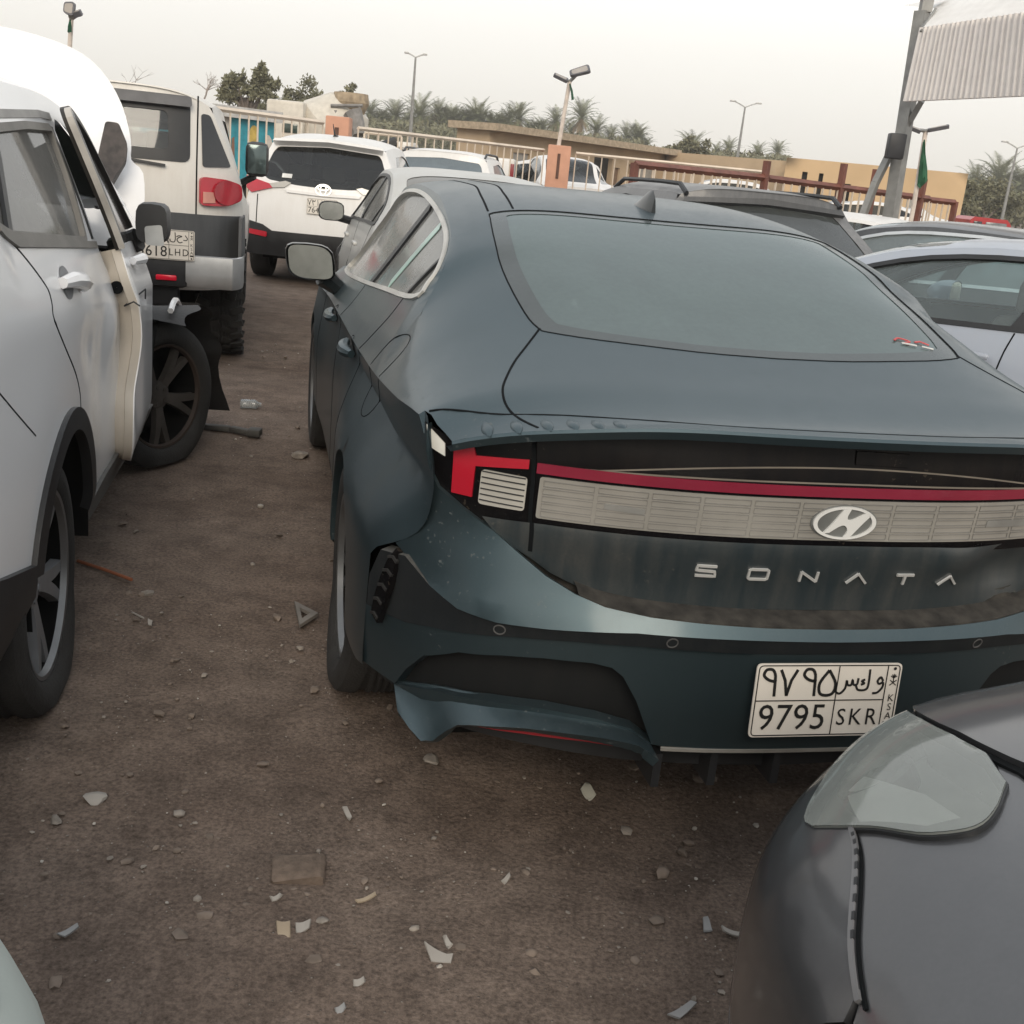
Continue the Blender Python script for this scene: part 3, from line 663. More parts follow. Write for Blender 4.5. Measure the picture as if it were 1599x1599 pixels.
# pixel of the crown centre, depth, crown width in pixels
PALM = [(578, 175, 32), (617, 182, 38), (655, 186, 44), (684, 174, 30), (703, 192, 40), (744, 190, 42), (727, 186, 30), (768, 192, 28), (796, 190, 30), (846, 197, 28), (868, 190, 30), (907, 186, 38), (931, 204, 32), (953, 209, 28), (978, 213, 32),
        (1008, 224, 22), (1080, 231, 40), (1118, 236, 22), (1137, 233, 26), (1182, 240, 24), (1213, 238, 26), (1520, 292, 44), (1556, 292, 56), (1592, 292, 50), (640, 196, 36), (690, 200, 40), (770, 205, 36), (1540, 312, 40), (672, 206, 40), (722, 208, 36), (606, 200, 36), (752, 212, 40), (788, 206, 40), (1575, 318, 46)]
_r = random.Random(12)
PALM += [(_r.uniform(560, 835), _r.uniform(186, 214), _r.uniform(26, 40)) for _ in range(26)]+[(_r.uniform(835, 1000), _r.uniform(200, 222), _r.uniform(22, 32)) for _ in range(8)]+[(_r.uniform(1500, 1600), _r.uniform(285, 320), _r.uniform(36, 52)) for _ in range(6)]
PL = ['date palm above the white railing', 'date palm behind the tan building roof', 'date palm beyond the ochre building at far right']
used = set(); gr = random.Random(5)
for i, (px, py, wp) in enumerate(PALM):
    k = gr.randrange(3); src = palms[k]; s = gr.uniform(.9, 1.2); Y = 9*s*FPX/wp; Y = min(Y, 235)
    c = W(px, py+8, Y); sc = 1.9*wp*Y/FPX/6.2; o = src if k not in used else copy_tree(src); used.add(k)
    o.location = (c.x, c.y, c.z-5.6*sc); o.scale = (sc, sc, sc*gr.uniform(.95, 1.05)); o.rotation_euler = (0, 0, gr.uniform(0, 6.28)); o['category'] = 'palm'; o['group'] = 'date palms beyond the yard'
    b = 'date palm '
    o['label'] = ('one of the date palms above the white railing, right of the mixer truck' if px < 830 else 'one of the date palms rising over the tan building and its yard wall' if px < 1300 else 'one of the date palms at the far right beyond the ochre building')
    o['group'] = ('date palms above the white railing' if px < 830 else 'date palms over the tan building' if px < 1300 else 'date palms at the far right')
for k in range(3):
    if k not in used: copy = palms[k]; [bpy.data.objects.remove(c) for c in list(copy.children)]; bpy.data.objects.remove(copy)
def leaf_tree(name, label, px, py_top, py_base, wpx, Y, clumps, seed, leaves=2600, cat='tree', size=.22, trunk=True, gap=.55, group=None):
    """branched trunk with leaf-sized faces in uneven clumps"""
    r = random.Random(seed); c = W(px, py_top, Y); z0 = W(px, py_base, Y).z; s = Y/FPX; o = empty(name, (c.x, c.y, 0)); tag(o, label, cat, group); w_ = wpx*s
    t = MB(); H = c.z; cl = []
    for (u, v, rad) in clumps: cl.append((u*w_/2, r.uniform(-.3, .3)*w_*.5, z0+(H-z0)*v, rad*w_/2))
    if trunk:
        t.tube([(0, 0, 0), (r.uniform(-.3, .3), 0, z0*.6), (r.uniform(-.3, .3), 0, z0+(H-z0)*.2)], [.32, .26, .18], 8)
        for (x, y, z, q) in cl: t.tube([(0, 0, z0*.7), (x*.5, y*.5, (z0*.7+z)/2+.3), (x, y, z)], [.15, .09, .03], 5)
        t.build('trunk', TWIG, o)
    m = MB(); tot = sum(q*q for *_, q in cl)
    for (x, y, z, q) in cl:
        sub = [(x+r.gauss(0, .6)*q, y+r.gauss(0, .6)*q, z+r.gauss(0, .46)*q, q*r.uniform(.16, .40)) for _ in range(11)]
        for i in range(int(leaves*q*q/tot)):
            a = sub[r.randrange(11)]; p = np.array([a[0]+r.gauss(0, .55)*a[3], a[1]+r.gauss(0, .55)*a[3], a[2]+r.gauss(0, .5)*a[3]]); u = np.array([r.gauss(0, 1) for _ in range(3)]); u /= np.linalg.norm(u); v = np.cross(u, [r.gauss(0, 1) for _ in range(3)]); v /= np.linalg.norm(v); L2 = size*r.uniform(.6, 1.3)
            m.add([p, p+u*L2*.5+v*L2*.25, p+u*L2, p+u*L2*.5-v*L2*.25], [(0, 1, 2, 3)])
    m.build('crown', LEAFT, o, smooth_=False); return o
leaf_tree('gum_tree', 'tall loose tree with open clumps behind the boxy off-roader', 388, 106, 165, 78, 75, [(-.6, .25, .42), (-.35, .55, .34), (.45, .78, .38), (.7, .45, .34), (.1, .30, .40), (.55, .95, .25), (-.7, .62, .22), (.85, .65, .22)], 4, leaves=5200, size=.26)
leaf_tree('bushy_tree', 'brownish bushy tree left of the mixer truck', 468, 147, 190, 95, 85, [(-.5, .5, .55), (0, .65, .6), (.5, .5, .5), (-.8, .3, .35), (.85, .35, .4)], 9, leaves=7000, size=.28, trunk=True)
leaf_tree('bushy_tree', 'low bushy tree between the tall loose tree and the mural truck', 425, 158, 190, 60, 88, [(-.5, .5, .55), (.2, .6, .6), (.7, .4, .5)], 12, leaves=4200, size=.28)
leaf_tree('bushy_tree', 'scrubby tree rising behind the mixer truck hopper', 540, 148, 180, 44, 95, [(-.4, .6, .5), (.4, .7, .6)], 13, leaves=2200, size=.28)
leaf_tree('round_bush', 'round green bush above the tan yard wall', 1081, 222, 246, 50, 120, [(-.5, .5, .6), (.3, .6, .6)], 15, leaves=2600, size=.34)
leaf_tree('hedge_tree', 'dark tree mass at far right under the palms', 1545, 300, 345, 110, 110, [(-.7, .4, .5), (0, .5, .6), (.6, .6, .6)], 17, leaves=7000, size=.36)
leaf_tree('hedge_tree', 'hazy tree right against the ochre building corner', 1518, 272, 345, 26, 100, [(-.2, .5, .6), (.3, .7, .6), (0, .25, .7)], 18, leaves=3200, size=.32)
# far scrub and lower palm mass as one band
def scrub(label, spans):
    r = random.Random(31); m = MB()
    for (px0, px1, top, bot, Y, n) in spans:
        for i in range(n):
            px = r.uniform(px0, px1); py = bot+(np.interp(px, (px0, px1), top)-bot)*r.random()**.8; c = W(px, py, Y*r.uniform(.95, 1.08)); u = np.array([r.gauss(0, 1) for _ in range(3)]); u /= np.linalg.norm(u); v = np.cross(u, [r.gauss(0, 1) for _ in range(3)]); v /= np.linalg.norm(v); L2 = r.uniform(.4, 1.0)
            p = np.array(c); m.add([p, p+u*L2*.5+v*L2*.22, p+u*L2, p+u*L2*.5-v*L2*.22], [(0, 1, 2, 3)])
    o = m.build('far_scrub', LEAFT, smooth_=False); tag(o, label, 'scrub', kind='stuff')
scrub('hazy scrub under the palms', ((560, 800, (185, 205), 262, 190, 7500), (420, 560, (178, 185), 235, 130, 3000), (990, 1230, (228, 245), 262, 170, 2200), (1500, 1640, (300, 315), 352, 150, 4200), (830, 1000, (200, 222), 245, 190, 2600)))
def bare_tree(label, px, py, pyb, Y, seed, n=5, spread=.5):
    r = random.Random(seed); a = W(px, pyb, Y); b = W(px, py, Y); o = empty('bare_tree', (a.x, a.y, 0)); tag(o, label, 'tree'); m = MB()
    def br(p, d, Ln, rad, lv):
        q = p+d*Ln; m.tube([p, (p+q)/2+np.array([r.gauss(0, .05)*Ln, 0, 0]), q], [rad, rad*.8, rad*.55], 4, cap=False)
        if lv > 0:
            for k in range(3 if lv > 1 else 2):
                e = d+np.array([r.gauss(0, spread), r.gauss(0, spread), r.gauss(0, .25)]); e /= np.linalg.norm(e); br(q, e, Ln*r.uniform(.55, .8), rad*.55, lv-1)
    H = b.z-a.z; m.tube([(0, 0, 0), (0, 0, a.z+.1)], .12, 6); br(np.array([0, 0, a.z]), np.array([.0, 0, 1.]), H*.38, .09, n); m.build('branches', plain('pale bare twig', (.34, .30, .27), .9), o)
bare_tree('faint bare tree right behind the off-roader roof', 318, 112, 185, 60, 3, 4)
bare_tree('faint bare tree top far behind the raised bonnet', 205, 90, 190, 110, 6, 3, .6)

# ------------------------------------------------------------------ generic cabin
def cabin(parent, x_rear, x_front, hw, zb, top, seats=True, steer_side=1, lod=1, dash=True, light=None):
    """what one sees through the panes: seats with headrests, dashboard, steering wheel"""
    sm = light or M_SEAT
    if seats:
        for xr, n in ((x_rear+.45, 3), (x_rear+1.35, 2)):
            for i in range(n):
                y = (i-(n-1)/2)*(2*hw*.62/max(1, n-1)) if n > 1 else 0
                m = MB(); a = R(18)
                ax = np.array([[math.cos(a), 0, math.sin(a)], [0, 1, 0], [-math.sin(a), 0, math.cos(a)]])
                m.box((xr-.10, y, zb-.13), (.13, .46 if n == 2 else .40, .66), bev=.05, ax=ax)
                m.box((xr+.16, y, zb-.46), (.50, .46 if n == 2 else .40, .14), bev=.04)
                m.build('seat', sm, parent)
                h = MB(); h.box((xr-.25, y, zb+.29), (.09, .27, .17), bev=.035); h.build('headrest', sm, parent)
    if dash:
        m = MB(); m.box((x_front-.05, 0, zb-.13), (.42, hw*1.8, .22), bev=.06); m.build('dashboard', M_DASH, parent)
        m = MB(); c = np.array([x_front-.42, steer_side*hw*.5, zb-.02]); nrm = np.array([-.9, 0, .42]); u = np.array([0, 1, 0.]); v = np.cross(nrm, u)
        ring = [c+.185*(math.cos(t)*u+math.sin(t)*v) for t in np.linspace(0, 2*math.pi, 25)]
        m.tube(ring, .015, 6, cap=False); m.tube([c-.18*u, c, c+.18*u], [.018, .05, .018], 6); m.tube([c, c-.16*v], .018, 6); m.tube([c, c+np.array([.3, 0, -.14])], .03, 6)
        m.build('steering_wheel', M_DASH, parent)

def fix_seam(Y, X, z, y0=.86):
    y = np.full_like(z, y0)
    for _ in range(40): y = .5*y+.5*Y(X(y, z), z)
    return y

# ================================================================== the teal saloon
def teal_sedan():
    SE = empty('teal_sedan', (.70, 2.195, 0), .2353); SE.rotation_euler = (.007*-1, 0, .2353)
    SE.rotation_euler = Matrix(((-math.sin(.2353), -math.cos(.2353), 0), (math.cos(.2353), -math.sin(.2353), 0), (0, 0, 1))).to_euler()
    tag(SE, 'dusty dark teal fastback saloon with a full-width tail light bar, in the middle', 'car')
    PT = paint('teal paint', (.050, .078, .091), dust=(.22, .24, .24), amt=.11, side=.028, rough=.40, coat=.35, speck=.7, metal=.78)
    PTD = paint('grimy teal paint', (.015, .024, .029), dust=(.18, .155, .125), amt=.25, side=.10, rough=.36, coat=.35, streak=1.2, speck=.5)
    GL = glass('sedan side glass', (.32, .34, .34), (.36, .355, .33), .42, .08)
    GLR = glass('sedan rear glass', (.10, .13, .13), (.20, .265, .265), .38, .12)
    bow = lambda y: .26*(np.abs(y)/.9)**2.6
    bowz = lambda y, z: bow(y)+.11*np.clip((np.abs(y)-.68)/.2, 0, 1.3)**2*np.clip((.93-z)/.30, 0, 1)*np.clip((z-.22)/.12, 0, 1)   # rounder corner low down
    # side lines, bottom to top: (z(x), y(x))
    ye = Cv((0, .80), (.19, .812), (.30, .852), (.45, .853), (.6, .845), (.8, .822), (.95, .785), (1.03, .74), (1.09, .71), (1.2, .68), (1.5, .648), (2, .615), (2.6, .60), (3.1, .605), (3.45, .65), (3.8, .71), (4.1, .78), (4.6, .74), (4.9, .62))
    zr = Cv((0, .955), (.19, .968), (.30, 1.0), (.45, 1.002), (.6, 1.012), (.8, 1.055), (.95, 1.115), (1.03, 1.185), (1.09, 1.24), (1.2, 1.283), (1.5, 1.340), (2, 1.395), (2.6, 1.407), (3.0, 1.38), (3.3, 1.28), (3.6, 1.12), (3.9, .965), (4.1, .925), (4.6, .83), (4.9, .72))
    zcc = Cv((-.02, 1.055), (0, 1.055), (.08, 1.046), (.3, 1.085), (.5, 1.135), (.65, 1.18), (.9, 1.262), (1.15, 1.335), (1.4, 1.392), (1.7, 1.428), (2.1, 1.445), (2.6, 1.443), (3.0, 1.41), (3.3, 1.31), (3.9, 1.02), (4.1, .985), (4.6, .88), (4.9, .74))
    Zt = lambda x, y: zr(x)+(zcc(x)-zr(x))*(1-np.minimum(np.abs(y)/ye(x), 1.05)**5)
    bl = Cv((.2, .992), (.3, .995), (.45, .992), (.6, .992), (.8, 1.01), (.95, 1.065), (1.05, 1.135), (1.7, 1.075), (2.6, 1.005), (3.4, .955), (3.9, .93), (4.1, .91), (4.9, .70))
    by = Cv((.2, .85), (.3, .857), (.45, .864), (.6, .864), (.8, .851), (.95, .815), (1.05, .785), (1.7, .805), (2.6, .815), (3.4, .81), (3.9, .80), (4.1, .79), (4.9, .68))
    rows = [(Cv((.2, .27), (.8, .20), (4.9, .2)), Cv((.2, .80), (.5, .86), (1.1, .87), (4, .87), (4.9, .60))),
            (Cv((.2, .36), (.8, .34), (4.9, .32)), Cv((.2, .79), (.33, .878), (.45, .926), (.6, .952), (.75, .960), (1.1, .965), (1.5, .955), (2.2, .905), (3, .905), (4, .93), (4.5, .87), (4.9, .66))),
            (Cv((.2, .62), (1.1, .64), (4.9, .55)), Cv((.2, .79), (.33, .878), (.45, .924), (.6, .950), (.75, .960), (1.1, .966), (1.5, .952), (1.8, .925), (2.2, .905), (3, .905), (4, .935), (4.5, .87), (4.9, .66))),
            (Cv((.2, .86), (.6, .865), (1.1, .88), (1.8, .875), (2.5, .868), (3.2, .855), (4, .82), (4.9, .60)), Cv((.2, .825), (.3, .838), (.6, .862), (1.1, .878), (1.8, .886), (2.5, .887), (3.2, .886), (4, .90), (4.5, .84), (4.9, .66))),
            (Cv((.2, .985), (.3, .99), (.6, .968), (1.1, .942), (1.8, .92), (2.5, .90), (3.2, .873), (4, .835), (4.9, .62)), Cv((.2, .845), (.3, .861), (.6, .880), (1.1, .893), (1.8, .897), (2.5, .895), (3.2, .89), (4, .90), (4.5, .83), (4.9, .65))),
            (bl, by), (zr, ye)]
    Y = knots(rows, [[0, 1, 2, 3], [3, 4], [4, 5, 6]])
    top = top_chart(Zt)
    seamX = lambda y, z: bowz(y, z)+.02
    zz = np.linspace(.342, .992, 24); yc = fix_seam(Y, seamX, zz); YC = Cv(*zip(zz, yc)); xc = seamX(yc, zz)
    glass_side = [(1.12, 1.138), (1.085, 1.185), (1.13, 1.235), (1.35, 1.302), (1.75, 1.35), (2.2, 1.377), (2.6, 1.38), (2.95, 1.352), (3.2, 1.258), (3.45, 1.12), (3.66, .985), (3.4, .968), (2.6, 1.02), (1.7, 1.09)]
    glass_side = smooth(glass_side, 4, True)
    arch_r = arc(1.10, .335, .362, 178, 2, 22); arch_f = arc(3.94, .335, .365, 178, 2, 18)
    SB = MB()
    for sg in (1, -1):
        ch = side_chart(Y, sg); res = .035 if sg > 0 else .08
        out = [(xc[i], zz[i]) for i in range(len(zz))]
        out += [(x, float(zr(x))) for x in np.arange(.31, 4.75, .03)]+[(4.75, .30), (4.42, .24)]
        out += list(reversed(arch_f))+[(3.2, .215), (2.2, .205), (1.56, .225)]+list(reversed(arch_r))+[(.70, .315), (.55, .325)]
        crease = [[(x, float(rows[k][0](x))) for x in np.arange(.32, 4.6, .08)] for k in (3, 4)]
        # keep crease lines clear of outline
        SB.patch(ch, out, [glass_side], [c for c in crease], res=res)
        # inner arch lips
        for (cx, rr) in ((1.10, .362), (3.94, .365)):
            q = np.array(arc(cx, .335, rr, 183, -3, 26)); P = ch.pts(q); Q = P.copy(); Q[:, 1] -= sg*.05
            SB.grid(np.stack([P, Q], 1).reshape(-1, 3), len(P), 2)
    # roof and bonnet
    rear_glass = [(.475, 0), (.485, .2), (.525, .42), (.575, .535), (.61, .557), (.69, .570), (.88, .579), (1.10, .573), (1.34, .548), (1.40, .528), (1.40, .40), (1.385, .2), (1.38, 0)]
    rg = smooth(rear_glass, 3); rg_full = rg+[(x, -y) for x, y in reversed(rg) if y > 1e-6]
    ws = [(3.02, 0), (3.02, .5), (3.06, .555), (3.8, .64), (3.93, .60), (3.98, 0)]; ws_full = ws+[(x, -y) for x, y in reversed(ws) if y > 1e-6]
    lipx = lambda y: bow(y)-.012
    half = [(float(lipx(y)), y) for y in np.linspace(0, .812, 20)]+[(x, float(ye(x))) for x in [.22, .25, float(xc[-1])]+list(np.arange(.31, 4.89, .03))]+[(4.88, .3), (4.9, 0)]
    SB.patch(top, half+[(x, -y) for x, y in reversed(half) if y > 1e-6], [rg_full, ws_full], res=.035)
    SB.patch(front_chart(lambda y, z: 4.9-.35*(np.abs(y)/.75)**2.5), mir([(0, .2), (.6, .22), (.72, .5), (.66, .75), (0, .75)]), res=.1)
    body = SB.build('body', PT, SE)
    dk = MB(); dk.box((2.5, 0, .28), (4.2, 1.55, .16)); dk.box((2.5, 0, .55), (2.0, 1.66, .5)); dk.box((.62, 0, .62), (.55, 1.5, .5)); dk.box((4.4, 0, .5), (.6, 1.3, .4))
    dk.box((1.1, 0, .62), (.9, 1.3, .5)); dk.build('underbody', M_DARK, SE)
    for sx, cx, rr in ((1, 1.10, .37), (1, 3.94, .36), (-1, 1.1, .37), (-1, 3.94, .36)):
        m = MB(); q = arc(cx, .335, rr, 190, -10, 20); V = [(a, sx*yy, b) for a, b in q for yy in (.60, .90)]; m.grid(V, len(q), 2); m.build('wheel_arch_liner', M_DARK, SE)
    g = MB(); g.patch(top, rg_full, res=.04, off=-.003); g.build('rear_window', GLR, SE)
    g = MB(); inner = [(.955-(.955-x)*.905, y*.92) for x, y in rg_full]; g.patch(top, rg_full, [inner], res=.04, off=-.0015); g.build('window_border', glass('dark glass border', (.01, .01, .01), (.17, .20, .20), .30, .12), SE)
    g = MB(); g.patch(top, ws_full, res=.06, off=-.003); g.build('windscreen', GL, SE)
    for sg in (1, -1):
        ch = side_chart(Y, sg); g = MB(); g.patch(ch, glass_side, res=.05, off=-.012); wn = g.build('side_window', GL, SE)
        if sg > 0:
            t = MB(); c2 = [(x, z) for x, z in glass_side]
            t.ribbon(ch, c2+[c2[0]], .017, .006, .02, step=.03); t.build('window_trim', M_DUSTCHROME, wn)
            
            for q_, w_ in (([(2.30, 1.035), (1.98, 1.36)], .075), ([(1.32, 1.115), (1.20, 1.26)], .02)): p = MB(); p.ribbon(ch, q_, w_, -.004, .01); p.build('window_pillar', M_BLACK, wn)
            st = MB(); st.ribbon(ch, [(1.80, 1.10), (1.58, 1.32)], .055, -.008, .002); st.build('protective_film', plain('pale green film', (.32, .46, .42), .3), wn)
    # black gutter line round the roof edge
    m = MB(); ch = side_chart(Y, 1); cl = side_chart(Y, 1)
    for dy in (0, -.075):
        m.ribbon(top, [(x, float(Cv((1.41, .541), (1.68, .516), (2.05, .478), (3.0, .455))(x))+dy) for x in np.arange(1.43, 3.0, .06)], .007, .001, .004)
    q = [(x, y) for x, y in rg_full]; m.ribbon(top, q+[q[0]], .004, .001, .004)
    # seams
    S = lambda pl, w_=.0045: m.ribbon(ch, pl, w_, .001, .003)
    S(smooth([(1.27, 1.118), (1.30, 1.06), (1.40, .98), (1.52, .88), (1.56, .74), (1.545, .60), (1.50, .50)], 5))
    S(smooth([(2.33, 1.03), (2.34, .95), (2.42, .86), (2.46, .70), (2.44, .40), (2.42, .26)], 5))
    S(smooth([(3.42, .94), (3.45, .85), (3.50, .6), (3.45, .30)], 5))
    S([(x, .255) for x in np.arange(1.5, 3.5, .1)], .01)
    fd = rounded([(.78, 1.005), (.98, 1.00), (1.02, .86), (.86, .80), (.80, .84)], .06, 5); 
    fd = smooth([(.86, 1.05), (.98, 1.055), (1.09, .99), (1.17, .86), (1.12, .81), (1.02, .83), (.93, .93)], 5, True); S(fd+[fd[0]], .003)
    for sg in (1, -1):
        gp = smooth([(.60, .552*sg), (.523, .596*sg), (.442, .641*sg), (.363, .674*sg), (.302, .693*sg), (.246, .697*sg), (.192, .683*sg), (.12, .655*sg)], 4); m.ribbon(top, gp, .0055, .001, .004)
    m.ribbon(top, [(float(Cv((0, .075), (.2, .08), (.458, .12), (.7, .21), (.85, .30))(abs(y))), y) for y in np.linspace(-.83, .845, 60)], .004, .001, .003)
    m.build('panel_seam', M_SEAM, SE)
    # handles with their finger cups
    for hx in (1.72, 2.66):
        zb = .868 if hx < 2 else .845
        h = MB(); K = 9; q = [(hx+.085-.17*i/(K-1), zb+.035-.07*i/(K-1)*.2) for i in range(K)]
        P = ch.pts(q); n = ch.nrm(q); h.tube(P+n*(.010+.026*np.sin(np.linspace(.25, math.pi-.25, K)))[:, None], [.013, .017, .019, .02, .02, .02, .019, .017, .013], 8); ho = h.build('door_handle', PT, SE)
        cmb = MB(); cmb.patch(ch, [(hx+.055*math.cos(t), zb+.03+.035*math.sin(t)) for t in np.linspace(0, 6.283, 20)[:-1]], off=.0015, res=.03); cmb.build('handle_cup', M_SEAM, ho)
    # mirror on the front door
    mm = MB(); c = np.array([3.12, .985, 1.035]); V = []
    for i in range(9):
        t = i/8; xx = -.07+.20*t; k = (.98, 1, 1, .97, .92, .82, .68, .48, .12)[i]
        for j in range(16):
            a = 2*math.pi*j/16; ca, sa = math.cos(a), math.sin(a); pw = .55
            V.append(c+np.array([xx, .105*k*abs(ca)**pw*np.sign(ca)+.02*sa, .078*k*abs(sa)**pw*np.sign(sa)]))
    mm.grid(V, 9, 16, close_v=True); mm.tube([c+(-.0, -.06, -.06), c+(.03, -.14, -.12), c+(.05, -.19, -.13)], [.05, .035, .04], 8)
    mo = mm.build('wing_mirror', plain('mirror housing', (.014, .018, .020), .4, coat=.3), SE)
    mg = MB(); mg.add([c+np.array([-.069, .093*abs(math.cos(a))**.55*np.sign(math.cos(a))+.02*math.sin(a), .07*abs(math.sin(a))**.55*np.sign(math.sin(a))]) for a in np.linspace(0, 2*math.pi, 33)[:-1]], [tuple(range(31, -1, -1))])
    mg.build('mirror_glass', plain('saloon mirror', (.24, .25, .235), .3, metal=.5), mo)
    # fin aerial
    f = MB(); V = []
    for i in range(9):
        t = i/8; x = 1.50+.19*(1-t)-.0; hgt = .002+.066*math.sin(min(1, (t*1.12))*math.pi/2)**1.6 if t < .92 else .05
        wdt = .024*math.sin(math.pi*min(.97, .12+t*.85))**.5
        for j in range(7):
            a = math.pi*j/6; V.append((x-.02*(1-math.sin(a))*0-.0, wdt*math.cos(a)*(1-.55*math.sin(a)), float(Zt(np.array([x]), np.array([0.]))[0])-.004+hgt*math.sin(a)))
    f.grid(V, 9, 7); f.s = None if False else None; b = len(f.v)-7; f.f.append(tuple(b+j for j in range(7))); f.m.append(0)
    f.build('fin_aerial', paint('dark aerial', (.008, .013, .016), dust=(.2, .2, .2), amt=.08, side=.02, rough=.3, coat=.3), SE)
    # ---------------- tail
    rc = lambda prof: rear_chart(lambda y, z: bowz(y, z)+prof(z)+0*y)
    cz = lambda *p: Cv(*p)
    dent = lambda y, z: .030*np.exp(-((y+.44)/.10)**2-((z-.755)/.05)**2)-.016*np.exp(-((y+.30)/.07)**2-((z-.78)/.04)**2)+.02*np.maximum(0, .06-np.abs(z-.80+.35*(y+.42)))*np.exp(-((y+.42)/.12)**2)
    lipz = lambda y: Zt(np.array([float(lipx(y))]), np.array([y]))[0]
    # lip edge under the deck
    lp = MB(); K = 49; ys = np.linspace(-.812, .812, K); V = []
    for y in ys:
        x, z = float(lipx(y)), float(lipz(y))
        V += [(x, y, z), (x-.004, y, z-.006), (x+.002, y, z-.022), (x+.07, y, z-.026)]
    lp.grid(V, K, 4); lp.build('tail_lip', PT, SE)
    # gloss black lamp band
    lampedge = [(.855, .985), (.842, .898), (.821, .854), (.781, .822), (.74, .797)]
    toplip = [(y, float(lipz(y))-.015) for y in np.linspace(0, .80, 14)]
    bb = MB(); Xl = cz((.78, .05), (.83, .052), (.94, .045), (.97, .05), (1.06, .062))
    bch = rc(Xl)
    bb.patch(bch, mir(toplip+lampedge+[(.70, .80), (.5, .80), (0, .80)]), res=.035); 
    lb = bb.build('tail_lamp_band', M_GLOSSBLK, SE)
    k = MB()                                           # fine ridges in the black band
    for dz, y1 in ((-.058, .62), (-.090, .62), (-.098, .62)):
        k.ribbon(bch, [(y, 1.035+dz-.10*(abs(y)/.62)**2*(.55 if dz < -.05 and dz > -.07 else .1)) for y in np.linspace(-y1, y1, 50)], .0035, .001, .002)
    k.build('band_ridge', plain('dusty ridge', (.16, .14, .115), .8), lb)
    rd = MB(); rd.patch(bch, [(-.64, .9175), (.64, .9175), (.64, .939), (-.64, .939)], off=.004, thick=.004, res=.05); rd.build('red_strip', M_REDDK if False else plain('red light strip', (.20, .014, .034), .25, var=.2, vscale=3, coat=.6), lb)
    for sg in (1, -1):
        r_ = MB(); o = [(.655, .924), (.754, .913), (.754, .844), (.792, .845), (.797, .951), (.761, .957), (.755, .935), (.655, .943)]
        r_.patch(bch, [(sg*a, b) for a, b in o], off=.005, thick=.005, res=.04)
        ro = r_.build('tail_lamp', M_RED, SE)
        p = MB(); p.patch(bch, rounded([(sg*.655, .832), (sg*.742, .832), (sg*.742, .908), (sg*.655, .905)], .008), off=.003, thick=.003, res=.04); po = p.build('reversing_lens', M_CLEAR, ro)
        s = MB()
        for i in range(6): s.ribbon(bch, [(sg*.658, .840+.0125*i), (sg*.740, .842+.0125*i)], .0022, .005, .002)
        s.build('lens_rib', M_BLACK, po)
        mk = MB(); mk.patch(bch, [(sg*.812, .922), (sg*.846, .938), (sg*.850, .980), (sg*.814, .948)], off=.004, thick=.003, res=.03); mk.build('side_marker', plain('white marker lens', (.62, .62, .58), .25, coat=.5), ro)
    pan = MB(); pan.patch(bch, rounded([(-.632, .822), (.632, .822), (.632, .911), (-.632, .911)], .006), off=.003, thick=.003, res=.05)
    LENS = plain('sky beige light panel', (.255, .245, .222), .10, var=.12, coat=1)  # beige of the reflected sky is put into the base colour
    po = pan.build('light_panel', LENS, lb)
    rb = MB()
    for c in range(12):
        x0 = -.625+.1045*c
        for i in range(5):
            z0 = .827+.0163*i; q = [(x0+.003, z0), (x0+.099, z0), (x0+.099, z0+.0115), (x0+.003, z0+.0115)]; rb.ribbon(bch, q+[q[0]], .0016, .0045, .002, step=.05)
    rb.build('panel_grille', plain('panel rib', (.17, .165, .155), .35), po)
    
    for q_, w_ in (([(.505, .866), (.425, .862)], .013), ([(-.345, .862), (-.47, .860)], .016)): mkr = MB(); mkr.ribbon(bch, q_, w_, .0055, .002); mkr.build('panel_badge', plain('pale inset', (.30, .30, .285), .25, metal=.3), po)
    # lid lower face
    lidbot = [(0, .660), (.16, .660), (.28, .661), (.40, .662), (.466, .667), (.539, .684), (.59, .704), (.632, .731), (.70, .770), (.76, .812)]
    Xlid = cz((.64, .066), (.70, .062), (.76, .050), (.80, .043), (.84, .05))
    lch = rear_chart(lambda y, z: bowz(y, z)+Xlid(z)+dent(y, z))
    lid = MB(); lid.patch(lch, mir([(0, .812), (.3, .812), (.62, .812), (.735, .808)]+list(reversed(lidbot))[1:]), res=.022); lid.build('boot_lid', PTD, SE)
    for sg in (1, -1):
        sm = MB(); sm.ribbon(lch, [(sg*.636, .748), (sg*.640, .812)], .010, .001, .004); sm.ribbon(bch, [(sg*.641, .80), (sg*.6445, .90), (sg*.650, 1.005)], .009, .006, .008); sm.build('lid_seam', M_SEAM, SE)
    cm = MB(); cm.ribbon(bch, [(.0, 1.0), (-.12, .997)], .03, .004, .004); cm.build('camera_housing', M_GLOSSBLK, SE)
    # lettering of the lid
    tl = MB(); lw = .0055; H = .0115; W = .021
    G = {'S': [[(1, 1), (-.9, 1), (-1, .1), (.9, -.05), (1, -1), (-1, -1)]], 'O': [[(-.8, 1), (.8, 1), (1, .8), (1, -.8), (.8, -1), (-.8, -1), (-1, -.8), (-1, .8), (-.8, 1)]],
         'N': [[(-.9, -1), (-.9, 1)], [(-.9, 1), (.9, -1)], [(.9, -1), (.9, 1)]], 'A': [[(-1.1, -1), (0, 1)], [(0, 1), (1.1, -1)]], 'T': [[(-1, 1), (1, 1)], [(0, 1), (0, -1)]]}
    for i, c in enumerate('SONATA'):
        yy = .284-.1128*i; z0 = .746-.0025*i
        tl = MB()
        for pl in G[c]: tl.ribbon(lch, [(yy-a*W, z0+b*H) for a, b in pl], lw if c != 'T' else lw*1.1, .005, .004, step=.006)
        tl.build('badge_letter', M_SILVER, SE)
    # oval badge with slanted letter
    em = MB(); cy, cz_ = .004, .8635; rx, rz = .071, .0365
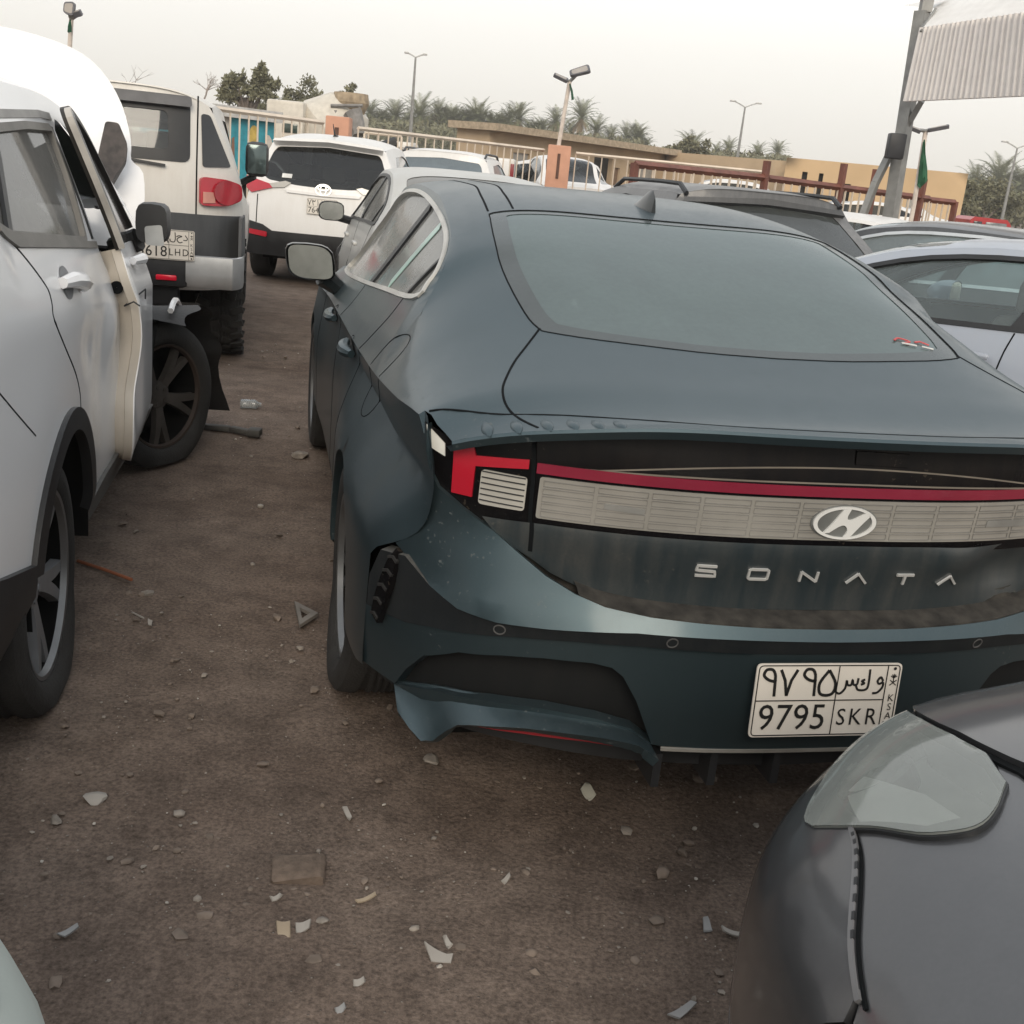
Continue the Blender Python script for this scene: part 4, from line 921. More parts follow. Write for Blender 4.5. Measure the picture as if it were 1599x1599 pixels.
    ell = lambda s: [(cy+rx*s*math.cos(t), cz_+rz*s*math.sin(t)) for t in np.linspace(0, 2*math.pi, 41)[:-1]]
    em.patch(bch, ell(1.06), res=.02, off=.006, thick=.005); eo = em.build('oval_badge', plain('badge backing', (.15, .155, .15), .3), SE)
    el = MB(); el.patch(bch, ell(1.0), [ell(.87)], res=.02, off=.010, thick=.005)
    hp = [(-.60, -.62), (-.30, -.80), (-.02, .02)]
    Hs = smooth([(-.66, -.66), (-.42, -.05), (-.20, .62), (-.13, .88)], 4)+smooth([(.12, .93), (.04, .45), (.10, .22), (.30, .30), (.62, .66)], 4)+smooth([(.80, .50), (.62, .08), (.36, -.60), (.24, -.90)], 4)+smooth([(.02, -.94), (.13, -.48), (.02, -.16), (-.16, -.20), (-.46, -.62)], 4)
    el.patch(bch, [(cy-a*rx*.96, cz_+b*rz*.96) for a, b in Hs], res=.012, off=.010, thick=.005); el.build('badge_emblem', plain('badge white metal', (.80, .80, .78), .35, metal=.25, var=.03), eo)
    # bumper
    yc_ = lambda z: float(YC(z))
    shelf = [(0, .643), (.16, .644), (.297, .648), (.40, .653), (.492, .664), (.55, .682), (.609, .710), (.66, .745), (.713, .783), (.775, .818), (.821, .850), (.842, .890), (.852, .93), (yc_(.985), .985)]
    stop = [(0, .619), (.2, .621), (.428, .622), (.60, .607), (.70, .602), (.773, .607), (.824, .632), (.872, .676)]
    Xb = cz((.60, -.012), (.62, -.012), (.645, .0), (.70, .018), (.80, .04), (1.0, .03))
    Xs = cz((.48, .012), (.56, .008), (.60, -.002), (.62, -.008), (.70, -.008))
    Xl_ = cz((.27, .045), (.36, .035), (.45, .022), (.56, .016), (.62, .014))
    bmp = MB(); uch = rc(Xb)
    right = [(yc_(z), z) for z in np.linspace(.985, .69, 10)]
    bmp.patch(uch, mir(shelf[:-1]+right+list(reversed(stop))), res=.03, thick=.018)
    sbot = [(0, .585), (.2, .585), (.417, .588), (.55, .582), (.667, .570), (.74, .555), (.815, .534), (.86, .515), (yc_(.50), .50)]
    lch2 = rc(Xl_)
    rec = [(.868, .345), (.85, .40), (.822, .455), (.759, .500), (.68, .520), (.597, .530), (.5, .534), (.46, .528), (.435, .51), (.40, .455), (.352, .352), (.372, .366), (.401, .386), (.48, .403), (.587, .411), (.70, .404), (.79, .385)]
    low = sbot+[(yc_(z), z) for z in np.linspace(.49, .345, 5)]+[(.79, .345), (.66, .355), (.40, .355), (.335, .348), (0, .338)]
    bmp.patch(lch2, mir(low), [rec, [(-a, b) for a, b in rec]], res=.03, thick=.03)
    zt = Cv((.345, .345), (.372, .366), (.401, .386), (.48, .403), (.587, .411), (.70, .404), (.79, .385), (.87, .342)); zb = Cv((.345, .338), (.40, .372), (.50, .382), (.60, .380), (.70, .366), (.752, .348), (.818, .279), (.87, .315))
    wch = rear_chart(lambda y, z: bowz(y, z)+.06-.075*np.clip((zt(np.abs(y))-z)/np.maximum(zt(np.abs(y))-zb(np.abs(y)), .006), 0, 1.0))
    wp = [(y, float(zt(y))) for y in np.linspace(.35, .868, 24)]+[(y, float(zb(y))) for y in np.linspace(.868, .35, 24)]
    for sg in (1, -1): bmp.patch(wch, [(sg*a, b) for a, b in wp], res=.02, thick=.02)
    bo = bmp.build('rear_bumper', PT, SE)
    st = MB(); sch = rc(Xs); st.patch(sch, mir(stop+[(yc_(.66), .66), (yc_(.58), .58)]+list(reversed(sbot))), res=.025, thick=.03)
    so_ = st.build('bumper_strip', paint('painted shade strip', (.008, .011, .014), dust=(.2, .19, .17), amt=.3, side=.05, rough=.4, coat=.0, spec=.15), bo)  # downward facet of the teal paint, its dark ground reflection put into the colour
    for y, z in ((.353, .604), (-.353, .604), (.69, .583), (-.69, .583)):
        s = MB(); a = [(y+.011*math.cos(t), z+.011*math.sin(t)) for t in np.linspace(0, 6.283, 20)]; s.ribbon(sch, a, .0025, .002, .002, step=.004); s.build('parking_sensor', plain('sensor ring', (.10, .10, .10), .5), so_)
    dch = rc(lambda z: Xl_(z)+.060)
    for sg in (1, -1): ri = MB(); ri.patch(dch, [(sg*a, b) for a, b in rounded([(.90, .32), (.86, .49), (.74, .545), (.42, .555), (.32, .33)], .03)], res=.04); ri.build('bumper_insert', paint('sooty black plastic', (.010, .011, .012), dust=(.15, .135, .115), amt=.22, side=.02, rough=.6, coat=0, streak=1, spec=.15), bo)
    sl = MB(); V = []; shz = Cv(*[(a, b) for a, b in shelf[:10]])
    for y in np.linspace(-.76, .76, 71):
        z0 = float(shz(abs(y))); b_ = float(bow(np.array(y)))
        xb = float(Xb(np.array(z0))); V += [(b_+xb+.004, y, z0-.014), (b_+xb+.006, y, z0+.002), (b_+.035, y, z0+.010), (b_+.066, y, z0+.016), (b_+.070, y, z0+.04)]
    sl.grid(V, 61, 5)
    sl.patch(rc(lambda z: .085+0*z), mir([(0, .63), (.45, .64), (.60, .665), (.70, .735), (.76, .80), (.74, .83), (.60, .77), (.4, .70), (0, .69)]), res=.04)
    sl.build('boot_sill', plain('dusty sill', (.030, .027, .023), .95, var=.6, vscale=25), bo)
    for sg in (1, -1):
        q = MB(); q.patch(rc(lambda z: .012+0*z), [(sg*a, b) for a, b in ((.735, .345), (.69, .364), (.60, .376), (.50, .378), (.405, .368), (.405, .350), (.50, .355), (.62, .352))], res=.03, thick=.01); q.build('rear_reflector', M_REDDK, bo)
    q = MB(); q.ribbon(lch2, [(y, .341) for y in np.linspace(.33, -.33, 20)], .008, .004, .006); q.build('bumper_garnish', plain('dull garnish', (.24, .23, .21), .5), bo)
    df = MB(); df.patch(rc(lambda z: .11+0*z), mir([(0, .345), (.78, .35), (.76, .29), (.4, .27), (0, .262)]), res=.06, thick=.03)
    for y in (.33, .2, -.2, -.33, 0.05): df.box((.12, y, .285), (.12, .018, .08))
    df.build('diffuser', M_BLACK, bo)
    # corner vent behind the wheel
    ch = side_chart(Y, 1)
    vt = MB(); va = smooth([(.345, .68), (.36, .64), (.38, .59), (.40, .54), (.415, .49)], 5); vt.ribbon(ch, va, .046, .006, .014, taper=(.25, .8, 1, 1, .9)); vo = vt.build('corner_vent', M_GLOSSBLK, bo)
    vr = MB()
    for i in range(5):
        x, z = va[3+4*i if 3+4*i < len(va) else -1]; vr.ribbon(ch, [(x-.017, z-.003), (x, z+.004), (x+.017, z-.002)], .007, .010, .008)
    vr.build('vent_rib', plain('vent rib', (.022, .021, .020), .5), vo)
    # vortex bumps on the deck edge
    for y in (.745, .692, .636, .588, .542, .50):
        m = MB(); x0 = float(Cv((0, .035), (.2, .04), (.458, .07), (.7, .145), (.85, .24))(y)); V = []
        for i in range(7):
            for j in range(7):
                a = math.pi*j/6; t = i/6; s_ = math.sin(math.pi*t)**.7; x = x0+.045-.075*t; yy = y+.012*s_*math.cos(a)
                V.append((x, yy, float(Zt(np.array([x]), np.array([yy]))[0])-.001+.011*s_*math.sin(a)*(t**.6)))
        m.grid(V, 7, 7); m.build('air_fin', PT, SE)
    # plate
    number_plate(bo, flat_chart((-.004, -.0, .484), (0, -1, 0), (.06, 0, 1)), .335, .165, '9795', 'SKR', '9795', ('seen', 'kaf', 'waw'))
    # sticker on the rear glass
    stk = MB(); stk.ribbon(top, smooth([(.63, -.385), (.645, -.405), (.632, -.43), (.62, -.41)], 4), .006, .002, .002); stk.ribbon(top, [(.632, -.445), (.642, -.465), (.628, -.485)], .006, .002, .002)
    so2 = stk.build('window_sticker', plain('red sticker', (.45, .06, .06), .5), SE)
    stk = MB(); stk.ribbon(top, [(.618, -.40), (.612, -.44)], .006, .002, .002); stk.ribbon(top, [(.612, -.455), (.606, -.485)], .005, .002, .002); stk.build('sticker_text', plain('white sticker', (.6, .6, .58), .5), so2)
    wheel(SE, (1.10, .826, .335), 1, Rt=.338, wd=.235, rr=.245, spokes=5, m_rim=M_ALLOYDK, m_edge=M_ALLOY, tread=1, flat=.012)
    wheel(SE, (3.94, .80, .335), 1, Rt=.338, wd=.235, rr=.245, spokes=5, m_rim=M_ALLOYDK, m_edge=M_ALLOY)
    wheel(SE, (1.10, -.82, .335), -1, Rt=.338, lod=0); wheel(SE, (3.94, -.82, .335), -1, Rt=.338, lod=0)
    cabin(SE, 1.25, 3.55, .62, .86, 1.38)
    return SE
teal_sedan()

# ------------------------------------------------------------------ other cars: shared shell
def heading(rz): return Matrix(((-math.sin(rz), -math.cos(rz), 0), (math.cos(rz), -math.sin(rz), 0), (0, 0, 1))).to_euler()
def place(name, carpt, world, yaw, label, cat='car', group=None):
    """root at the middle of the tail, on the ground; the car point (x forward, y left) stands on the world point"""
    F = np.array([-math.sin(yaw), math.cos(yaw)]); Lf = np.array([-math.cos(yaw), -math.sin(yaw)])
    p = np.array(world[:2])-F*carpt[0]-Lf*carpt[1]
    o = empty(name, (p[0], p[1], 0)); o.rotation_euler = heading(yaw); tag(o, label, cat, group); return o
def shell(root, PT, GL, Y, X, zr, ye, zc, L, Lr, cowl, axles, Rt, wins, ztop_seam, W=.92, crown=4, wind=None, rglass_rear=None, rglass_top=None, zlow=.25, res=.07, roof_x0=None, cab=True, rails=False, sills=None, steer_side=1, rimm=None, lod=0, belt=.95, sides=(1, -1)):
    """body of one car: sides with their window openings, roof and bonnet, tail, panes, wheels, cabin"""
    top = top_chart(lambda x, y: zr(x)+(zc(x)-zr(x))*(1-np.minimum(np.abs(y)/ye(x), 1.03)**crown))
    rear = rear_chart(X); B = MB()
    zz = np.linspace(zlow+.08, ztop_seam, 20); yc = fix_seam(Y, X, zz); xc = X(yc, zz)
    charts = {}
    archs = [arc(a, Rt, Rt+.045, 176, 4, 16) for a in axles]
    x0 = roof_x0 if roof_x0 is not None else xc[-1]+.04
    for sg in sides:
        ch = charts[sg] = side_chart(Y, sg)
        out = [(xc[i], zz[i]) for i in range(len(zz))]+[(x, float(zr(x))) for x in np.arange(x0, L-.12, .09)]+[(L-.12, zlow+.1)]
        out += [(axles[1]+Rt+.2, zlow)]+list(reversed(archs[1]))+[(axles[1]-Rt-.2, zlow-.03), (axles[0]+Rt+.2, zlow-.03)]+list(reversed(archs[0]))+[(max(.15, axles[0]-Rt-.2), zlow)]
        B.patch(ch, out, wins, res=res)
    # tail
    yz = [(float(a), float(b)) for a, b in zip(yc, zz)]
    tl = [(0, zlow+.08)]+yz
    tr = [(y, float(top.f(np.array([x0-.04 if roof_x0 is None else X(np.array([y]), np.array([ztop_seam]))[0]]), np.array([y]))[2][0])) for y in np.linspace(yz[-1][0]*.96, 0, 8)]
    tail = [p for p in tl]+tr
    tail_h = [rglass_rear] if rglass_rear else []
    B.patch(rear, [(0, zlow+.08)]+yz+tr+[(-y, z) for y, z in reversed(tr[:-1])]+[(-y, z) for y, z in reversed(yz)], tail_h, res=res)
    # roof and bonnet
    yy = np.linspace(0, yc[-1]*.98, 8); edge = [(float(X(np.array([y]), np.array([tr[0][1]]))[0]), float(y)) for y in yy]
    half = edge+[(x, float(ye(x))) for x in np.arange(x0+.02, L-.1, .09)]+[(L-.1, .4), (L, 0)]
    full = half+[(x, -y) for x, y in reversed(half) if y > 1e-6]
    ws = [(cowl[0], 0), (cowl[0]+.01, .45), (cowl[0]+.05, float(ye(cowl[0]))-.05), (cowl[1]-.12, float(ye(cowl[1]-.1))-.05), (cowl[1], .35), (cowl[1]+.03, 0)] if wind is None else wind
    wsf = ws+[(x, -y) for x, y in reversed(ws) if y > 1e-6]
    hs_ = [wsf]+([rglass_top] if rglass_top else [])
    B.patch(top, full, hs_, res=res)
    zf = float(zr(L-.12))
    B.patch(front_chart(lambda y, z: L-.02-.22*(np.abs(y)/W)**3-.1*np.abs(z-.6)), mir([(0, zlow), (W*.75, zlow), (W*.82, .5), (W*.75, zf), (0, zf+.05)]), res=.15)
    body = B.build('body', PT, root)
    u = MB(); u.box(((L)/2, 0, zlow+.08), (L-1.0, W*1.6, .14)); u.box(((axles[0]+axles[1])/2, 0, zlow+.22), (axles[1]-axles[0]-2*Rt-.1, W*1.8, .35))
    for a in axles: u.box((a, 0, .62), (.8, W*1.35, .45))
    u.build('underbody', M_DARK, root)
    for sg in sides:
        for w_ in wins:
            m = MB(); m.patch(charts[sg], w_, off=-.012, res=.12); m.build('side_window', GL, root)
    m = MB(); m.patch(top, wsf, off=-.004, res=.1); m.build('windscreen', GL, root)
    if rglass_rear: m = MB(); m.patch(rear, rglass_rear, off=-.004, res=.08); m.build('rear_window', GL, root)
    if rglass_top: m = MB(); m.patch(top, rglass_top, off=-.004, res=.08); m.build('rear_window', GL, root)
    for a in axles:
        for sg in (1, -1): wheel(root, (a, sg*(W-.11), Rt), sg, Rt=Rt, rr=Rt*.70, m_rim=rimm, lod=lod)
    if cab: cabin(root, x0+.25 if roof_x0 is None else roof_x0, cowl[1]-.1, W*.72, belt, 1.4, steer_side=steer_side)
    return dict(top=top, rear=rear, side=charts, body=body, yc=Cv(*zip(zz, yc)))
def lamp_part(root, ch, poly, mat, name='tail_lamp', off=.012, thick=.015, res=.06):
    m = MB(); m.patch(ch, poly, off=off, thick=thick, res=res); return m.build(name, mat, root)
def side_mirror(root, c, mat, sg=1, s=1.0):
    mm = MB(); V = []; c = np.array(c)
    for i in range(7):
        k = (.96, 1, .98, .9, .75, .5, .1)[i]; xx = -.07+.03*i
        for j in range(14):
            a = 2*math.pi*j/14; ca, sa = math.cos(a), math.sin(a)
            V.append(c+s*np.array([xx, .115*k*abs(ca)**.6*np.sign(ca), .085*k*abs(sa)**.6*np.sign(sa)]))
    mm.grid(V, 7, 14, close_v=True); mm.tube([c+s*np.array((0, -.06*sg, -.05)), c+s*np.array((.04, -.2*sg, -.08))], .035*s, 8); mo = mm.build('wing_mirror', mat, root)
    g = MB(); g.add([c+s*np.array([-.069, .104*abs(math.cos(a))**.6*np.sign(math.cos(a)), .075*abs(math.sin(a))**.6*np.sign(math.sin(a))]) for a in np.linspace(0, 2*math.pi, 25)[:-1]], [tuple(range(23, -1, -1))])
    g.build('mirror_glass', plain('dusty mirror', (.42, .43, .41), .22, metal=.75), mo); return mo

WHITE = paint('white paint', (.74, .74, .735), dust=(.42, .38, .33), amt=.30, side=.16, rough=.30, coat=.5)
WHITE2 = paint('cream white paint', (.68, .665, .63), dust=(.40, .35, .29), amt=.30, side=.25, rough=.35, coat=.4)
GL_CLEAR = glass('clear car glass', (.74, .80, .78), (.40, .40, .38), .08, .05)
GL_TINT = glass('tinted car glass', (.30, .33, .33), (.34, .34, .32), .03, .05)
GL_DUST = glass('dusty car glass', (.42, .44, .43), (.40, .39, .36), .40, .10)

# ================================================================== small SUV with a roof (used twice)
def suv_curves(H=1.68, W=.92, L=4.6, slope=.42):
    s = H/1.68
    zr = Cv((.2, 1.50*s), (.5, 1.555*s), (1.2, 1.585*s), (2.2, 1.58*s), (2.8, 1.52*s), (3.1, 1.38*s), (3.55, 1.10*s), (3.8, 1.01*s), (4.3, .93), (L, .72))
    ye = Cv((.2, .62), (.5, .635), (1.2, .65), (2.2, .645), (2.8, .64), (3.1, .68), (3.55, .76), (3.8, .78), (4.3, .74), (L, .55))
    zc = Cv((.2, 1.56*s), (.5, 1.625*s), (1.2, 1.672*s), (2.2, 1.67*s), (2.8, 1.59*s), (3.1, 1.44*s), (3.55, 1.16*s), (3.8, 1.07*s), (4.3, .99), (L, .76))
    bz = Cv((0, 1.10*s), (1.0, 1.10*s), (3.0, 1.02*s), (3.8, .98*s), (4.3, .90), (L, .66))
    rows = [(Cv((0, .25), (L, .25)), Cv((0, W-.14), (.6, W-.07), (4, W-.07), (L, .6))), (Cv((0, .45), (L, .42)), Cv((0, W-.08), (.6, W-.01), (4, W-.01), (L, .64))),
            (Cv((0, .80), (L, .6)), Cv((0, W-.06), (.6, W), (4, W), (L, .64))), (bz, Cv((0, W-.13), (.6, W-.07), (3, W-.06), (3.8, W-.10), (L, .62))), (zr, ye)]
    return zr, ye, zc, knots(rows)
def crossover():
    """white crossover seen from behind"""
    P = place('white_crossover', (0, 0), (-2.42, 12.85), R(2), 'white crossover seen from behind, with long red and clear tail lamps and a beige plate', 'car')
    zr, ye, zc, Y = suv_curves(1.70, .925)
    rp_ = Cv((.3, .05), (.55, -.01), (.75, .0), (.95, .02), (1.12, .05), (1.3, .16), (1.55, .32), (1.7, .40))
    X = lambda y, z: rp_(z)+.16*(np.abs(y)/.9)**4
    win = [[(.75, 1.17), (.62, 1.38), (.95, 1.50), (2.0, 1.53), (2.6, 1.48), (3.1, 1.25), (3.4, 1.08), (2.4, 1.11)]]
    rg = rounded(mir([(0, 1.54), (.56, 1.505), (.60, 1.46), (.70, 1.20), (.62, 1.145), (.3, 1.11), (0, 1.10)]), .03)
    d = shell(P, WHITE, GL_TINT, Y, X, zr, ye, zc, 4.6, 0, (2.75, 3.75), (.95, 3.6), .35, win, 1.55, W=.925, rglass_rear=rg)
    r_ = d['rear']
    for sg in (1, -1):
        lamp_part(P, r_, [(sg*a, b) for a, b in ((.875, 1.16), (.86, 1.03), (.80, .99), (.56, 1.06), (.60, 1.10))], M_RED, off=.02, thick=.03)
        lamp_part(P, r_, [(sg*a, b) for a, b in ((.60, 1.10), (.56, 1.06), (.43, 1.075), (.36, 1.125), (.42, 1.14))], M_CLEAR, name='reversing_lamp', off=.02, thick=.03)
        lamp_part(P, r_, rounded([(sg*.60, .53), (sg*.82, .55), (sg*.82, .60), (sg*.60, .585)], .015), M_RED, 'rear_reflector', off=.03)
    lamp_part(P, r_, mir([(0, .60), (.55, .60), (.66, .66), (.885, .70), (.85, .33), (0, .33)]), M_BLACK, 'bumper_cladding', off=.012, thick=.02)
    m = MB(); m.patch(r_, mir([(0, 1.575), (.58, 1.54), (.60, 1.51), (0, 1.545)]), off=.10, thick=.12, res=.06); m.build('roof_spoiler', WHITE, P)
    lamp_part(P, r_, mir([(0, 1.045), (.42, 1.055), (.40, 1.025), (0, 1.015)]), WHITE, 'tailgate_garnish', off=.02, thick=.02)
    m = MB(); e = lambda cx, cz, rx, rz: [(cx+rx*math.cos(t), cz+rz*math.sin(t)) for t in np.linspace(0, 6.283, 25)]
    for q in (e(0, 1.08, .085, .058), e(0, 1.08, .032, .055), e(0, 1.10, .06, .024)): m.ribbon(r_, q, .009, .026, .012, step=.02)
    m.build('badge', M_CHROME, P)
    number_plate(P, flat_chart((-.005, 0, .905), (0, -1, 0), (.06, 0, 1)), .34, .17, '7644', 'BND', '7311', ('lam', 'dal', 'kaf'))
    m = MB(); m.ribbon(r_, [(.47, 1.20), (.36, 1.20)], .055, .006, .004); m.build('window_sticker', plain('white sticker', (.6, .6, .58), .5), P)
    for sg in (1, -1): m = MB(); m.ribbon(r_, [(sg*.74, .66), (sg*.735, .98)], .012, .002, .004); m.build('tailgate_seam', M_SEAM, P)
    m = MB(); m.tube([(.75, 0, 1.66), (.55, 0, 1.80)], [.012, .004], 6); m.tube([(.80, 0, 1.655), (.72, 0, 1.675)], [.04, .02], 8); m.build('aerial', M_BLACK, P)
    for sg in (1, -1): side_mirror(P, (3.05, sg*1.02, 1.12), WHITE, sg)
    return P
crossover()
def far_suv(name, label, world, yaw, PT, H=1.66, GLs=None, lamps=True, scale=1.0, spoiler=None, rails=True, cat='car', lamp_mat=None, slope=.45, carpt=(0, 0), group=None):
    P = place(name, carpt, world, yaw, label, cat, group); zr, ye, zc, Y = suv_curves(H, .92); s = H/1.68
    rp_ = Cv((.3, .05), (.55, -.01), (.85, .01), (1.0, .04), (1.12*s, .10), (1.3*s, .10+slope*.45), (1.55*s, .10+slope), (1.7*s, .12+slope))
    X = lambda y, z: rp_(z)+.20*(np.abs(y)/.9)**3.5
    win = [[(.95, 1.17*s), (.90, 1.35*s), (1.15, 1.50*s), (2.0, 1.53*s), (2.6, 1.47*s), (3.1, 1.24*s), (3.4, 1.08*s), (2.4, 1.11*s)]]
    rg = rounded(mir([(0, 1.55*s), (.54, 1.515*s), (.585, 1.47*s), (.70, 1.17*s), (.62, 1.13*s), (0, 1.11*s)]), .03)
    d = shell(P, PT, GLs or GL_TINT, Y, X, zr, ye, zc, 4.6, 0, (2.75, 3.75), (.95, 3.6), .35, win, 1.54*s, W=.92, rglass_rear=rg)
    if lamps:
        for sg in (1, -1): lamp_part(P, d['rear'], [(sg*a, b) for a, b in ((.85, 1.13), (.87, 1.00), (.50, 1.03), (.52, 1.07))], lamp_mat or M_REDDK, off=.02, thick=.03)
        lamp_part(P, d['rear'], mir([(0, .55), (.86, .6), (.84, .33), (0, .33)]), M_BLACK, 'bumper_cladding', off=.012, thick=.02)
    if spoiler:
        m = MB(); m.patch(d['rear'], mir([(0, 1.60*s), (.60, 1.555*s), (.63, 1.50*s), (0, 1.545*s)]), off=.035, thick=.04, res=.06); m.build('roof_spoiler', spoiler, P)
    if rails:
        for sg in (1, -1):
            m = MB(); m.tube([(x, sg*(float(ye(x))-.04), float(zr(x))+(.015 if x in (.75, 2.55) else .07)) for x in (.75, .9, 1.3, 1.8, 2.3, 2.55)], .018, 6); m.build('roof_rail', M_BLACK, P)
    for sg in (1, -1): side_mirror(P, (3.05, sg*1.02, 1.1), PT, sg)
    return P, d

# ================================================================== generic saloon
def saloon(name, label, world, yaw, PT, GLs, carpt=(0, 0), H=1.44, cat='car', trim=None, lod=0, steer=1, pillar=True, mirror_mat=None, group=None, cab=True, rail=0, res=.07):
    P = place(name, carpt, world, yaw, label, cat, group); s = H/1.445
    ye = Cv((0, .74), (.2, .78), (.5, .78), (.9, .70), (1.3, .645), (1.7, .62), (2.3, .61), (2.8, .62), (3.2, .67), (3.6, .75), (4.0, .76), (4.7, .55))
    zr = Cv((0, .94), (.2, .985), (.5, 1.0), (.7, 1.06), (1.0, 1.20), (1.3, 1.31*s), (1.7, 1.38*s), (2.3, 1.395*s), (2.8, 1.34*s), (3.2, 1.17), (3.6, .985), (4.0, .92), (4.7, .70))
    zc = Cv((-.02, 1.0), (.3, 1.04), (.5, 1.06), (.7, 1.13), (1.0, 1.265), (1.3, 1.37*s), (1.7, 1.43*s), (2.3, 1.445*s), (2.8, 1.39*s), (3.2, 1.22), (3.65, 1.02), (4.0, .97), (4.7, .74))
    bz = Cv((0, .93), (.5, .985), (.8, 1.02), (1.2, 1.0), (2.4, .965), (3.2, .935), (3.7, .92), (4.7, .66)); W = .90
    rows = [(Cv((0, .22), (4.7, .22)), Cv((0, W-.14), (.6, W-.06), (4, W-.06), (4.7, .58))), (Cv((0, .4), (4.7, .38)), Cv((0, W-.07), (.6, W-.005), (4, W-.005), (4.7, .62))),
            (Cv((0, .70), (4.7, .55)), Cv((0, W-.06), (.6, W), (4, W), (4.7, .62))), (Cv((0, .80), (4.7, .58)), Cv((0, W-.07), (.6, W-.02), (4, W-.02), (4.7, .62))),
            (bz, Cv((0, .77), (.5, .80), (1.2, .81), (3.2, .82), (3.7, .77), (4.7, .58))), (zr, ye)]
    Y = knots(rows, [[0, 1, 2], [2, 3], [3, 4, 5]])
    rp_ = Cv((.3, .05), (.5, -.01), (.7, .02), (.9, .02), (1.02, .0)); X = lambda y, z: rp_(z)+.24*(np.abs(y)/.9)**3
    win = [smooth([(.98, 1.035), (.97, 1.08), (1.15, 1.20*s), (1.6, 1.335*s), (2.2, 1.355*s), (2.7, 1.31*s), (3.1, 1.15), (3.42, .965), (2.8, .975), (1.8, 1.01)], 3, True)]
    rg = smooth([(.62, 0), (.63, .35), (.67, .55), (.78, .575), (1.22, .555), (1.38, .50), (1.42, .25), (1.43, 0)], 3); rgf = rg+[(x, -y) for x, y in reversed(rg) if y > 1e-6]
    d = shell(P, PT, GLs, Y, X, zr, ye, zc, 4.7, 0, (2.62, 3.6), (1.0, 3.7), .325, win, .93, W=W, rglass_top=rgf, roof_x0=.28, belt=.86, steer_side=steer, lod=lod, cab=False, res=res)
    if cab: cabin(P, 1.15, 3.35, .62, .84, 1.3, steer_side=steer)
    for sg in (1, -1):
        lamp_part(P, d['rear'], [(sg*a, b) for a, b in ((.82, .92), (.80, .76), (.5, .80), (.52, .90))], M_REDDK, off=.02, thick=.03)
        ch = d['side'][sg]
        if pillar:
            
            for q_, w_ in (([(2.18, .985), (2.02, 1.36*s)], .10), ([(1.28, 1.02), (1.17, 1.20*s)], .035)): m = MB(); m.ribbon(ch, q_, w_, -.003, .01); m.build('window_pillar', M_BLACK, P)
        if trim:
            m = MB(); q = win[0]; m.ribbon(ch, q+[q[0]], .028, .006, .02, step=.05); m.build('window_trim', trim, P)
        m = MB(); S = lambda pl: m.ribbon(ch, smooth(pl, 4), .008, .001, .003)
        S([(2.19, .98), (2.22, .85), (2.24, .6), (2.22, .28)]); S([(3.30, .96), (3.33, .8), (3.34, .5), (3.30, .3)]); S([(1.05, 1.02), (1.12, .9), (1.28, .78), (1.36, .6)]); m.build('panel_seam', M_SEAM, P)
        for hx in (1.42, 2.36): m = MB(); m.box((hx, sg*(W-.0), .86), (.2, .035, .03), bev=.012); m.build('door_handle', PT, P)
        side_mirror(P, (3.12, sg*1.0, 1.0), mirror_mat or PT, sg)
    return P, d
# ------------------------------------------------------------------ the parked cars round the lot
GREYP = paint('graphite paint', (.035, .037, .041), dust=(.30, .30, .30), amt=.45, side=.2, rough=.35, coat=.6)
BLACKP = paint('black paint', (.010, .011, .013), dust=(.24, .25, .26), amt=.25, side=.12, rough=.25, coat=.8)
BLUEP = paint('pale blue grey paint', (.33, .37, .44), dust=(.38, .38, .38), amt=.35, side=.10, rough=.28, coat=.8, metal=.1)
SILVP = paint('silver white paint', (.48, .49, .48), dust=(.40, .38, .35), amt=.35, side=.3, rough=.35, coat=.5)
far_suv('white_suv', 'white SUV with a blue-grey window and roof rails, half hidden behind the crossover', (-1.55, 16.6), R(-4), WHITE, H=1.70, GLs=glass('blue grey glass', (.12, .17, .20), (.30, .36, .40), .45, .06))
saloon('silver_saloon', 'pale silver saloon just ahead of the teal saloon, its side windows and one mirror showing', (-1.86, 10.3), R(13), SILVP, GL_DUST, carpt=(3.12, 1.0), H=1.45, mirror_mat=M_BLACK, trim=M_BLACK)
far_suv('graphite_suv', 'dusty graphite SUV with a black roof spoiler, tail lamp just above the teal roof', (1.78, 7.8), R(13), GREYP, H=1.535, GLs=glass('dark dusty glass', (.06, .07, .07), (.22, .24, .24), .22, .06), spoiler=paint('graphite spoiler', (.02, .021, .023), dust=(.25, .25, .25), amt=.3, side=.1, rough=.4, coat=.3), slope=.62)
saloon('black_saloon', 'black saloon with a bright strip round its side windows, behind the pale blue car', (2.86, 8.25), R(56), BLACKP, glass('grey blue glass', (.30, .36, .38), (.36, .42, .44), .40, .06), carpt=(2.2, .9), H=1.43, trim=M_CHROME)
saloon('pale_blue_saloon', 'pale blue-grey saloon at right with its steering wheel showing through the glass', (2.30, 5.34), R(53), BLUEP, glass('greenish glass', (.74, .85, .85), (.38, .45, .46), .16, .05), carpt=(2.15, .82), H=1.40, trim=M_BLACK)
saloon('white_saloon', 'white saloon roof low between the graphite SUV and the brown fence', (2.65, 11.5), R(60), WHITE, GL_TINT, carpt=(2.2, .9), H=1.40)

